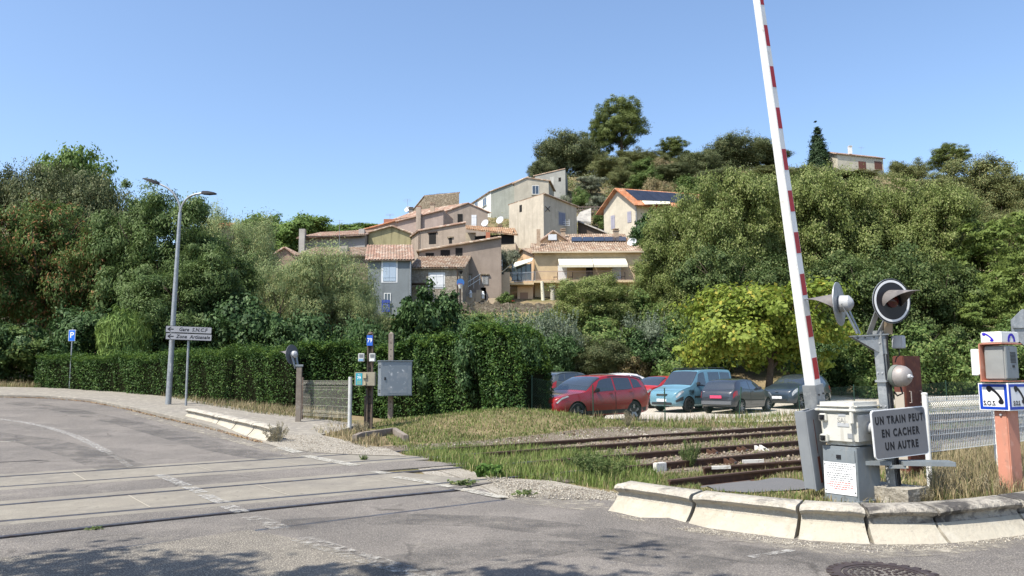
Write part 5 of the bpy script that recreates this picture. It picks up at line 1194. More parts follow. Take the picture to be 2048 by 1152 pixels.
            if frame:
                mb = MB(); mb.box(c + nr * .06 + Vector((0, 0, h / 2 + .08)), (wd + .35, .16, .14), rot); mb.build('lintel', frame, o)
        elif kind == 'bars':
            mb = MB(); mb.box(c + nr * .004, (wd, .03, h), rot); o = mb.build('window', mDark, s.o); mb = MB()
            for i in range(5): mb.box(c + nr * .06 + dr * wd * (i / 4 - .5) * .92, (.05, .04, h), rot)
            mb.build('window_bars', mFrameW, o)
        if sill and kind in ('window', 'bars'):
            mb = MB(); mb.box(c + nr * .07 - Vector((0, 0, h / 2 + .04)), (wd + .2, .16, .07), rot); mb.build('sill', s.wall, o)
        return o
    def chimney(s, px, Y, y0, y1, w_=.5, m_=None, cap=True):
        t = P(px, y0, Y); b = P(px, y1, Y); c = s.L((t + b) / 2); mb = MB(); mb.box(c, (w_, w_, t.z - b.z + .1)); 
        if cap: mb.box(s.L(t) + Vector((0, 0, .02)), (w_ + .16, w_ + .16, .07)); mb.box(s.L(t) + Vector((0, 0, .22)), (w_ + .1, w_ + .1, .06)); [mb.box(s.L(t) + Vector((sx * w_ * .4, sy * w_ * .4, .12)), (.07, .07, .18)) for sx in (-1, 1) for sy in (-1, 1)]
        return mb.build('chimney', m_ or mClayPot, getattr(s, 'roof', s.o))
    def dish(s, px, py, Y, r=.42, n=(-.5, -.8, .35)):
        c = s.L(P(px, py, Y)); mb = MB(); mb.lathe([(.02, -.10), (r * .5, -.07), (r * .85, -.02), (r, .03), (r * .98, .05), (r * .8, 0), (r * .4, -.05), (.02, -.07)], c, n, 20); o = mb.build('satellite_dish', mMetalW, s.o, smooth=True)
        nn = Vector(n).normalized(); mb = MB(); mb.bar(c - nn * .08, c - nn * .35 - Vector((0, 0, .4)), .05); mb.bar(c - Vector((0, 0, r)), c + nn * r * .9, .025); mb.build('dish_arm', mGal, o)
    def antenna(s, px, y0, y1, Y):
        a, b = s.L(P(px, y1, Y)), s.L(P(px, y0, Y)); mb = MB(); mb.tube([a, b], .025, 6)
        for t, w_ in ((.98, .5), (.9, .7), (.82, .55)): q = a.lerp(b, t); mb.tube([q - Vector((w_, .1, 0)), q + Vector((w_, -.1, 0))], .015, 4)
        mb.build('antenna', mGal, s.o)
def zof(px, py, Y): return P(px, py, Y).z

# blue grey house with pale blue shutters (front, left of centre)
A, B = p2(735, 72), p2(823, 72); D = np.array([-.95, 6.0])
h = House('house', 'blue grey house with tall pale blue shutters under a red tiled roof', plaster('blue_grey_render', (.165, .172, .168), .35), A, 6.0)
fz, rz_ = zof(780, 520, 72), zof(780, 490, 76.5)
h.gable(A, A + D, B - A, [(0, fz), (.85, rz_), (1, rz_ - .3)], tRed)
h.opening(A, B, 766, 792, 522, 562, 'shutter', mShB, mShW); h.opening(A, B, 768, 782, 586, 606, 'window', frame=mFrameW)
mb = MB(); q = h.L(h.on(A, B, 772, 612)); mb.box(q - Vector((0, .12, 0)), (.75, .06, 1.1)); mb.build('awning_cloth', mat('blue_cloth', (.03, .06, .28), .8), h.o)
mb = MB(); a_ = h.L(Vector((*B, fz - .05))); mb.tube([a_ + Vector((-.1, -.12, 0)), a_ + Vector((-.1, -.12, -5.5))], .06, 8); mb.build('drainpipe', mGal, h.o)
# low stone house
A2, B2 = p2(823, 74.5), p2(925, 74.5); h = House('house', 'low rubble stone house with white shutters below a sloping tiled roof', mStoneL, A2, 6.0)
ez, rz_ = zof(870, 536, 74.5), zof(870, 520, 78.5); D = np.array([.3, 5.5])
h.gable(A2, A2 + D, B2 - A2, [(0, ez), (1, rz_ + .5)], tOld)
h.opening(A2, B2, 860, 887, 548, 574, 'shutter', mShW, mFrameW)
mb = MB(); a_ = h.L(Vector((*p2(915, 74.3), ez))); mb.tube([a_, a_ + Vector((0, 0, -6))], .06, 8); mb.build('drainpipe', mWood, h.o)
mb = MB(); q = h.L(P(922, 542, 74)); mb.tube([q + Vector((-.4, .2, .1)), q + Vector((0, 0, .12)), q], .02, 6); mb.lathe([(.05, .05), (.2, 0), (.16, -.12), (.05, -.3)], q, (0, 0, 1), 10); mb.build('wall_lamp', mBlack, h.o)
mb = MB(); q = h.L(P(835, 568, 73.6)); mb.box(q, (1.6, 1.2, .1)); mb.build('lean_to_roof', mWood, h.o)
# basketball hoop
q = P(921, 565, 72.5); o = thing('basketball_hoop', 'blue basketball hoop standing in front of the stone house', 'basketball hoop', (q.x, q.y, float(HR(q.x, q.y))))
dz = q.z - float(HR(q.x, q.y)); mb = MB(); mb.lathe([(.01, 0), (.36, 0), (.36, .05), (.01, .05)], (0, 0, dz), (0, -1, 0), 20); mb.build('backboard', mat('hoop_blue', (.03, .13, .35), .5), o)
mb = MB(); mb.lathe([(.23, 0), (.25, 0), (.25, .03), (.23, .03)], (0, -.3, dz - .2), seg=16); mb.build('rim', mRed, o); mb = MB(); mb.lathe([(.23, 0), (.12, -.4), (.115, -.4), (.225, 0)], (0, -.3, dz - .2), seg=12); mb.build('net', mFrameW, o)
mb = MB(); mb.tube([(0, .1, 0), (0, .05, dz + .1)], .04, 8); mb.build('post', mWood, o)
# big pinkish brown house with the open loft
A3, B3 = p2(838, 80), p2(1003, 80); D = np.array([-.3, 7.0]); h = House('house', 'large pinkish brown house with dark loft openings under its slanting roof', plaster('pinkish_brown_render', (.27, .205, .155), .35), A3, 7.0)
h.gable(A3, B3, D, [(0, zof(838, 503, 80)), (1, zof(1000, 476, 80))], tOld, over=.35)
for x0, x1, y0, y1 in ((851, 868, 506, 523), (881, 900, 500, 519), (911, 925, 496, 520)): h.opening(A3, B3, x0, x1, y0, y1, 'opening', mDark)
h.opening(A3, B3, 931, 941, 551, 573, 'bars', sill=False); h.opening(A3, B3, 965, 976, 552, 569, 'bars', sill=False)
for px in (936, 970): mb = MB(); q = h.L(h.on(A3, B3, px, 549)); mb.box(q - Vector((0, .08, 0)), (.9, .18, .1)); mb.build('lintel', mStone, h.o)
h.chimney(976, 82, 466, 480, .45, mat('terracotta_pot', (.36, .13, .07), .8), cap=False)
# upper part with the wood shuttered window
A4, B4 = p2(838, 92), p2(931, 90); S4 = p2(818, 97); h = House('house', 'brown rendered house with a dark window and a lit left wall above the loft openings', plaster('brown_render', (.285, .22, .165), .35), A4, 12.0)
h.gable(A4, B4, S4 - A4, [(0, zof(838, 462, 92)), (1, zof(931, 446, 90))], tRed)
h.opening(A4, B4, 858, 872, 466, 488, 'opening', mDark, mWood); h.opening(A4, B4, 898, 904, 476, 487, 'opening', mDark, mStone)
mb = MB(); a_ = h.L(Vector((*A4, zof(838, 464, 92)))); mb.tube([a_ + Vector((-.05, -.15, 0)), a_ + Vector((-.05, -.15, -6))], .05, 6); mb.build('drainpipe', mWood, h.o)
# long house with right hand gable
A5, B5 = p2(885, 107), p2(976, 107); S5 = p2(786, 112); h = House('house', 'long pinkish house whose end gable has one dark and one white shuttered window', plaster('rose_grey_render', (.285, .225, .175), .45), A5, 17.0)
h.gable(A5, B5, S5 - A5, [(0, zof(885, 425, 107)), (.55, zof(938, 407, 107)), (1, zof(976, 425, 107))], tRed)
for x0, x1, y0, y1, m_ in ((915, 925, 428, 446, mDark), (943, 953, 430, 453, mShW)): h.opening(A5, B5, x0, x1, y0, y1, 'shutter', m_)
# lower front wing of the long house
A5, B5 = p2(795, 101), p2(886, 100); h2_ = House('house', 'pink walled wing with a pilaster and a slanting tiled edge beside the long house', plaster('rose_render', (.31, .235, .19), .3), A5, 15.0)
h2_.gable(A5, B5, np.array([.8, 6]), [(0, zof(795, 443, 101)), (1, zof(886, 421, 100))], tRed)
mb = MB(); q = p2(836, 100.3); mb.box(h2_.L((q[0], q[1], zof(836, 445, 100.3))), (.6, .6, 4.0)); mb.build('pilaster', plaster('pilaster_render', (.36, .28, .21)), h2_.o)
h2_.chimney(838, 101, 417, 432, .5, mat('brick_chimney', (.30, .11, .06), .9)); h2_.chimney(865, 104, 409, 426, .55, mat('pale_chimney', (.42, .33, .24), .9))
# stone tower house at the top
A6, B6 = p2(848, 118), p2(918, 116); S6 = p2(815, 127); h = House('house', 'rubble stone tower house standing highest on the left of the village', mStone, A6, 22.0)
h.gable(A6, S6, B6 - A6, [(0, zof(848, 392, 118)), (1, zof(815, 432, 127))], tOld, over=.15); h.chimney(884, 120, 392, 402, .4, mBlack)
h.antenna(880, 386, 400, 119); h.dish(815, 418, 117, .5); h.antenna(815, 398, 432, 117); h.chimney(822, 116, 418, 440, .6, mat('grey_pot', (.2, .18, .16), .9))
# yellow stained gable
A7, B7 = p2(735, 96), p2(822, 96); h = House('house', 'stained yellow gable house with a white mossy roof edge', plaster('stained_yellow_render', (.29, .245, .13), .85, .42), A7, 13.0)
h.gable(A7, B7, np.array([.6, 7]), [(0, zof(735, 466, 96)), (.55, zof(787, 453, 96)), (1, zof(822, 468, 96))], tOld)
# long grey wall house at the far left with dark eave
A8, B8 = p2(597, 97), p2(728, 95); h = House('house', 'long grey house with a dark timber eave over the pale willow', plaster('grey_render', (.24, .215, .19), .4), A8, 10.0)
h.gable(A8, A8 + np.array([.8, 8]), B8 - A8, [(0, zof(660, 473, 96)), (1, zof(660, 458, 102))], tRed, eave=.6)
for px in (602, 722): mb = MB(); q = p2(px, 95.8); mb.box(h.L((q[0], q[1], zof(px, 484, 95.8))), (.7, .7, 3.2)); mb.build('pillar', plaster('pillar_render', (.33, .29, .245)), h.o)
mb = MB(); mb.bar(h.L(Vector((*(p2(608, 95.9)), zof(608, 473.5, 95.9)))), h.L(Vector((*(p2(718, 94.7)), zof(718, 472, 94.7)))), .15, .18); mb.build('eave_beam', mWood, h.o)
h.antenna(679, 440, 492, 93)
A, B = p2(690, 103), p2(800, 103); h = House('house', 'red tiled roof rising behind the stained yellow gable', plaster('hidden_render', (.3, .22, .16)), A, 16.0)
h.gable(A, B, np.array([.5, 8]), [(0, zof(690, 470, 103)), (1, zof(800, 440, 103))], tOrange); h.chimney(781, 105, 441, 452, 1.6, mat('red_brick', (.33, .15, .1), .9), cap=False); h.antenna(780, 428, 446, 105)
# low old roof behind the willow
A, B = p2(590, 80), p2(742, 80); h = House('house', 'low house with a pale old tiled roof half hidden by the willow', mStone, A, 1.0)
h.gable(A, A + np.array([.4, 7]), B - A, [(0, zof(660, 512, 80)), (1, zof(660, 494, 86))], tOld); h.chimney(687, 83, 494, 508, 1.0, plaster('block_chimney', (.3, .27, .22)), cap=False)
A, B = p2(545, 84), p2(590, 84); h = House('house', 'small brown gable peeping out at the left end of the village', plaster('umber_render', (.25, .17, .12)), A, 1.0)
h.gable(A, B, np.array([.3, 6]), [(0, zof(545, 510, 84)), (.5, zof(566, 496, 84)), (1, zof(590, 512, 84))], tRed)
# white and grey tall house, upper middle
A, B = p2(983, 124), p2(1058, 122); S = p2(945, 133); h = House('house', 'tall house with its white left wall painted sunlit, a broad grey green right wall', plaster('grey_green_render', (.25, .245, .20), .3), A, 24.0)
h.gable(A, B, S - A, [(0, zof(983, 383, 124)), (1, zof(1058, 355, 122))], tOld)
mb = MB(); d_ = (S - A); n_ = np.array([d_[1], -d_[0]]); n_ = n_ / np.linalg.norm(n_); n_ = n_ if n_[0] < 0 else -n_; q0, q1 = A + n_ * .04, S + n_ * .04
mb.prism([h.L((*q0, 24)), h.L((*q1, 24)), h.L((*q1, zof(983, 384, 124))), h.L((*q0, zof(983, 384, 124)))], Vector((*(n_ * -.02), 0))); mb.build('sunlit_white_wall', plaster('sunlit_white_render', (.58, .55, .47), .15), h.o)  # paler slab paints sunlight onto the white left wall
for x0, x1, y0, y1 in ((950, 956, 402, 414), (966, 973, 396, 412)): h.opening(q0, q1, x0, x1, y0, y1, 'window', frame=mFrameW)
h.dish(1000, 440, 112, .6); 
A, B = p2(1030, 121), p2(1100, 121); h = House('house', 'cream lit house front with one pale blue window below the grey top house', plaster('cream_render', (.38, .33, .25), .35), A, 24.0)
h.gable(A, B, np.array([1.2, 7]), [(0, zof(1030, 367, 121)), (.35, zof(1055, 356, 121)), (1, zof(1100, 362, 121))], tOld, over=.15); h.opening(A, B, 1064, 1078, 371, 389, 'window', frame=mFrameW)
A, B = p2(1072, 134), p2(1134, 132); h = House('house', 'grey house at the very top with one tiny dark window', plaster('stone_grey_render', (.25, .235, .20), .3), A, 28.0)
h.gable(A, B, np.array([1.0, 8]), [(0, zof(1072, 352, 134)), (1, zof(1134, 338, 132))], tOld, over=.1); h.opening(A, B, 1117, 1122, 355, 363, 'opening', mDark); h.opening(A, B, 1100, 1108, 354, 370, 'opening', plaster('patch_render', (.36, .34, .29)))
# central beige house, two faces
C_, L_, R_2 = p2(1089, 100), p2(1019, 106.5), p2(1156, 104.5); h = House('house', 'tall beige house with a stained left face and a black wall tie cross', plaster('beige_render', (.40, .335, .25), .55, .6), C_, 16.0)
h.gable(C_, R_2, L_ - C_, [(0, zof(1089, 388, 100)), (1, zof(1156, 414, 104.5))], tOld, over=.25)
h.opening(C_, L_, 1039, 1044, 410, 424, 'opening', mDark); h.opening(C_, R_2, 1118, 1130, 426, 450, 'shutter', mShG, plaster('surround_grey', (.3, .27, .24)))
mb = MB(); 
for a_, b_ in (((1091, 413), (1100, 423)), ((1100, 413), (1091, 423))): mb.bar(h.L(h.on(C_, R_2, *a_)) - Vector((0, .08, 0)), h.L(h.on(C_, R_2, *b_)) - Vector((0, .08, 0)), .09, .05)
mb.build('wall_tie', mBlack, h.o); h.dish(970, 446, 97, .5)
mb = MB(); q = h.L(h.on(C_, R_2, 1129, 446)) - Vector((-.1, .3, 0)); 
for k in range(3): mb.box(q + Vector((-.5 + .5 * k, 0, 0)), (.05, .05, .9)); mb.box(q + Vector((0, 0, .1 - .25 * k)), (1.2, .04, .04))
mb.build('antenna', mMetalW, h.o)
# terrace house with the dark open floor
A, B = p2(930, 94), p2(1032, 92); h = House('house', 'orange tiled terrace house with a dark open floor and plants', plaster('peach_render', (.40, .31, .21), .4), A, 14.0)
zt = zof(980, 467, 93); h.gable(A, A + np.array([.5, 6]), B - A, [(0, zt - 1.3), (1, zt - 1.2)], tOld, over=.1, eave=0, flat=(0,))
mb = MB(); mb.box(h.L((*(p2(940, 93.9)), zt - .55)), (1.4, .5, 1.6)); mb.build('corner_pillar', plaster('peach_pillar', (.42, .34, .24)), h.o)
mb = MB()
for px in (978, 1004, 1028): mb.box(h.L((*(p2(px, 92.6)), zt - .6)), (.14, .14, 1.7))
mb.build('terrace_post', mWood, h.o)
h.tiles(*[h.L(v) for v in (P(932, 459, 93.0), P(1036, 471, 91.4), P(1030, 458, 97), P(930, 452, 98))], tilemat('light_orange_tiles', (.42, .27, .16), (.36, .20, .115), (.52, .40, .28)))
h.opening(A, B, 950, 1028, 470, 490, 'opening', mDark); h.chimney(1000, 98, 453, 462, .5); h.chimney(1051, 92, 452, 480, .4, mClayPot, cap=False) if 0 else None
# house with the orange roof and solar panels
C_, L_ = p2(1275, 106), p2(1211, 110); Dv = np.array([12.5, 4.0]); h = House('house', 'beige house with an orange gable roof, solar panels and mauve grey shutters', plaster('pale_beige_render', (.43, .365, .27), .4), C_, 17.0)
ez0, ez1, pk = zof(1211, 420, 110), zof(1275, 405, 106), zof(1243, 378, 108)
h.gable(L_, C_, Dv, [(0, ez0), (.5, pk), (1, ez1)], tOrange, over=.7, eave=.7)
h.opening(L_, C_, 1222, 1230, 431, 458, 'shutter', mShM); h.opening(L_, C_, 1255, 1263, 423, 445, 'shutter', mShM)
A, B = C_, C_ + Dv; mb = MB(); pkp = (L_ + C_) / 2; u_ = Vector((*Dv, 0)) / np.linalg.norm(Dv)
def rp(t, e): a = Vector((*C_, ez1)); b = Vector((*pkp, pk)); return h.L(a.lerp(b, t) + u_ * e)
for k in range(7):
    e0 = .6 + k * 1.55; q = [rp(.12, e0), rp(.12, e0 + 1.5), rp(.9, e0 + 1.5), rp(.9, e0)]; nn = (q[1] - q[0]).cross(q[3] - q[0]).normalized(); nn = nn if nn.z > 0 else -nn
    mb = MB(); mb.prism([v + nn * .17 for v in q], nn * .04); mb.build('solar_panel', mSolar, h.o)
mb = MB(); q = [P(1284, 402, 105.5), P(1340, 404, 108), P(1340, 408, 106), P(1290, 409, 103.8)]; mb.prism([h.L(v) for v in q], (0, 0, .06)); mb.build('awning', mCanvas, h.o)
mb = MB(); a_ = h.L(Vector((*C_, ez1 - .1))); mb.tube([a_ + Vector((.1, -.1, 0)), a_ + Vector((.0, -.1, -7))], .06, 8); mb.build('drainpipe', mGal, h.o)
# shed with corrugated roof
A, B = p2(1158, 106), p2(1212, 104); h = House('shed', 'dark shed with a pale corrugated roof between the beige houses', mat('shed_boards', (.10, .075, .06), .9), A, 15.0, 'shed', None)
h.gable(A, B, np.array([.4, 4]), [(0, zof(1158, 444, 106)), (1, zof(1212, 466, 104))], mat('corrugated_grey', (.33, .31, .28), .7, layers=[((.24, .21, .18), 2, .45, .6, .7)]), over=.5)
mb = MB(); q = [P(1150, 440, 112), P(1182, 444, 112), P(1182, 416, 118), P(1160, 424, 118)]; mb.prism([h.L(v) for v in q], (0, 0, -.3)); mb.build('slab_roof', mat('cracked_slab', (.33, .31, .27), .9, layers=[((.2, .19, .17), 1, .5, .6, .7)]), h.o)
# villa with awning and balcony
Yv = 84.0; A, B = p2(1070, Yv), p2(1286, Yv); mVilla = plaster('villa_render', (.47, .345, .20), .25, .75); mPeach = plaster('villa_peach', (.52, .345, .20), .2, .8)
h = House('villa', 'large peach villa with a long cream awning over its balcony', mVilla, A, 7.5)
ez = zof(1180, 504, Yv); rz_ = zof(1180, 487, Yv + 4)
h.gable(A, A + np.array([.0, 6]), B - A, [(0, ez), (.75, rz_), (1, rz_ - .2)], tOld, over=.3, eave=.45)
mb = MB(); mb.bar(h.L((*(A + [-.3, -.5]), ez - .08)), h.L((*(B + [.3, -.5]), ez - .08)), .14, .14); mb.build('gutter', mat('pale_gutter', (.5, .42, .3), .6), h.o)
# upper storey behind
A2, B2 = p2(1108, Yv + 5), p2(1262, Yv + 5); h.gable(A2, A2 + np.array([.0, 5]), B2 - A2, [(0, zof(1180, 487.5, Yv + 5)), (1, zof(1180, 470, Yv + 10))], tOld, over=.2)
h.opening(A2, B2, 1150, 1167, 488.5, 494, 'window', sill=False)
rA, rB = zof(1180, 487.5, Yv + 5), zof(1180, 470, Yv + 10)
for k in range(5):
    x0 = 1143 + k * 22; q = [P(x0, 487, Yv + 5.1), P(x0 + 21, 487, Yv + 5.1), P(x0 + 21, 478, Yv + 7.4), P(x0, 478, Yv + 7.4)]; 
    for v, f in zip(q, (.05, .05, .5, .5)): v.z = rA + (rB - rA) * f + .22
    mb = MB(); mb.prism([h.L(v) for v in q], (0, 0, .05)); mb.build('solar_panel', mSolar, h.o)
A3, B3 = p2(1083, Yv + 6), p2(1140, Yv + 6); h.gable(A3, B3, np.array([0, 5]), [(0, zof(1083, 482, Yv + 6)), (.45, zof(1106, 463, Yv + 6)), (1, zof(1140, 484, Yv + 6))], tRed, over=.3, wall=mPeach)
h.chimney(1077, Yv + 3, 460, 492, .42, cap=False); h.chimney(1126, Yv + 8, 462, 474, .5); h.chimney(1232, Yv + 8, 462, 478, .6)
mb = MB(); mb.box(h.L(P(1105, 475, Yv + 5.7)), (1.0, .35, .7), bev=.04); mb.build('air_conditioner', mMetalW, h.o); h.dish(1264, 484, Yv + 3, .55)
# left wing: lit gable facing left, veranda
W0, W1 = p2(1016, Yv + 9), p2(1068, Yv + .6)
h.gable(W1, W0, np.array([6, 1.2]), [(0, zof(1068, 505, Yv)), (.35, zof(1055, 497, Yv + 3)), (1, zof(1016, 530, Yv + 9))], tOld, over=.3, wall=mPeach)
def vbox(x0, x1, y0, y1, Y, dep, m_, nm): 
    a_, b_ = P(x0, y1, Y), P(x1, y0, Y); mb = MB(); mb.box(h.L(((a_.x + b_.x) / 2, Y + dep / 2, (a_.z + b_.z) / 2)), (b_.x - a_.x, dep, b_.z - a_.z)); return mb.build(nm, m_, h.o)
mVG = mat('veranda_glass', (.10, .13, .13), .08, spec=.7)
vg = vbox(1024, 1062, 528, 560, Yv - 1.0, 1.0, mVG, 'veranda')
mb = MB()
for px in (1024, 1034, 1043, 1052, 1062): q = P(px, 545, Yv - 1.05); mb.box(h.L((q.x, q.y, zof(px, 544, Yv - 1))), (.10, .10, 1.9))
mb.build('veranda_frame', mat('dark_frame', (.08, .085, .09), .5), vg)
mb = MB(); q = [P(1026, 536, Yv - 2.6), P(1064, 523, Yv - 1.2), P(1066, 517, Yv + .3), P(1030, 526, Yv - .4)]; mb.prism([h.L(v) for v in q], (0, 0, .08)); mb.build('awning', mCanvas, h.o)
mb = MB(); q = [P(985, 562, Yv - 3.0), P(1016, 534, Yv - 2.2), P(1022, 530, Yv - 1.2), P(996, 553, Yv - 1.8)]; mb.prism([h.L(v) for v in q], (0, 0, .07)); mb.build('sun_sail', mCanvas, h.o)
# balcony slab, railing, openings
zsl = zof(1180, 563, Yv - 1.3); sl_a, sl_b = p2(1004, Yv - 2.2), p2(1300, Yv - 1.4); mb = MB(); mb.box(h.L(((A[0] + sl_b[0]) / 2, Yv - .7, zsl)), (sl_b[0] - A[0] + .4, 1.6, .22)); 
q0, q1 = p2(1004, Yv - 2), p2(1068, Yv - 2); mb.box(h.L(((q0[0] + q1[0]) / 2, Yv - .9, zsl - .25)), (q1[0] - q0[0], 2.2, .22)); bal = mb.build('balcony', mVilla, h.o)
mb = MB(); yr = Yv - 1.45
def railing(mb, pts, n_per=.13, hh=1.0):
    for a_, b_ in zip(pts[:-1], pts[1:]):
        L = (b_ - a_).length; n_ = max(2, int(L / n_per))
        for i in range(n_ + 1): q = a_.lerp(b_, i / n_); mb.bar(q, q + Vector((0, 0, hh)), .025)
        mb.bar(a_ + Vector((0, 0, hh)), b_ + Vector((0, 0, hh)), .06); mb.bar(a_ + Vector((0, 0, .1)), b_ + Vector((0, 0, .1)), .04)
railing(mb, [h.L((A[0] + .1, yr, zsl + .1)), h.L((sl_b[0], yr, zsl + .1))]); mb.build('railing', mat('rosy_railing', (.40, .28, .22), .5), bal)
mb = MB(); railing(mb, [h.L((q0[0], Yv - .2, zsl - .12)), h.L((q0[0] + .1, Yv - 1.95, zsl - .12)), h.L((p2(1036, Yv - 1.9)[0], Yv - 1.95, zsl - .12)), h.L((A[0], yr, zsl + .05))]); mb.build('railing', mat('grey_railing', (.42, .44, .46), .5), bal)
h.opening(A, B, 1116, 1134, 528, 561, 'opening', mShW); h.opening(A, B, 1172, 1186, 531, 561, 'opening', mDark); h.opening(A, B, 1225, 1242, 530, 561, 'opening', mShW); h.opening(A, B, 1270, 1283, 532, 550, 'opening', mShW) if 0 else None
mb = MB(); z0, z1 = zof(1185, 517, Yv - .1), zof(1185, 530, Yv - 1.9); x0, x1 = p2(1117, Yv)[0], p2(1252, Yv)[0]; mid = (x0 + x1) / 2
for a_, b_ in ((x0, mid - .03), (mid + .03, x1)):
    mb.prism([h.L(v) for v in ((a_, Yv - .06, z0), (b_, Yv - .06, z0), (b_, Yv - 1.95, z1), (a_, Yv - 1.95, z1))], (0, 0, .05)); mb.box(h.L(((a_ + b_) / 2, Yv - 1.97, z1 - .12)), (b_ - a_, .03, .24))
mb.build('awning', mCanvas, h.o)
# ground floor: arch, pillar, small awning, flanking bits
vbox(1035, 1066, 572, 612, Yv - .9, 1.5, mPeach, 'lower_wing'); h.opening(p2(1035, Yv - .92), p2(1066, Yv - .92), 1040, 1056, 585, 612, 'opening', mat('tan_door', (.30, .18, .11), .7), sill=False)
mb = MB(); q = P(1105, 590, Yv - 1.4); mb.lathe([(.26, -1.6), (.22, .7), (.34, .8), (.34, .95)], h.L(q), seg=14); mb.build('pillar', plaster('stone_pillar', (.38, .33, .25)), h.o)
mb = MB(); q = P(1084, 585, Yv - 1.6); mb.tube([h.L(q + Vector((0, 0, 1.2))), h.L(q + Vector((.15, 0, -1.8)))], [.16, .22], 10); mb.build('folded_parasol', mCanvas, h.o)
mb = MB(); q = [P(1246, 580, Yv - .1), P(1284, 580, Yv - .1), P(1284, 586, Yv - 1.2), P(1246, 586, Yv - 1.2)]; mb.prism([h.L(v) for v in q], (0, 0, .05)); mb.build('small_awning', mCanvas, h.o)
A9, B9 = p2(1286, Yv + .5), p2(1303, Yv + .5); h.gable(A9, B9, np.array([0, 4]), [(0, zof(1290, 517, Yv)), (1, zof(1300, 520, Yv))], mFrameW, over=.05, eave=.05, th=.06, part='side_wall', wall=mFrameW, flat=(0,)); h.opening(A9, B9, 1287, 1299, 522, 556, 'opening', mat('teal_door', (.10, .18, .22), .5))
for px, lab in ((1112, 'dark chair at the left end of the villa balcony'), (1142, 'dark chair beside the open villa door'), (1247, 'dark chair at the right end of the villa balcony')):
    o = thing('balcony_chair', lab, 'chair', (p2(px, Yv - .8)[0], Yv - .8, zsl + .11), 0, 'chairs on the villa balcony'); mb = MB(); mb.box((0, 0, .45), (.45, .45, .04)); mb.build('seat', mWood, o); mb = MB(); mb.box((.2, 0, .72), (.04, .42, .5)); mb.build('backrest', mWood, o); mb = MB()
    for sx in (-.19, .19):
        for sy in (-.19, .19): mb.bar((sx, sy, 0), (sx, sy, .45), .03)
    mb.build('legs', mWood, o)
# garden stair with white railings left of the villa, stone steps
q = P(965, 590, 79.5); ST = thing('garden_stair', 'sandy garden stair with a white railing left of the villa', 'stair', q); mSand = plaster('sandy_stone', (.46, .34, .22), .4)
mb = MB(); s0, s1 = P(930, 592, 79), P(1010, 540, 81.5)
for i in range(11): c = s0.lerp(s1, i / 10); mb.box(c - q + Vector((.2, .8, -1.4)), (.62, 1.6, 2.4))
for px, py in ((940, 596), (960, 590), (985, 600), (970, 604)): c = P(px, py, 78); mb.box(c - q - Vector((0, 0, .3)), (.9, .6, .9))
mb.build('steps', mSand, ST, bevel=.03)
mb = MB(); 
for dz in (.55, 1.05): mb.bar(s0 - q + Vector((-.3, -.1, dz)), s1 - q + Vector((-.3, -.1, dz)), .06)
for i in range(8): c = s0.lerp(s1, i / 7) - q + Vector((-.3, -.1, 0)); mb.bar(c, c + Vector((0, 0, 1.05)), .04)
mb.build('railing', mMetalW, ST)
for px, py, lab in ((941, 588, 'white garden figure at the foot of the sandy stair'), (966, 590, 'white garden figure halfway up the sandy stair')):
    q = P(px, py, 77.6); o = thing('garden_ornament', lab, 'ornament', q); mb = MB(); mb.lathe([(.16, -.35), (.14, -.1), (.2, .05), (.12, .2), (.13, .3), (.05, .38)], seg=10); mb.build('figure', mWhite, o, smooth=True)
q = P(1025, 606, 79); o = thing('red_bucket', 'small red bucket on top of the stone wall by the villa', 'bucket', q); MB().lathe([(.16, -.2), (.22, .25), (.20, .25), (.15, -.18)], seg=14).build('bucket', mRed, o, smooth=True)
# stone retaining wall
A, B = P(925, 650, 73), P(1105, 650, 75); o = thing('stone_wall', 'rubble retaining wall with ivy below the villa garden', 'wall', A)
d = (B - A); n = 60; zt = P(1000, 606, 74).z; rr_ = random.Random(4)
poly = [Vector((d.x * i / n, d.y * i / n, zt - A.z + .08 * math.sin(i * .9) + rr_.uniform(-.07, .07))) for i in range(n + 1)]
poly = [Vector((0, 0, 2.5 - A.z))] + poly + [Vector((d.x, d.y, 2.5 - A.z))]
mb = MB(); mb.prism(poly, (0, .6, 0)); 
mb.build('masonry', mStone, o)
# house on the ridge, far right
C_, L_, Bk = p2(1690, 172), p2(1656, 181), p2(1783, 176); h = House('house', 'lone cream house with brown shutters on the ridge beside the cypress', plaster('ridge_cream', (.46, .40, .30), .15), C_, 42.0)
h.gable(C_, L_, Bk - C_, [(0, zof(1690, 308, 172)), (.5, zof(1672, 306, 177)), (1, zof(1656, 331, 181))], tRed, over=.5)
for x0, x1 in ((1717, 1732), (1749, 1764)): h.opening(C_, Bk, x0, x1, 323, 340, 'window', mShBr)
h.chimney(1700, 174, 294, 308, .7, mFrameW); h.antenna(1722, 294, 308, 176)
A, B = p2(1793, 152), p2(1842, 152); h = House('house', 'low house with a tiled roof glimpsed below the ridge house', plaster('low_grey', (.3, .28, .25)), A, 30.0)
h.gable(A, A + np.array([.3, 6]), B - A, [(0, zof(1820, 374, 152)), (1, zof(1820, 369, 156))], tRed)
# roofs glimpsed at the far left
for x0, x1, y0, y1, Y, lab in ((-60, 24, 436, 424, 62, 'orange roof glimpsed at the left edge below the dark oaks'), (398, 424, 460, 448, 96, 'small roof glimpsed right of the street lamp')):
    A, B = p2(x0, Y), p2(x1, Y); h = House('house', lab, plaster('plain_render', (.35, .27, .2)), A, 4.0); h.gable(A, A + np.array([.3, 6]), B - A, [(0, zof((x0 + x1) / 2, y0, Y)), (1, zof((x0 + x1) / 2, y1, Y + 6))], tOrange)
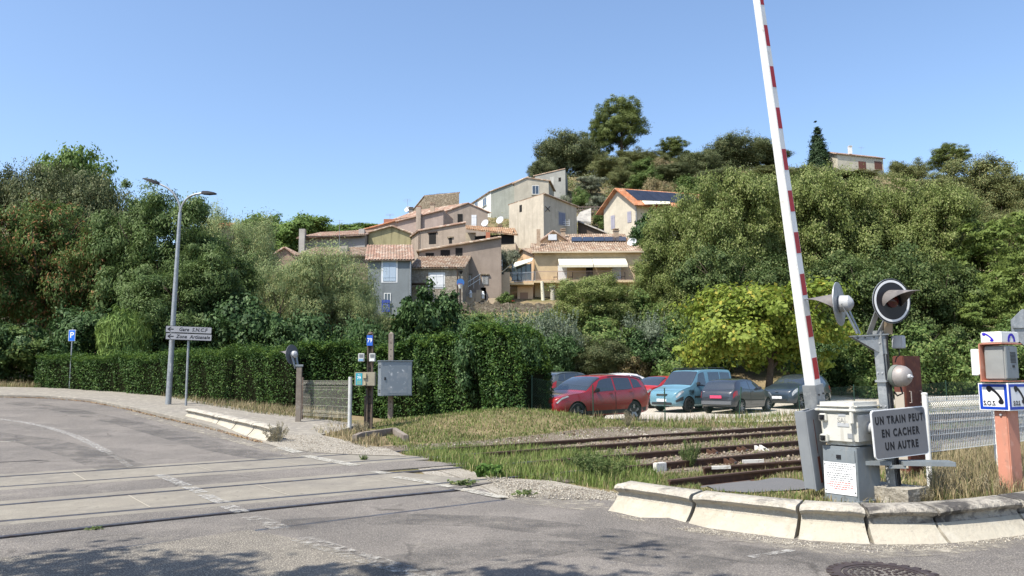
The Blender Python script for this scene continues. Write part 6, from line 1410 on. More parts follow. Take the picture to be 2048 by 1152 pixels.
# terraces with wooden fences on the slope
for x0, x1, py, Y, lab in ((1140, 1200, 402, 128, 'rustic timber terrace wall below the grey olive tree'), (1150, 1210, 418, 122, 'rustic timber terrace wall above the shed'), (1265, 1320, 328, 160, 'thin timber fence on the crest beside the pine')):
    a, b = P(x0, py, Y), P(x1, py, Y); o = thing('timber_fence', lab, 'fence', a); mb = MB()
    for i in range(9): q = a.lerp(b, i / 8); mb.bar(q - a - Vector((0, 0, 2.2)), q - a + Vector((0, 0, .5)), .14)
    for k in range(3): mb.bar(Vector((0, -.08, .3 - k * .45)), b - a + Vector((0, -.08, .3 - k * .45)), .05, .2)
    mb.build('timber', mat('weathered_timber', (.13, .10, .08), .9), o)
# ------------------------------------------------------------------ vegetation
def leaves(pos, nrm, size, aspect=.5, droop=0.0, jitter=.8, seed=1):
    """diamond leaves: pos (N,3), nrm (N,3) preferred normals, size (N,)"""
    r = np.random.default_rng(seed); N = len(pos)
    n = nrm + r.normal(0, jitter, (N, 3)); n /= np.linalg.norm(n, axis=1, keepdims=True) + 1e-9
    a = r.normal(0, 1, (N, 3)); a[:, 2] -= droop; a -= n * (a * n).sum(1, keepdims=True); a /= np.linalg.norm(a, axis=1, keepdims=True) + 1e-9
    b = np.cross(n, a); s = size[:, None]
    fold = n * s * .12
    v = np.stack([pos - a * s * .5, pos + b * s * aspect * .5 + fold, pos + a * s * .5, pos - b * s * aspect * .5 + fold], 1).reshape(-1, 3)
    return v, np.arange(4 * N).reshape(N, 4)
def unit(r, n): v = r.normal(0, 1, (n, 3)); return v / np.linalg.norm(v, axis=1, keepdims=True)
def crown_points(lobes, n_clump, per, rc, r, shell=.55, flat=.7, ns=8):
    """clumps sit in the outer part of the lobes; leaves are scattered round each clump"""
    lobes = np.array(lobes, float); wgt = (lobes[:, 3] * lobes[:, 4] + lobes[:, 4] * lobes[:, 5] + lobes[:, 3] * lobes[:, 5]); wgt /= wgt.sum()
    NS = ns; sub = []
    for i, (x, y, z, a, b, c) in enumerate(lobes):
        u = unit(r, NS); u[:, 2] = u[:, 2] * .8 + .15; q = r.uniform(.55, .85, NS)[:, None]; rs = r.uniform(.30, .50, NS)[:, None]
        sub.append(np.concatenate([np.array([x, y, z]) + u * np.array([a, b, c]) * q, rs * np.array([a, b, c])], 1))
    sub = np.concatenate(sub) if ns > 1 else lobes; wgt = np.repeat(wgt, NS) * (sub[:, 3] * sub[:, 3]); wgt /= wgt.sum()
    k = r.choice(len(sub), n_clump, p=wgt); u = unit(r, n_clump); u[:, 2] = u[:, 2] * .85 + .12; rad = shell + (1.05 - shell) * r.random(n_clump) ** .6
    cc = sub[k, :3] + u * sub[k, 3:] * rad[:, None]
    rcs = np.minimum(rc, sub[k, 3] * .8) * r.uniform(.6, 1.3, n_clump)
    d = r.normal(0, 1, (n_clump, per, 3)) * np.array([1, 1, flat]) * rcs[:, None, None] * .42
    pos = (cc[:, None, :] + d).reshape(-1, 3); out = np.repeat(u, per, 0)
    nr = out * .9 + d.reshape(-1, 3) / (np.repeat(rcs, per)[:, None]) * .7 + np.array([0, 0, .35])
    return pos, nr
def lobes_in(W, H_, base, n, r, size=(.30, .45), shape='round'):
    """irregular lobes filling a crown of width W between base and H_"""
    L = []
    for i in range(n):
        a = 2.4 * i + r.uniform(-.4, .4); t = (i + .5) / n
        if shape == 'round': z = base + (H_ - base) * (.18 + .68 * t); rr = W / 2 * .62 * math.sqrt(max(.05, 1 - (2 * (.12 + .80 * t) - 1) ** 2)) * r.uniform(.6, 1.05)
        elif shape == 'column': z = base + (H_ - base) * (.1 + .8 * t); rr = W / 2 * .5 * r.uniform(.4, 1.0) * (1.05 - .55 * t)
        elif shape == 'umbrella': z = base + (H_ - base) * r.uniform(.45, .8); rr = W / 2 * .72 * math.sqrt(t)
        elif shape == 'mound': z = base + (H_ - base) * (.15 + .5 * r.random()); rr = W / 2 * .7 * math.sqrt(r.random())
        s = r.uniform(*size); R_ = s * W * .5 + .08 * (H_ - base); Rz = min(R_ * r.uniform(.7, 1.0), (H_ - base) * .42)
        L.append((rr * math.cos(a), rr * math.sin(a), min(z, H_ - Rz * .95), R_, R_, Rz))
    return L
def trunk_mesh(name, H_, base, W, r, rad, limbs=6, m_=None, multi=1):
    mb = MB()
    for m_i in range(multi):
        ox, oy = (0, 0) if multi == 1 else (r.uniform(-.3, .3), r.uniform(-.3, .3)); tx, ty = r.uniform(-.12, .12) * W + ox * 2, r.uniform(-.12, .12) * W + oy * 2; top = H_ * .80
        pts = [Vector((ox, oy, -.4)), Vector((ox + tx * .1, oy + ty * .1, base * .5)), Vector((ox + tx * .35, oy + ty * .3, base + (top - base) * .3)), Vector((tx * .8, ty * .8, base + (top - base) * .65)), Vector((tx, ty, top))]
        mb.tube(pts, [rad * 1.25, rad, rad * .75, rad * .45, rad * .15], 8)
        for i in range(limbs):
            t = .25 + .6 * i / limbs; p = pts[1].lerp(pts[4], t); a = 2.4 * i + m_i; ln = W * .40 * (1 - .4 * t); q = p + Vector((math.cos(a) * ln, math.sin(a) * ln, ln * r.uniform(.5, 1.0))); mid = p.lerp(q, .5) + Vector((0, 0, -.08 * ln))
            mb.tube([p, mid, q], [rad * .5 * (1 - .5 * t), rad * .32, rad * .08], 6)
            for j in range(2): b = a + (j - .5) * 1.6; e = mid + Vector((math.cos(b), math.sin(b), .8)) * ln * .45; mb.tube([mid, e], [rad * .22, rad * .05], 5)
    me = bpy.data.meshes.new(name); me.from_pydata([tuple(v) for v in mb.v], [], mb.f); me.update(); me.polygons.foreach_set('use_smooth', np.ones(len(me.polygons), bool)); return me
mBark = mat('bark', (.095, .075, .058), .95, spec=.1, layers=[((.06, .045, .035), 3, .45, .6, .7), ((.16, .13, .105), 6, .55, .65, .6)], bump=(12, .8, .03)); mBarkP = mat('pine_bark', (.10, .07, .055), .95, layers=[((.05, .035, .03), 3, .45, .6, .7)])
LM = dict(
 oak=leafmat('oak_leaves', (.034, .046, .018), (.074, .088, .036), (.11, .11, .05), .18), oakl=leafmat('olive_oak_leaves', (.060, .072, .026), (.115, .128, .048), (.15, .14, .058), .2),
 plane=leafmat('plane_leaves', (.060, .105, .022), (.12, .17, .045), None, .35), ail=leafmat('ailanthus_leaves', (.039, .070, .020), (.084, .120, .038), (.115, .15, .06), .3),
 ailr=leafmat('seeding_ailanthus_leaves', (.042, .072, .019), (.090, .124, .034), (.20, .10, .045), .3, f3=.15), will=leafmat('willow_leaves', (.098, .132, .054), (.185, .22, .095), (.25, .245, .11), .3),
 fig=leafmat('fig_leaves', (.016, .038, .012), (.045, .078, .024), (.075, .115, .045), .22), pop=leafmat('poplar_leaves', (.066, .092, .023), (.14, .165, .05), (.20, .21, .085), .32),
 elm=leafmat('shaded_poplar_leaves', (.026, .046, .014), (.066, .09, .026), (.10, .12, .045), .25), cat=leafmat('catalpa_leaves', (.095, .138, .021), (.165, .192, .034), (.25, .225, .04), .36, f3=.08), pine=leafmat('pine_needles', (.050, .070, .020), (.105, .125, .035), None, .2),
 cyp=leafmat('cypress_leaves', (.012, .026, .010), (.028, .048, .018), None, .1), olive=leafmat('olive_leaves', (.085, .10, .062), (.155, .17, .115), (.22, .23, .18), .2),
 rob=leafmat('locust_leaves', (.075, .115, .026), (.15, .185, .052), None, .4), laur=leafmat('laurel_leaves', (.014, .036, .009), (.040, .080, .016), (.075, .12, .028), .2, rough=.55, spec=.22),
 shr=leafmat('shrub_leaves', (.045, .080, .020), (.095, .135, .038), (.13, .155, .05), .3), silv=leafmat('silver_leaves', (.07, .092, .055), (.13, .155, .108), (.18, .20, .15), .2),
 dry=leafmat('dry_leaves', (.13, .105, .055), (.21, .17, .09), (.10, .11, .045), .25), con=leafmat('conifer_sprays', (.07, .115, .026), (.15, .20, .05), None, .2))
KINDS = {}
def kind(key, W, H_, base, lm, n_lobes, n_clump, per, rc, leaf, aspect=.5, shape='round', size=(.32, .48), shell=.5, droop=0.0, rad=.18, limbs=6, seed=1, bark=None, flat=.7, jitter=.42, multi=1, lobes=None, extra=None, ns=8):
    r = np.random.default_rng(seed); L = lobes or lobes_in(W, H_, base, n_lobes, r, size, shape)
    pos, nr = crown_points(L, n_clump, per, rc, r, shell, flat, ns)
    if extra is not None: p2_, n2 = extra(r); pos = np.concatenate([pos, p2_]); nr = np.concatenate([nr, n2])
    sz = leaf * r.uniform(.6, 1.35, len(pos)); k_ = pos[:, 2] > .02; pos, nr, sz = pos[k_], nr[k_], sz[k_]
    v, f = leaves(pos, nr, sz, aspect, droop, jitter, seed); me = np_mesh('crown', v, f); me.materials.append(LM[lm])
    zs = pos[:, 2]; Wm = np.percentile(np.abs(pos[:, 0]), 99.2) * 2
    tm = trunk_mesh('trunk', H_, base, W, r, rad, limbs, multi=multi) if rad else None
    if tm: tm.materials.append(bark or mBark)
    KINDS[key] = (me, tm, Wm, float(np.percentile(zs, 99.7)))
def plant(key, name, label, cat, px, ytop, Y, wpx, rot=0.0, group=None, sink=0.0, zbase=None, ground=None):
    me, tm, W0, H0 = KINDS[key]; p = P(px, ytop, Y); gz = float(HR(p.x, Y)) if ground is None else ground
    hgt = p.z - gz + sink; sc = (wpx / FPX * Y / W0, wpx / FPX * Y / W0, hgt / H0)
    o = thing(name, label, cat, (p.x, Y, gz - sink), rot, group); o.scale = sc
    link('crown' if cat == 'tree' else 'foliage', me, None, o)
    if tm: link('trunk' if cat == 'tree' else 'stem', tm, None, o)
    return o
kind('oak', 10, 8, 1.0, 'oak', 11, 800, 85, .9, .18, .6, size=(.34, .5), rad=.25, seed=3)
kind('oak2', 11, 7.5, .8, 'oakl', 13, 800, 80, .9, .19, .6, size=(.3, .46), rad=.25, seed=5)
kind('plane', 12, 12, 2.5, 'plane', 12, 520, 60, 1.3, .36, .8, rad=.3, seed=7)
kind('ail', 9, 10, 1.5, 'ail', 13, 520, 135, 1.1, .24, .34, droop=.9, size=(.28, .42), shell=.35, rad=.2, seed=9, flat=.55)
kind('ailr', 10, 9, 1.2, 'ailr', 14, 520, 135, 1.1, .23, .34, droop=.7, size=(.28, .42), shell=.35, rad=.2, seed=11, flat=.55)
kind('will', 10, 8, .8, 'will', 14, 620, 130, 1.05, .20, .22, droop=.8, size=(.28, .42), shell=.3, rad=.2, seed=13, multi=3)
kind('fig', 6.5, 6, .4, 'fig', 10, 300, 70, .85, .26, .8, rad=.16, seed=15, size=(.32, .48))
kind('pop', 12, 15, .5, 'pop', 22, 1250, 95, 1.0, .19, .8, shape='round', size=(.26, .40), shell=.35, rad=.28, seed=17, limbs=9)
kind('pop2', 12, 14, .5, 'pop', 20, 1200, 95, 1.0, .19, .8, shape='round', size=(.26, .40), shell=.35, rad=.26, seed=19, limbs=9)
kind('elm', 12, 11, .3, 'elm', 16, 700, 75, 1.0, .22, .7, size=(.26, .40), shell=.35, rad=.22, seed=20, limbs=8)  # low poplars with leaves made darker to paint in the canopy shade
kind('cat', 8, 5.6, .9, 'cat', 14, 420, 75, .75, .20, .75, droop=.7, size=(.28, .42), shell=.45, rad=.17, seed=21, limbs=8)
kind('pine', 9, 12, 2.2, 'pine', 20, 520, 80, .85, .34, .22, size=(.20, .31), shell=.3, rad=.28, seed=23, bark=mBarkP, flat=.8)
kind('cyp', 3.2, 10, .2, 'cyp', 1, 700, 70, .55, .26, .4, rad=.12, seed=25, limbs=0, shell=.5, lobes=[(0, 0, .5 + .75 * i, (1.25 - .095 * i) , (1.25 - .095 * i), 1.1) for i in range(12)], droop=-1.2, ns=1)
kind('olive', 5, 3.6, .6, 'olive', 9, 260, 90, .6, .17, .28, rad=.14, seed=27)
kind('rob', 8, 10, 1.0, 'rob', 16, 260, 90, .95, .24, .4, size=(.2, .32), shell=.2, rad=.14, seed=29, flat=.4)
kind('shr', 4, 3, .1, 'shr', 9, 260, 70, .6, .15, .55, shape='mound', size=(.4, .6), rad=.05, seed=31, multi=3, limbs=3)
kind('shrd', 5, 3.4, .1, 'fig', 9, 260, 70, .65, .17, .6, shape='mound', size=(.4, .6), rad=.05, seed=33, multi=3, limbs=3)
def wands(r):
    P_, N_ = [], []
    for i in range(60):
        a = r.uniform(0, 6.28); q = r.uniform(.2, 1.3); b = np.array([math.cos(a) * q, math.sin(a) * q, 1.6]); e = b + np.array([math.cos(a) * .5, math.sin(a) * .5, r.uniform(.6, 1.5)]); t = r.random(60)[:, None]
        P_.append(b * (1 - t) + e * t + r.normal(0, .04, (60, 3))); N_.append(r.normal(0, 1, (60, 3)))
    return np.concatenate(P_), np.concatenate(N_)
kind('silv', 4, 3, .1, 'silv', 8, 200, 70, .5, .13, .35, shape='mound', size=(.4, .55), rad=.05, seed=35, multi=3, limbs=3, extra=wands)
kind('dry', 4, 2.4, .1, 'dry', 8, 180, 70, .6, .13, .45, shape='mound', size=(.4, .55), rad=.04, seed=37, multi=3, limbs=3)
def sprays(r):
    N = 9000; a = r.uniform(0, 6.28, N); t = r.random(N); q = np.sqrt(r.random(N)) * (.75 + .35 * t); z = .15 + t * 2.3 * (1 - .25 * (q / 1.1) ** 2) + .12 * np.sin(a * 7); return np.stack([np.cos(a) * q, np.sin(a) * q, z], 1), np.stack([np.cos(a), np.sin(a), 0 * a], 1)
kind('con', 2.2, 2.7, .1, 'con', 3, 20, 40, .4, .28, .14, rad=.05, seed=39, extra=sprays, droop=-2.2, limbs=2, jitter=.5)

T = lambda k, lab, px, yt, Y, w, rot=0, nm='tree', cat='tree', g=None, **kw: plant(k, nm, lab, cat, px, yt, Y, w, rot, g, **kw)
gl = 'trees behind the left hedge'; gr = 'poplars beyond the yard'; gh = 'trees on the hill crest'; gs = 'shrubs at the back of the yard'
# left group
T('oak', 'grey green holm oak cut by the left edge above the orange roof', 10, 338, 66, 150, .3, 'oak_tree', g=gl); T('oak', 'broad dark holm oak below the bright plane tree crown', 118, 336, 68, 200, 1.2, 'oak_tree', g=gl)
T('oak', 'holm oak sloping down towards the street lamp', 212, 362, 66, 170, 2.2, 'oak_tree', g=gl); T('plane', 'bright green rounded tree crown topping the dark oaks', 146, 300, 84, 150, .4, 'plane_tree', g=gl)
T('ailr', 'ailanthus with reddish seed clusters, largest at the left', 95, 415, 43, 290, .2, 'ailanthus_tree', g=gl); T('ailr', 'reddish seeded ailanthus leaving the picture at the left edge', -40, 470, 41, 240, 2.0, 'ailanthus_tree', g=gl); T('ailr', 'smaller reddish ailanthus just left of the conifer bush', 195, 470, 42, 190, 3.6, 'ailanthus_tree', g=gl)
T('ail', 'tall green ailanthus with thin top shoots behind the street lamp', 322, 385, 41, 230, .8, 'ailanthus_tree', g=gl); T('ail', 'green drooping ailanthus right of the direction signs', 432, 488, 40, 210, 2.6, 'ailanthus_tree', g=gl)
T('ail', 'small ailanthus filling the dark gap behind the lamp pole', 360, 520, 38.5, 200, 4.0, 'ailanthus_tree', g=gl)
T('will', 'pale grey green willow rising left of the long grey house', 480, 424, 62, 170, .5, 'willow_tree', g=gl); T('will', 'large yellow green willow in front of the village', 640, 500, 50, 225, 1.5, 'willow_tree', g=gl); T('will', 'yellow green willow between the ailanthus and the big willow', 560, 520, 48, 190, 2.5, 'willow_tree', g=gl)
T('will', 'low willow branches before the blue grey house', 722, 590, 49, 120, .9, 'willow_tree', g=gl)
T('plane', 'bright plane tree crown left on the skyline behind the grey house', 560, 430, 112, 150, 1.0, 'plane_tree', g=gl); T('plane', 'bright plane tree crown right on the skyline behind the antenna', 650, 440, 116, 160, 2.0, 'plane_tree', g=gl); T('plane', 'low bright tree crown left of the brick gable', 725, 452, 120, 110, 3.0, 'plane_tree', g=gl)
T('plane', 'bright tree crown peeping above the willow right of the lamp', 455, 446, 108, 150, 3.0, 'plane_tree', g=gl)
T('oak', 'holm oak filling the gap left of the plane tree crown', 62, 342, 67, 140, 3.1, 'oak_tree', g=gl); T('oak', 'holm oak right under the bright plane tree crown', 168, 346, 65, 150, 4.1, 'oak_tree', g=gl)
T('con', 'feathery yellow green conifer bush standing in the hedge', 253, 622, 36, 96, 0, 'conifer_bush', 'bush')
T('shr', 'overgrown mixed shrub at the left end of the hedge', 40, 660, 38, 170, .5, 'shrub', 'shrub', gs); T('shrd', 'dark shrub at the left edge under the seeded ailanthus', -30, 640, 37, 170, .9, 'shrub', 'shrub', gs)
for px, yt, w, lab in ((150, 620, 200, 'dark undergrowth shrub behind the parking sign'), (330, 610, 210, 'dark undergrowth shrub behind the lamp pole'), (480, 600, 210, 'dark undergrowth shrub below the drooping ailanthus'), (600, 630, 200, 'dark undergrowth shrub behind the small hooded lamp'), (715, 640, 150, 'dark undergrowth shrub left of the number plate')):
    T('shrd', lab, px, yt, 38.5, w, px * .01, 'shrub', 'shrub', gs)
# centre
T('fig', 'dark glossy fig tree before the stone house', 858, 574, 48, 150, .4, 'fig_tree'); T('shrd', 'dark shrub right of the fig tree below the stone wall', 935, 636, 44, 110, .8, 'shrub', 'shrub', gs)
T('silv', 'silvery shrub in front of the stone wall', 1040, 622, 50, 130, .3, 'shrub', 'shrub', gs); T('silv', 'silvery shrub with pale upright wands right of the wall', 1112, 622, 50, 110, 1.7, 'shrub', 'shrub', gs); T('silv', 'silvery shrub below the right end of the villa', 1285, 628, 52, 110, 2.9, 'shrub', 'shrub', gs)
T('pop2', 'leafy green tree in front of the villa balcony', 1186, 552, 56, 170, .3, 'young_poplar'); T('shr', 'green shrub covering the lower right of the villa', 1270, 590, 58, 130, .2, 'shrub', 'shrub', gs); T('shr', 'green shrub climbing over the stone wall', 960, 632, 62, 110, .2, 'shrub', 'shrub', gs)
T('shr', 'garden shrub beside the sandy stair', 1012, 586, 77, 40, .2, 'shrub', 'shrub', gs); T('olive', 'small olive under the terrace house', 1016, 500, 88, 50, .2, 'olive_tree')
for i, (px, yt, w, k, lab) in enumerate(((1110, 668, 130, 'shrd', 'dark shrub behind the people carrier'), (1195, 672, 130, 'oak', 'dark low oak behind the white car'), (1290, 664, 140, 'shrd', 'dark shrub behind the red small car'), (1375, 660, 140, 'shr', 'green shrub behind the blue van roof'), (1250, 712, 110, 'dry', 'dry brownish shrub behind the glossy red car'), (1420, 690, 120, 'shrd', 'dark shrub behind the dark grey hatchback'))):
    T(k, lab, px, yt, 49 + i % 3, w, i, 'shrub', 'shrub', gs)
for px, yt, Y, w, k, lab in ((985, 640, 60, 110, 'shr', 'green shrub under the middle of the stone wall'), (1050, 648, 56, 120, 'shr', 'green shrub behind the silvery shrubs'), (1100, 628, 66, 90, 'shr', 'green shrub at the right end of the stone wall'), (1225, 640, 52, 150, 'shr', 'green shrub left of the silvery shrub below the villa'), (1340, 610, 55, 150, 'shr', 'green shrub under the lower poplar'), (905, 650, 50, 90, 'shrd', 'dark shrub at the right foot of the fig tree')):
    T(k, lab, px, yt, Y, w, px * .02, 'shrub', 'shrub', gs)
# right: poplars, catalpa
for px, yt, w, Y, k, lab in ((1372, 392, 165, 61, 'pop2', 'poplar beside the orange roofed house'), (1452, 352, 175, 57, 'pop', 'tall poplar left of the barrier boom'), (1556, 350, 165, 61, 'pop2', 'tall poplar partly behind the barrier boom'), (1655, 336, 180, 58, 'pop', 'tall poplar below the cypress'), (1765, 366, 170, 60, 'pop2', 'tall poplar below the ridge house'), (1870, 378, 170, 57, 'pop', 'poplar at the right end of the row'), (1330, 470, 130, 62, 'pop', 'lower poplar hugging the right end of the villa')):
    T(k, lab, px, yt, Y, w, px * .013, 'poplar_tree', 'tree', gr)
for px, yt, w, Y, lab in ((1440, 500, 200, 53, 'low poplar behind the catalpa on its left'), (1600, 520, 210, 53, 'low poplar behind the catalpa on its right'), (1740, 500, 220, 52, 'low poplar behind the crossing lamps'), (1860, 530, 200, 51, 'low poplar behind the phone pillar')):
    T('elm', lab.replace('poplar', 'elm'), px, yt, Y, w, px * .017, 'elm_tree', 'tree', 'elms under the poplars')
T('cat', 'yellow green catalpa spreading over the parked cars', 1525, 566, 43, 315, .6, 'catalpa_tree')
T('fig', 'dark rounded tree at the villa end beside the orange roofed house', 1300, 428, 88, 90, .6, 'fig_tree') 
for px, yt, Y, w, k, lab in ((1765, 672, 44, 160, 'shr', 'green bush behind the signal mast'), (1850, 655, 46, 170, 'shr', 'large leafy bush left of the phone boxes'), (1960, 660, 44, 170, 'shr', 'large leafy bush behind the phone pillar'), (2060, 640, 45, 160, 'shr', 'leafy bush behind the octagonal sign'), (1680, 690, 46, 120, 'shrd', 'dark bush behind the dark blue car'), (1630, 680, 48, 140, 'shrd', 'dark bush under the catalpa at its right')):
    T(k, lab, px, yt, Y, w, px * .02, 'shrub', 'shrub', gs)
T('rob', 'bright locust tree with airy tiers behind the octagonal sign', 2000, 440, 54, 200, .4, 'locust_tree'); T('rob', 'bright locust tree cut by the right edge', 2080, 470, 50, 170, 1.4, 'locust_tree'); T('rob', 'smaller locust tree between poplars and phone pillar', 1945, 560, 50, 140, 2.4, 'locust_tree')
# hill crest and slope
T('pine', 'large Aleppo pine standing highest on the crest', 1240, 194, 165, 105, .5, 'pine_tree', g=gh); T('pine', 'narrow pine leaning against the large pine on its left', 1200, 236, 166, 60, 1.6, 'pine_tree', g=gh); T('oak', 'dark evergreen oak left of the large pine', 1130, 262, 158, 120, .4, 'oak_tree', g=gh, sink=3.0)
T('cyp', 'small dark cypress tip above the evergreen oak', 1098, 276, 162, 14, .4, 'cypress_tree', g=gh); T('oak', 'low oak at the left foot of the crest wood', 1085, 320, 154, 60, 2.0, 'oak_tree', g=gh)
T('pine', 'short bright pine right of the timber fence', 1345, 276, 168, 65, 2.6, 'pine_tree', g=gh); T('oak', 'broad dark oak dome left of the barrier boom', 1478, 270, 165, 140, 1.9, 'oak_tree', g=gh, sink=3.0); T('oak', 'smaller dark oak joining the broad oak dome', 1400, 304, 158, 90, 2.9, 'oak_tree', g=gh, sink=3.0)
T('cyp', 'slender dark cypress left of the ridge house', 1634, 257, 175, 42, .4, 'cypress_tree', g=gh); T('oak2', 'olive green oak right of the ridge house', 1812, 322, 170, 80, .4, 'oak_tree', g=gh, sink=3.0); T('pine', 'pine rising over the oaks at the right', 1895, 290, 168, 78, 3.3, 'pine_tree', g=gh)
T('oak2', 'olive green oak cut by the right edge below the skyline', 2045, 350, 122, 120, .9, 'oak_tree', g=gh, sink=3.0); T('oak2', 'large olive green oak dome at the upper right', 1950, 322, 126, 150, 1.9, 'oak_tree', g=gh, sink=3.0); T('oak2', 'olive oak below the pine at the right', 1865, 352, 140, 90, 2.9, 'oak_tree', g=gh, sink=3.0); T('oak2', 'olive oak in front of the ridge house', 1690, 356, 150, 110, 3.9, 'oak_tree', g=gh)
T('oak2', 'brownish oak above the locust trees', 1990, 420, 100, 150, 4.9, 'oak_tree', g=gh)
for px, yt, Y, w, k, lab in ((1222, 314, 150, 90, 'oak2', 'light green oak below the large pine'), (1280, 322, 150, 70, 'shr', 'light shrub below the timber fence'), (1320, 322, 150, 60, 'dry', 'dry brown shrub beside the short pine'), (1180, 355, 136, 62, 'olive', 'round grey olive tree above the timber terraces'), (1196, 394, 124, 44, 'olive', 'smaller grey olive above the shed'), (1285, 344, 140, 70, 'shr', 'green shrub above the solar roof'), (1240, 340, 142, 60, 'oak2', 'small oak above the grey olive'), (1350, 330, 146, 90, 'oak', 'dark oak right above the solar roof'), (1205, 425, 116, 36, 'shr', 'green bush beside the shed roof'), (1430, 340, 140, 90, 'oak', 'dark oak behind the poplar tops'), (1128, 392, 122, 26, 'olive', 'tiny olive beside the grey top house'), (1540, 335, 150, 80, 'oak2', 'olive oak behind the barrier boom'), (1600, 340, 150, 80, 'oak2', 'olive oak left of the cypress foot'), (1310, 360, 128, 60, 'dry', 'dry grassy shrub right above the orange roof'), (1160, 372, 128, 40, 'shr', 'green bush at the foot of the grey top house'), (1395, 350, 130, 90, 'shr', 'green shrub between dark oak and poplar'), (1265, 300, 160, 80, 'oak2', 'olive oak at the right foot of the large pine'), (1180, 300, 158, 70, 'oak', 'dark oak between evergreen oak and large pine'), (1310, 306, 164, 60, 'oak2', 'olive oak left of the short pine'), (1440, 300, 168, 80, 'oak', 'dark oak closing the gap left of the oak dome'), (1540, 296, 168, 80, 'oak', 'dark oak at the right end of the oak dome'), (1375, 312, 162, 70, 'oak2', 'olive oak right of the short pine')):
    T(k, lab, px, yt, Y, w, px * .03, {'oak': 'oak_tree', 'oak2': 'oak_tree', 'olive': 'olive_tree'}.get(k, 'shrub'), 'tree' if k in ('oak', 'oak2', 'olive') else 'shrub', 'bushes and small trees on the slope')

# scrub on the bank below the village and on the upper slope
def scrub(name, x0, x1, y0, y1, ncl, per, leaf, hgt, key, seed):
    r = np.random.default_rng(seed); yy = r.uniform(y0, y1, ncl); xx = r.uniform(x0, x1, ncl) * yy; hc = hgt * r.uniform(.3, 1.0, ncl)
    d = r.normal(0, 1, (ncl, per, 3)) * np.array([1, 1, .45]) * (hc * .8)[:, None, None]; c = np.stack([xx, yy, HR(xx, yy) + hc * .35], 1); pos = (c[:, None] + d).reshape(-1, 3); nr = d.reshape(-1, 3) * .8 + np.array([0, 0, .8])
    v, f = leaves(pos, nr, leaf * r.uniform(.6, 1.3, len(pos)), .5, 0, .5, seed); tag(link(name, np_mesh(name, v, f), LM[key]), kind='stuff')
scrub('ground_cover', -.30, .16, 47, 72, 900, 70, .18, .8, 'shr', 71); scrub('ground_cover', -.05, .5, 108, 175, 1300, 60, .30, 1.3, 'oak2' if 'oak2' in LM else 'oakl', 72); scrub('ground_cover', .05, .45, 110, 168, 700, 50, .28, 1.0, 'olive', 73)
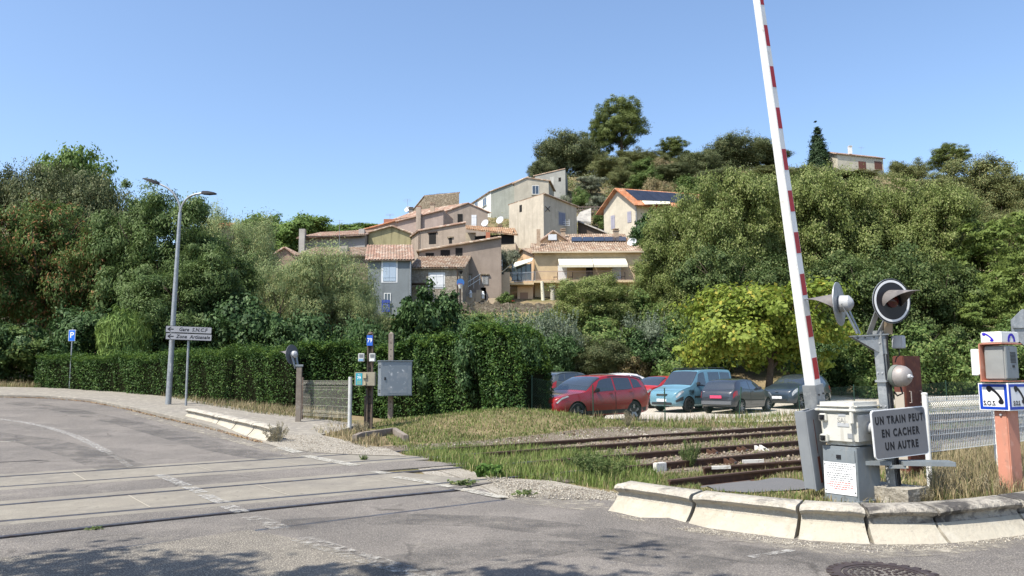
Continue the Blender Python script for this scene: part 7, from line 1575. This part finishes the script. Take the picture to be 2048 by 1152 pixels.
# hedges
def hedge(label, pts, hts, wid, n, leaf, key, seed):
    r = np.random.default_rng(seed); pts = np.array(pts, float); seg = np.diff(pts, axis=0); L = np.linalg.norm(seg, axis=1); cum = np.concatenate([[0], np.cumsum(L)])
    o = thing('hedge', label, 'hedge', (pts[0, 0], pts[0, 1], float(HR(*pts[0]))), group='laurel hedges'); off = np.array(o.location)
    s = r.uniform(0, cum[-1], n); x = np.interp(s, cum, pts[:, 0]); y = np.interp(s, cum, pts[:, 1]); k = np.clip(np.searchsorted(cum, s) - 1, 0, len(L) - 1); d = seg[k] / L[k][:, None]; nx_, ny_ = d[:, 1], -d[:, 0]
    hh = np.interp(s, cum, hts) * (1 + .05 * np.sin(s * 1.7) + .04 * np.sin(s * 4.3 + 1) + .03 * np.sin(s * 11 + 2)) + np.where(r.random(n) < .05, r.exponential(.10, n), 0); face = r.random(n); t = r.random(n)
    a = np.where(face < .5, -1, np.where(face < .72, 1, 0))
    w_ = np.where(a != 0, a * wid / 2 * (1 + .16 * np.sin(s * 2.3 + t * 2) + .10 * np.sin(s * 7 + t * 5)), (t * 2 - 1) * wid / 2); z = np.where(a != 0, t ** .85 * hh, hh)
    rnd = np.minimum(1, (hh - z) / .25) * .12 + .88; dep = np.abs(r.normal(0, .17, n)); w_ = np.where(a != 0, (w_ * rnd) - np.sign(w_) * dep, w_); z = np.where(a == 0, z + r.normal(0, .09, n), z)
    pos = np.stack([x - nx_ * w_ * -1, y - ny_ * w_ * -1, z + HR(x, y)], 1) - off; nr = np.stack([nx_ * a * .5, ny_ * a * .5, np.where(a == 0, 1.0, .85)], 1)
    v, f = leaves(pos, nr, leaf * r.uniform(.5, 1.35, n), .40, -.2, .7, seed); me = np_mesh('foliage', v, f); link('foliage', me, LM[key], o)
    tp = (r.random(n) < .16); q = pos[tp].copy(); q[:, 2] = (hh + HR(x, y))[tp] - off[2] + np.abs(r.normal(.02, .07, tp.sum())); v, f = leaves(q, np.tile([0, 0, 1.], (len(q), 1)), leaf * r.uniform(.6, 1.2, len(q)), .36, -.6, .6, seed + 1); link('sunlit_top_shoots', np_mesh('sunlit_top_shoots', v, f), leafmat('sunlit_laurel', (.045, .085, .014), (.085, .13, .025), None, .35), o)  # shoots lighter than the hedge, painting in its sunlit top
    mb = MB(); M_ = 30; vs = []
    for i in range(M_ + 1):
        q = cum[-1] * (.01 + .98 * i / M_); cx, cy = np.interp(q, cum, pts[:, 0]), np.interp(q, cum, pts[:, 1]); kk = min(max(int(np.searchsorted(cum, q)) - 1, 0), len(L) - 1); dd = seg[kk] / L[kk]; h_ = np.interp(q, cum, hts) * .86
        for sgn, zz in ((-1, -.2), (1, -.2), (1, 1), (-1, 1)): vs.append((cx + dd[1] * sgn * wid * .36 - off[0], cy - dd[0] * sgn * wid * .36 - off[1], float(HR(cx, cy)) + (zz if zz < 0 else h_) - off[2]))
    mb.add(vs, [(0, 1, 2, 3), (4 * M_, 4 * M_ + 3, 4 * M_ + 2, 4 * M_ + 1)] + [(4 * i + j, 4 * i + 4 + j, 4 * i + 4 + (j + 1) % 4, 4 * i + (j + 1) % 4) for i in range(M_) for j in range(4)]); mb.build('light_block_core', mat('hedge_inside', (.012, .014, .007), 1.0, spec=0), o)  # solid near-black core added to block light through the hedge
hp = [P(95, 760, 35.5).xy, P(250, 760, 34.2).xy, P(340, 760, 32.8).xy, P(440, 760, 31.2).xy, P(560, 760, 29.3).xy, P(612, 760, 28.6).xy]
def top_h(px, py, Y): p = P(px, py, Y); return p.z - float(HR(p.x, p.y))
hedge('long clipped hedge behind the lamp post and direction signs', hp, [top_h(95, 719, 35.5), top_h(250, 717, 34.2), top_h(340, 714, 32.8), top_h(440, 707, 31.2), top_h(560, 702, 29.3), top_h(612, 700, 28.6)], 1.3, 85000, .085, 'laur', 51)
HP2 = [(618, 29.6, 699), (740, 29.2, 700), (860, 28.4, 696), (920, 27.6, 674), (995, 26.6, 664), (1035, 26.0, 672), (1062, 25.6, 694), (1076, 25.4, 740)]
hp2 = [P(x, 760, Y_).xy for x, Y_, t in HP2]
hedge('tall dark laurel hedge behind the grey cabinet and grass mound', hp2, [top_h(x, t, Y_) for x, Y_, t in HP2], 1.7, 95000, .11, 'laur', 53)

for px_, yt, Y_, w_, lab in ((962, 660, 26.9, 150, 'dark laurel bush bulging from the tall hedge behind the mound'), (1046, 670, 26.0, 105, 'dark laurel bush at the free end of the tall hedge'), (884, 690, 28.0, 110, 'dark laurel bush on the hedge right of the grey cabinet')):
    plant('shrd', 'laurel_bush', lab, 'bush', px_, yt, Y_, w_, px_ * .03, 'laurel bushes in the tall hedge')
# ------------------------------------------------------------------ grass, weeds, stones
def inside(poly, x, y):
    c = np.zeros(len(x), bool); j = len(poly) - 1
    for i in range(len(poly)):
        (xi, yi), (xj, yj) = poly[i], poly[j]
        with np.errstate(divide='ignore', invalid='ignore'): t = ((yi > y) != (yj > y)) & (x < (xj - xi) * (y - yi) / (yj - yi + 1e-12) + xi)
        c ^= t; j = i
    return c
def sample(poly, n, r, clump=None):
    poly = [tuple(p) for p in poly]; X0 = np.array(poly); lo, hi = X0.min(0), X0.max(0); out = []
    while sum(len(o) for o in out) < n:
        p = lo + (hi - lo) * r.random((n * 2, 2)); p = p[inside(poly, p[:, 0], p[:, 1])]
        if clump:
            f = np.sin(p[:, 0] * clump + 1.3 * np.sin(p[:, 1] * clump * .8)) * np.sin(p[:, 1] * clump * 1.1 + np.cos(p[:, 0] * clump * .7)); p = p[r.random(len(p)) < .25 + .75 * (f * .5 + .5)]
        out.append(p)
    return np.concatenate(out)[:n]
def blades(P2, h, w_, r, lean=.5, fz=H):
    n = len(P2); base = np.stack([P2[:, 0], P2[:, 1], fz(P2[:, 0], P2[:, 1]) - .01], 1); a = r.uniform(0, 6.283, n); d = np.stack([np.cos(a), np.sin(a), 0 * a], 1); s_ = np.stack([-np.sin(a), np.cos(a), 0 * a], 1)
    hh = h[:, None]; ww = w_ * r.uniform(.6, 1.3, n)[:, None]; ln = lean * r.random(n)[:, None]; up = np.array([0, 0, 1.])
    m1 = base + up * hh * .55 + d * hh * ln * .25; t = base + up * hh * (1 - ln * .35) + d * hh * ln * .9
    v = np.stack([base - s_ * ww, base + s_ * ww, m1 + s_ * ww * .7, t, m1 - s_ * ww * .7], 1).reshape(-1, 3); i = np.arange(n)[:, None] * 5
    return v, np.concatenate([i + np.array([[0, 1, 2, 4]])], 1), i + np.array([[4, 2, 3, 3]])
gm = leafmat('green_grass', (.065, .10, .022), (.125, .155, .042), (.20, .18, .075), .3, f3=.12); dm = leafmat('dry_grass', (.165, .13, .072), (.25, .205, .12), (.085, .095, .035), .25, f3=.14); mm = leafmat('mixed_grass', (.075, .085, .032), (.18, .145, .075), (.06, .09, .022), .25, f3=.3)
class Turf:
    def __init__(s, name, m_): s.v = []; s.f = []; s.n = 0; s.name = name; s.m = m_
    def add(s, poly, n, h0, h1, w_, seed, lean=.6, clump=None, fz=H):
        r = np.random.default_rng(seed); p = sample(poly, n, r, clump); h = h0 + (h1 - h0) * r.random(n) ** 1.6; v, f1, f2 = blades(p, h, w_, r, lean, fz); s.v.append(v); s.f.append(np.concatenate([f1, f2]) + s.n); s.n += len(v)
    def build(s): return tag(link(s.name, np_mesh(s.name, np.concatenate(s.v), np.concatenate(s.f)), s.m), kind='stuff')
def px(pts, f=H): return [tuple(GH(*p, f).xy) for p in pts]
lush = px([(800, 908), (870, 898), (960, 896), (1060, 900), (1180, 908), (1260, 925), (1330, 962), (1300, 985), (1240, 983), (1130, 968), (1030, 958), (985, 962), (960, 952), (900, 932)])
mound = [(-3.6, 21.6), (-4.2, 23.2), (-3.6, 26.2), (-1, 27.4), (1.0, 27.0), (3.8, 25.6), (6, 25.6), (6.4, 24.6), (3.4, 22.8), (.8, 20.6), (-1.2, 19.0), (-2.8, 18.8)]
farv = [(3.0, 23.4), (5, 25.8), (8.1, 28.2), (14.3, 32.6), (24, 39), (30, 40), (24, 36.5), (15, 29.8), (9, 26)]
nearv = px([(1236, 986), (1330, 950), (1420, 946), (1480, 953), (1400, 968), (1400, 984), (1500, 992), (1600, 987), (1640, 982), (1650, 1003), (1590, 1012), (1400, 996), (1270, 975)])
dryv = px([(1862, 985), (1850, 930), (1960, 915), (2110, 905), (2130, 1010), (1900, 1016), (1866, 1008)]); dryv2 = px([(1640, 985), (1650, 960), (1760, 940), (1760, 1008), (1700, 1012), (1640, 1008)])
leftv = [(-29, 32.6), (-24, 34.7), (-20.2, 35.1), (-17, 34.5), (-14.5, 32.3), (-11.4, 28.9), (-8.4, 25.9), (-5.4, 23.7), (-5.4, 26.2), (-7.2, 28.2), (-9.5, 30.2), (-12.5, 32.4), (-16, 34.2), (-20.5, 35.8), (-26, 37)]
yardv = [(.2, 25), (2.65, 25.8), (5.05, 26.0), (8.1, 28.4), (11.2, 30.6), (14.3, 32.8), (20.6, 37.2), (24, 39.3), (24, 40.0), (20.4, 38.0), (14.1, 33.6), (11, 31.4), (7.9, 29.2), (4.9, 26.8), (2.5, 26.6), (0, 26)]
gshould = [(-5.4, 24.0), (-4.1, 22.2), (-3.0, 19.4), (-3.4, 18.4), (-4.6, 20.4), (-5.6, 21.8)]
between = [tuple(xy(u, rv('D', u) - .9)) for u in np.linspace(9, 30, 8)] + [tuple(xy(u, rv('A', u) + .9)) for u in np.linspace(30, 8.6, 8)]
midrow = [tuple(xy(u, rv('C', u) + .25)) for u in np.linspace(8.6, 34, 8)] + [tuple(xy(u, rv('B', u) - .3)) for u in np.linspace(34, 8.6, 8)]
g = Turf('green_grass', gm)
g.add(lush, 17000, .06, .30, .007, 61, .8, 3.0); g.add(mound, 12000, .04, .16, .010, 62, .8, 2.2); g.add(farv, 8000, .06, .24, .012, 63, .7, 1.6); g.add(nearv, 5500, .02, .12, .006, 64, .8, 4.0); g.add(leftv, 3000, .08, .3, .012, 65, .6, 1.2); g.add(yardv, 2500, .1, .4, .012, 66, .6, 1.0); g.add(dryv2, 1000, .03, .12, .006, 67, .7, 3.0); g.add(between, 8000, .03, .14, .008, 68, .7, 1.5); g.add(midrow, 3500, .05, .22, .009, 69, .7, 1.7); g.add(dryv, 1500, .08, .25, .007, 60, .6, 2.5)
g.add(px([(1420, 946), (1500, 940), (1600, 932), (1640, 950), (1640, 982), (1600, 962), (1480, 955)]), 1800, .03, .15, .006, 58, .8, 3.0); g.add(px([(1745, 975), (1760, 950), (1860, 930), (1862, 1004), (1850, 1012), (1745, 1010)]), 900, .03, .16, .006, 57, .8, 3.0)
g.build()
d = Turf('dry_grass', dm)
d.add(mound, 4500, .03, .13, .010, 71, .9, 1.5); d.add(farv, 9000, .05, .28, .011, 72, .7, 1.3); d.add(nearv, 6000, .02, .11, .006, 73, .9, 3.2); d.add(dryv, 14000, .10, .46, .0055, 74, .75, 2.0); d.add(dryv2, 1500, .03, .14, .006, 75, .7, 2.6); d.add(leftv, 13000, .10, .42, .011, 76, .7, 1.0); d.add(yardv, 3500, .1, .5, .010, 77, .6, 1.2); d.add(gshould, 2600, .05, .25, .010, 78, .7, 2.0); d.add(midrow, 3800, .03, .2, .009, 79, .9, 1.2); d.add(between, 8000, .02, .12, .009, 70, .9, 1.1); d.add(lush, 2500, .05, .22, .007, 59, .9, 2.0)
d.add(px([(1420, 946), (1500, 940), (1600, 932), (1640, 950), (1640, 982), (1600, 962), (1480, 955)]), 2600, .03, .16, .006, 56, .8, 3.0); d.add(px([(1745, 975), (1760, 950), (1860, 930), (1862, 1004), (1850, 1012), (1745, 1010)]), 1500, .03, .18, .006, 55, .8, 3.0)
d.build()
mx = Turf('mixed_grass', mm); mx.add(mound, 13000, .03, .13, .011, 81, .9, 2.7); mx.add(farv, 5000, .05, .22, .011, 82, .7, 1.9); mx.add(leftv, 6000, .06, .26, .012, 83, .7, 1.4); mx.add(nearv, 4000, .03, .14, .006, 84, .8, 2.6); mx.add(dryv, 6000, .06, .26, .007, 85, .8, 3.0); mx.build()
# leaning dry stalks
# stones
def stones(name, P2, s0, s1, m_, seed, fz=H, up=.3):
    r = np.random.default_rng(seed); n = len(P2); c = np.stack([P2[:, 0], P2[:, 1], fz(P2[:, 0], P2[:, 1]) + .012], 1); s = s0 + (s1 - s0) * r.random(n) ** 2
    o = np.array([[1, 0, 0], [-1, 0, 0], [0, 1, 0], [0, -1, 0], [0, 0, 1], [0, 0, -1]], float)[None] * (r.uniform(.5, 1.0, (n, 6, 1))) + r.normal(0, .22, (n, 6, 3)); o[:, :, 2] *= .7
    v = c[:, None, :] + o * s[:, None, None] + np.array([0, 0, up]) * s[:, None, None]; T_ = np.array([[0, 2, 4], [2, 1, 4], [1, 3, 4], [3, 0, 4], [2, 0, 5], [1, 2, 5], [3, 1, 5], [0, 3, 5]]); f = (np.arange(n)[:, None, None] * 6 + T_[None]).reshape(-1, 3)
    return tag(link(name, np_mesh(name, v.reshape(-1, 3), f), m_), kind='stuff')
def stonemat(name, a, b, c): return leafmat(name, a, b, c, 0.0, .9, .1, .3)
sm = stonemat('ballast_stones', (.115, .09, .066), (.21, .175, .135), (.08, .055, .038)); sm2 = stonemat('pale_stones', (.20, .178, .145), (.31, .285, .24), (.14, .12, .095))
r = np.random.default_rng(5)
bedp = [tuple(xy(u, rv('D', u) - .8)) for u in np.linspace(10.5, 34, 9)] + [tuple(xy(u, rv('A', u) + 1.1)) for u in np.linspace(34, 10.5, 9)]
stones('ballast_stones', sample(bedp, 14000, r, 1.3), .02, .055, sm, 91)
edge = [tuple(xy(u, rv('A', u) + .25)) for u in np.linspace(9, 32, 9)] + [tuple(xy(u, rv('A', u) + .95)) for u in np.linspace(32, 9, 9)]
stones('grey_stones', sample(edge, 5000, r), .02, .05, sm2, 92)
stones('gravel_chips', np.concatenate([sample(px([(545, 878), (600, 862), (700, 884), (790, 905), (740, 912), (640, 907), (560, 897)]), 3500, r), sample(px([(960, 950), (1010, 960), (1240, 990), (1230, 1004), (1080, 1003), (1012, 997)]), 3000, r, 3)]), .006, .022, sm2, 93, fz=lambda x, y: np.maximum(H(x, y), HR(x, y)) + .008)
kerbfoot = px([(1215, 1026), (1372, 1055), (1592, 1084), (1745, 1094), (1900, 1092), (2050, 1073), (2050, 1082), (1900, 1102), (1745, 1108), (1592, 1096), (1372, 1064), (1215, 1032)])
stones('gravel_chips', sample(kerbfoot, 2600, r, 2.5), .004, .014, sm2, 94, fz=HR)
lk = [(x + .0, y - .25) for x, y in EDGE[3:]] + [(x, y - .0) for x, y in EDGE[3:][::-1]]
lit = sample(lk, 1500, r, 1.5); v, f = leaves(np.stack([lit[:, 0], lit[:, 1], HR(lit[:, 0], lit[:, 1]) + .03], 1), np.tile([0, 0, 1.], (len(lit), 1)), .06 * np.random.default_rng(3).uniform(.6, 1.4, len(lit)), .5, 0, .4, 95)
tag(link('leaf_litter', np_mesh('leaf_litter', v, f), leafmat('litter', (.15, .09, .045), (.25, .18, .10), (.11, .05, .03), .1)), kind='stuff')
# weeds
def weed_kind(key, n, h, spread, leaf, m_, seed, aspect=.3, stems=26):
    r = np.random.default_rng(seed); P_, N_, mb = [], [], MB()
    for i in range(stems):
        a = r.uniform(0, 6.28); q = spread * math.sqrt(r.random()); e = np.array([math.cos(a) * q, math.sin(a) * q, h * r.uniform(.55, 1.0) * (1 - .3 * (q / spread) ** 2)]); b = e * np.array([.25, .25, 0]); t = r.random(n // stems)[:, None] ** .7
        P_.append(b * (1 - t) + e * t + r.normal(0, .03 * h ** .5, (len(t), 3))); N_.append(r.normal(0, .6, (len(t), 3)) + np.array([0, 0, .6])); mb.tube([tuple(b), tuple(e)], [.006, .002], 4)
    pos = np.concatenate(P_); v, f = leaves(pos, np.concatenate(N_), leaf * r.uniform(.6, 1.3, len(pos)), aspect, 0, .5, seed); me = np_mesh('foliage', v, f); me.materials.append(m_)
    tm = bpy.data.meshes.new('stem'); tm.from_pydata([tuple(q) for q in mb.v], [], mb.f); tm.materials.append(m_); KINDS[key] = (me, tm, spread * 2, h)
wg = leafmat('weed_green', (.055, .085, .028), (.10, .135, .045), (.15, .16, .07), .3); wd = leafmat('weed_dry', (.15, .13, .085), (.23, .205, .14), (.10, .095, .055), .2); wl = leafmat('weed_lush', (.05, .105, .022), (.11, .17, .045), None, .35)
weed_kind('wfeather', 5200, .75, .55, .05, wg, 101); weed_kind('wdry', 1500, .6, .45, .05, wd, 102); weed_kind('wlush', 260, .38, .28, .15, wl, 103, .5, 12); weed_kind('wsmall', 300, .12, .16, .04, wg, 104, .5, 14)
def weed(k, lab, pxx, py, wpx, hpx, rot=0, fz=H):
    q = GH(pxx, py, fz); me, tm, W0, H0 = KINDS[k]; s_ = wpx / FPX * q.y / W0; o = thing('weed', lab, 'weed', q, rot, 'weeds around the crossing'); o.scale = (s_, s_, hpx / FPX * q.y / H0); link('foliage', me, None, o); link('stem', tm, None, o)
weed('wfeather', 'tall feathery green weed standing among the rusty rails', 1205, 962, 118, 72); weed('wfeather', 'smaller feathery weed left of the tall one', 1165, 940, 80, 45, 1.2); weed('wfeather', 'feathery weed between two rails left of the rail chairs', 1378, 935, 50, 62, 2.2); weed('wfeather', 'low green weed on the far rail below the blue van', 1408, 868, 34, 18, .4)
weed('wlush', 'broad leaved bright weed at the edge of the gravel', 982, 956, 52, 36); weed('wlush', 'tuft of broad leaves left of the bright weed', 965, 955, 34, 30, 1)
weed('wdry', 'grey dry weed at the near end of the short kerb row', 549, 884, 56, 44, 0, HR); weed('wdry', 'tall dry weed leaning beside the white fence post', 1880, 985, 60, 60, 1, H); weed('wdry', 'tall dry weed in front of the orange pillar', 1985, 1000, 60, 55, 2, H); weed('wdry', 'dry weed in front of the grey barrier cabinet', 1728, 1004, 34, 42, 2.5, H); weed('wdry', 'dry weed beside the dark post with the number', 722, 868, 36, 30, 2.2, H); weed('wdry', 'dry weed right of the concrete footing', 1855, 1008, 44, 40, 3.2, H)
weed('wdry', 'dry weeds at the foot of the grass mound by the hedge', 862, 828, 30, 40, .2, H); weed('wdry', 'dry weeds in front of the chain link fence', 1255, 852, 30, 34, .9, H)
weed('wsmall', 'tiny green tuft on the concrete by the second rail', 727, 921, 20, 11, 0, HR); weed('wsmall', 'flat green tuft where the fourth rail leaves the concrete', 925, 971, 70, 12, 0, HR); weed('wsmall', 'flat green tuft on the gravel by the white line', 1050, 992, 60, 12, 1, HR); weed('wsmall', 'little green tuft in the groove of the shiny rail', 190, 1061, 40, 8, 1, HR)
# tree behind the viewer's left shoulder whose shade falls on the road
kind('shade', 8, 9, 3.2, 'plane', 10, 240, 40, .8, .24, .8, rad=.2, seed=111, size=(.22, .36))
def shade(lab, gx_, gy_, hgt, rot):
    q = 6.2 / math.tan(SUN_EL); x, y = gx_ + SUN_XY.x * q, gy_ + SUN_XY.y * q; me, tm, W0, H0 = KINDS['shade']; o = thing('plane_tree', lab, 'tree', (x, y, 0), rot, 'plane trees behind the viewer'); o.scale = (.75, .75, hgt / H0); link('crown', me, None, o); link('trunk', tm, None, o)
shade('plane tree behind the viewer shading the road at lower left', -3.3, 5.3, 8.6, .3); shade('plane tree behind the viewer shading the road at lower centre', .7, 4.7, 8.8, 1.9)
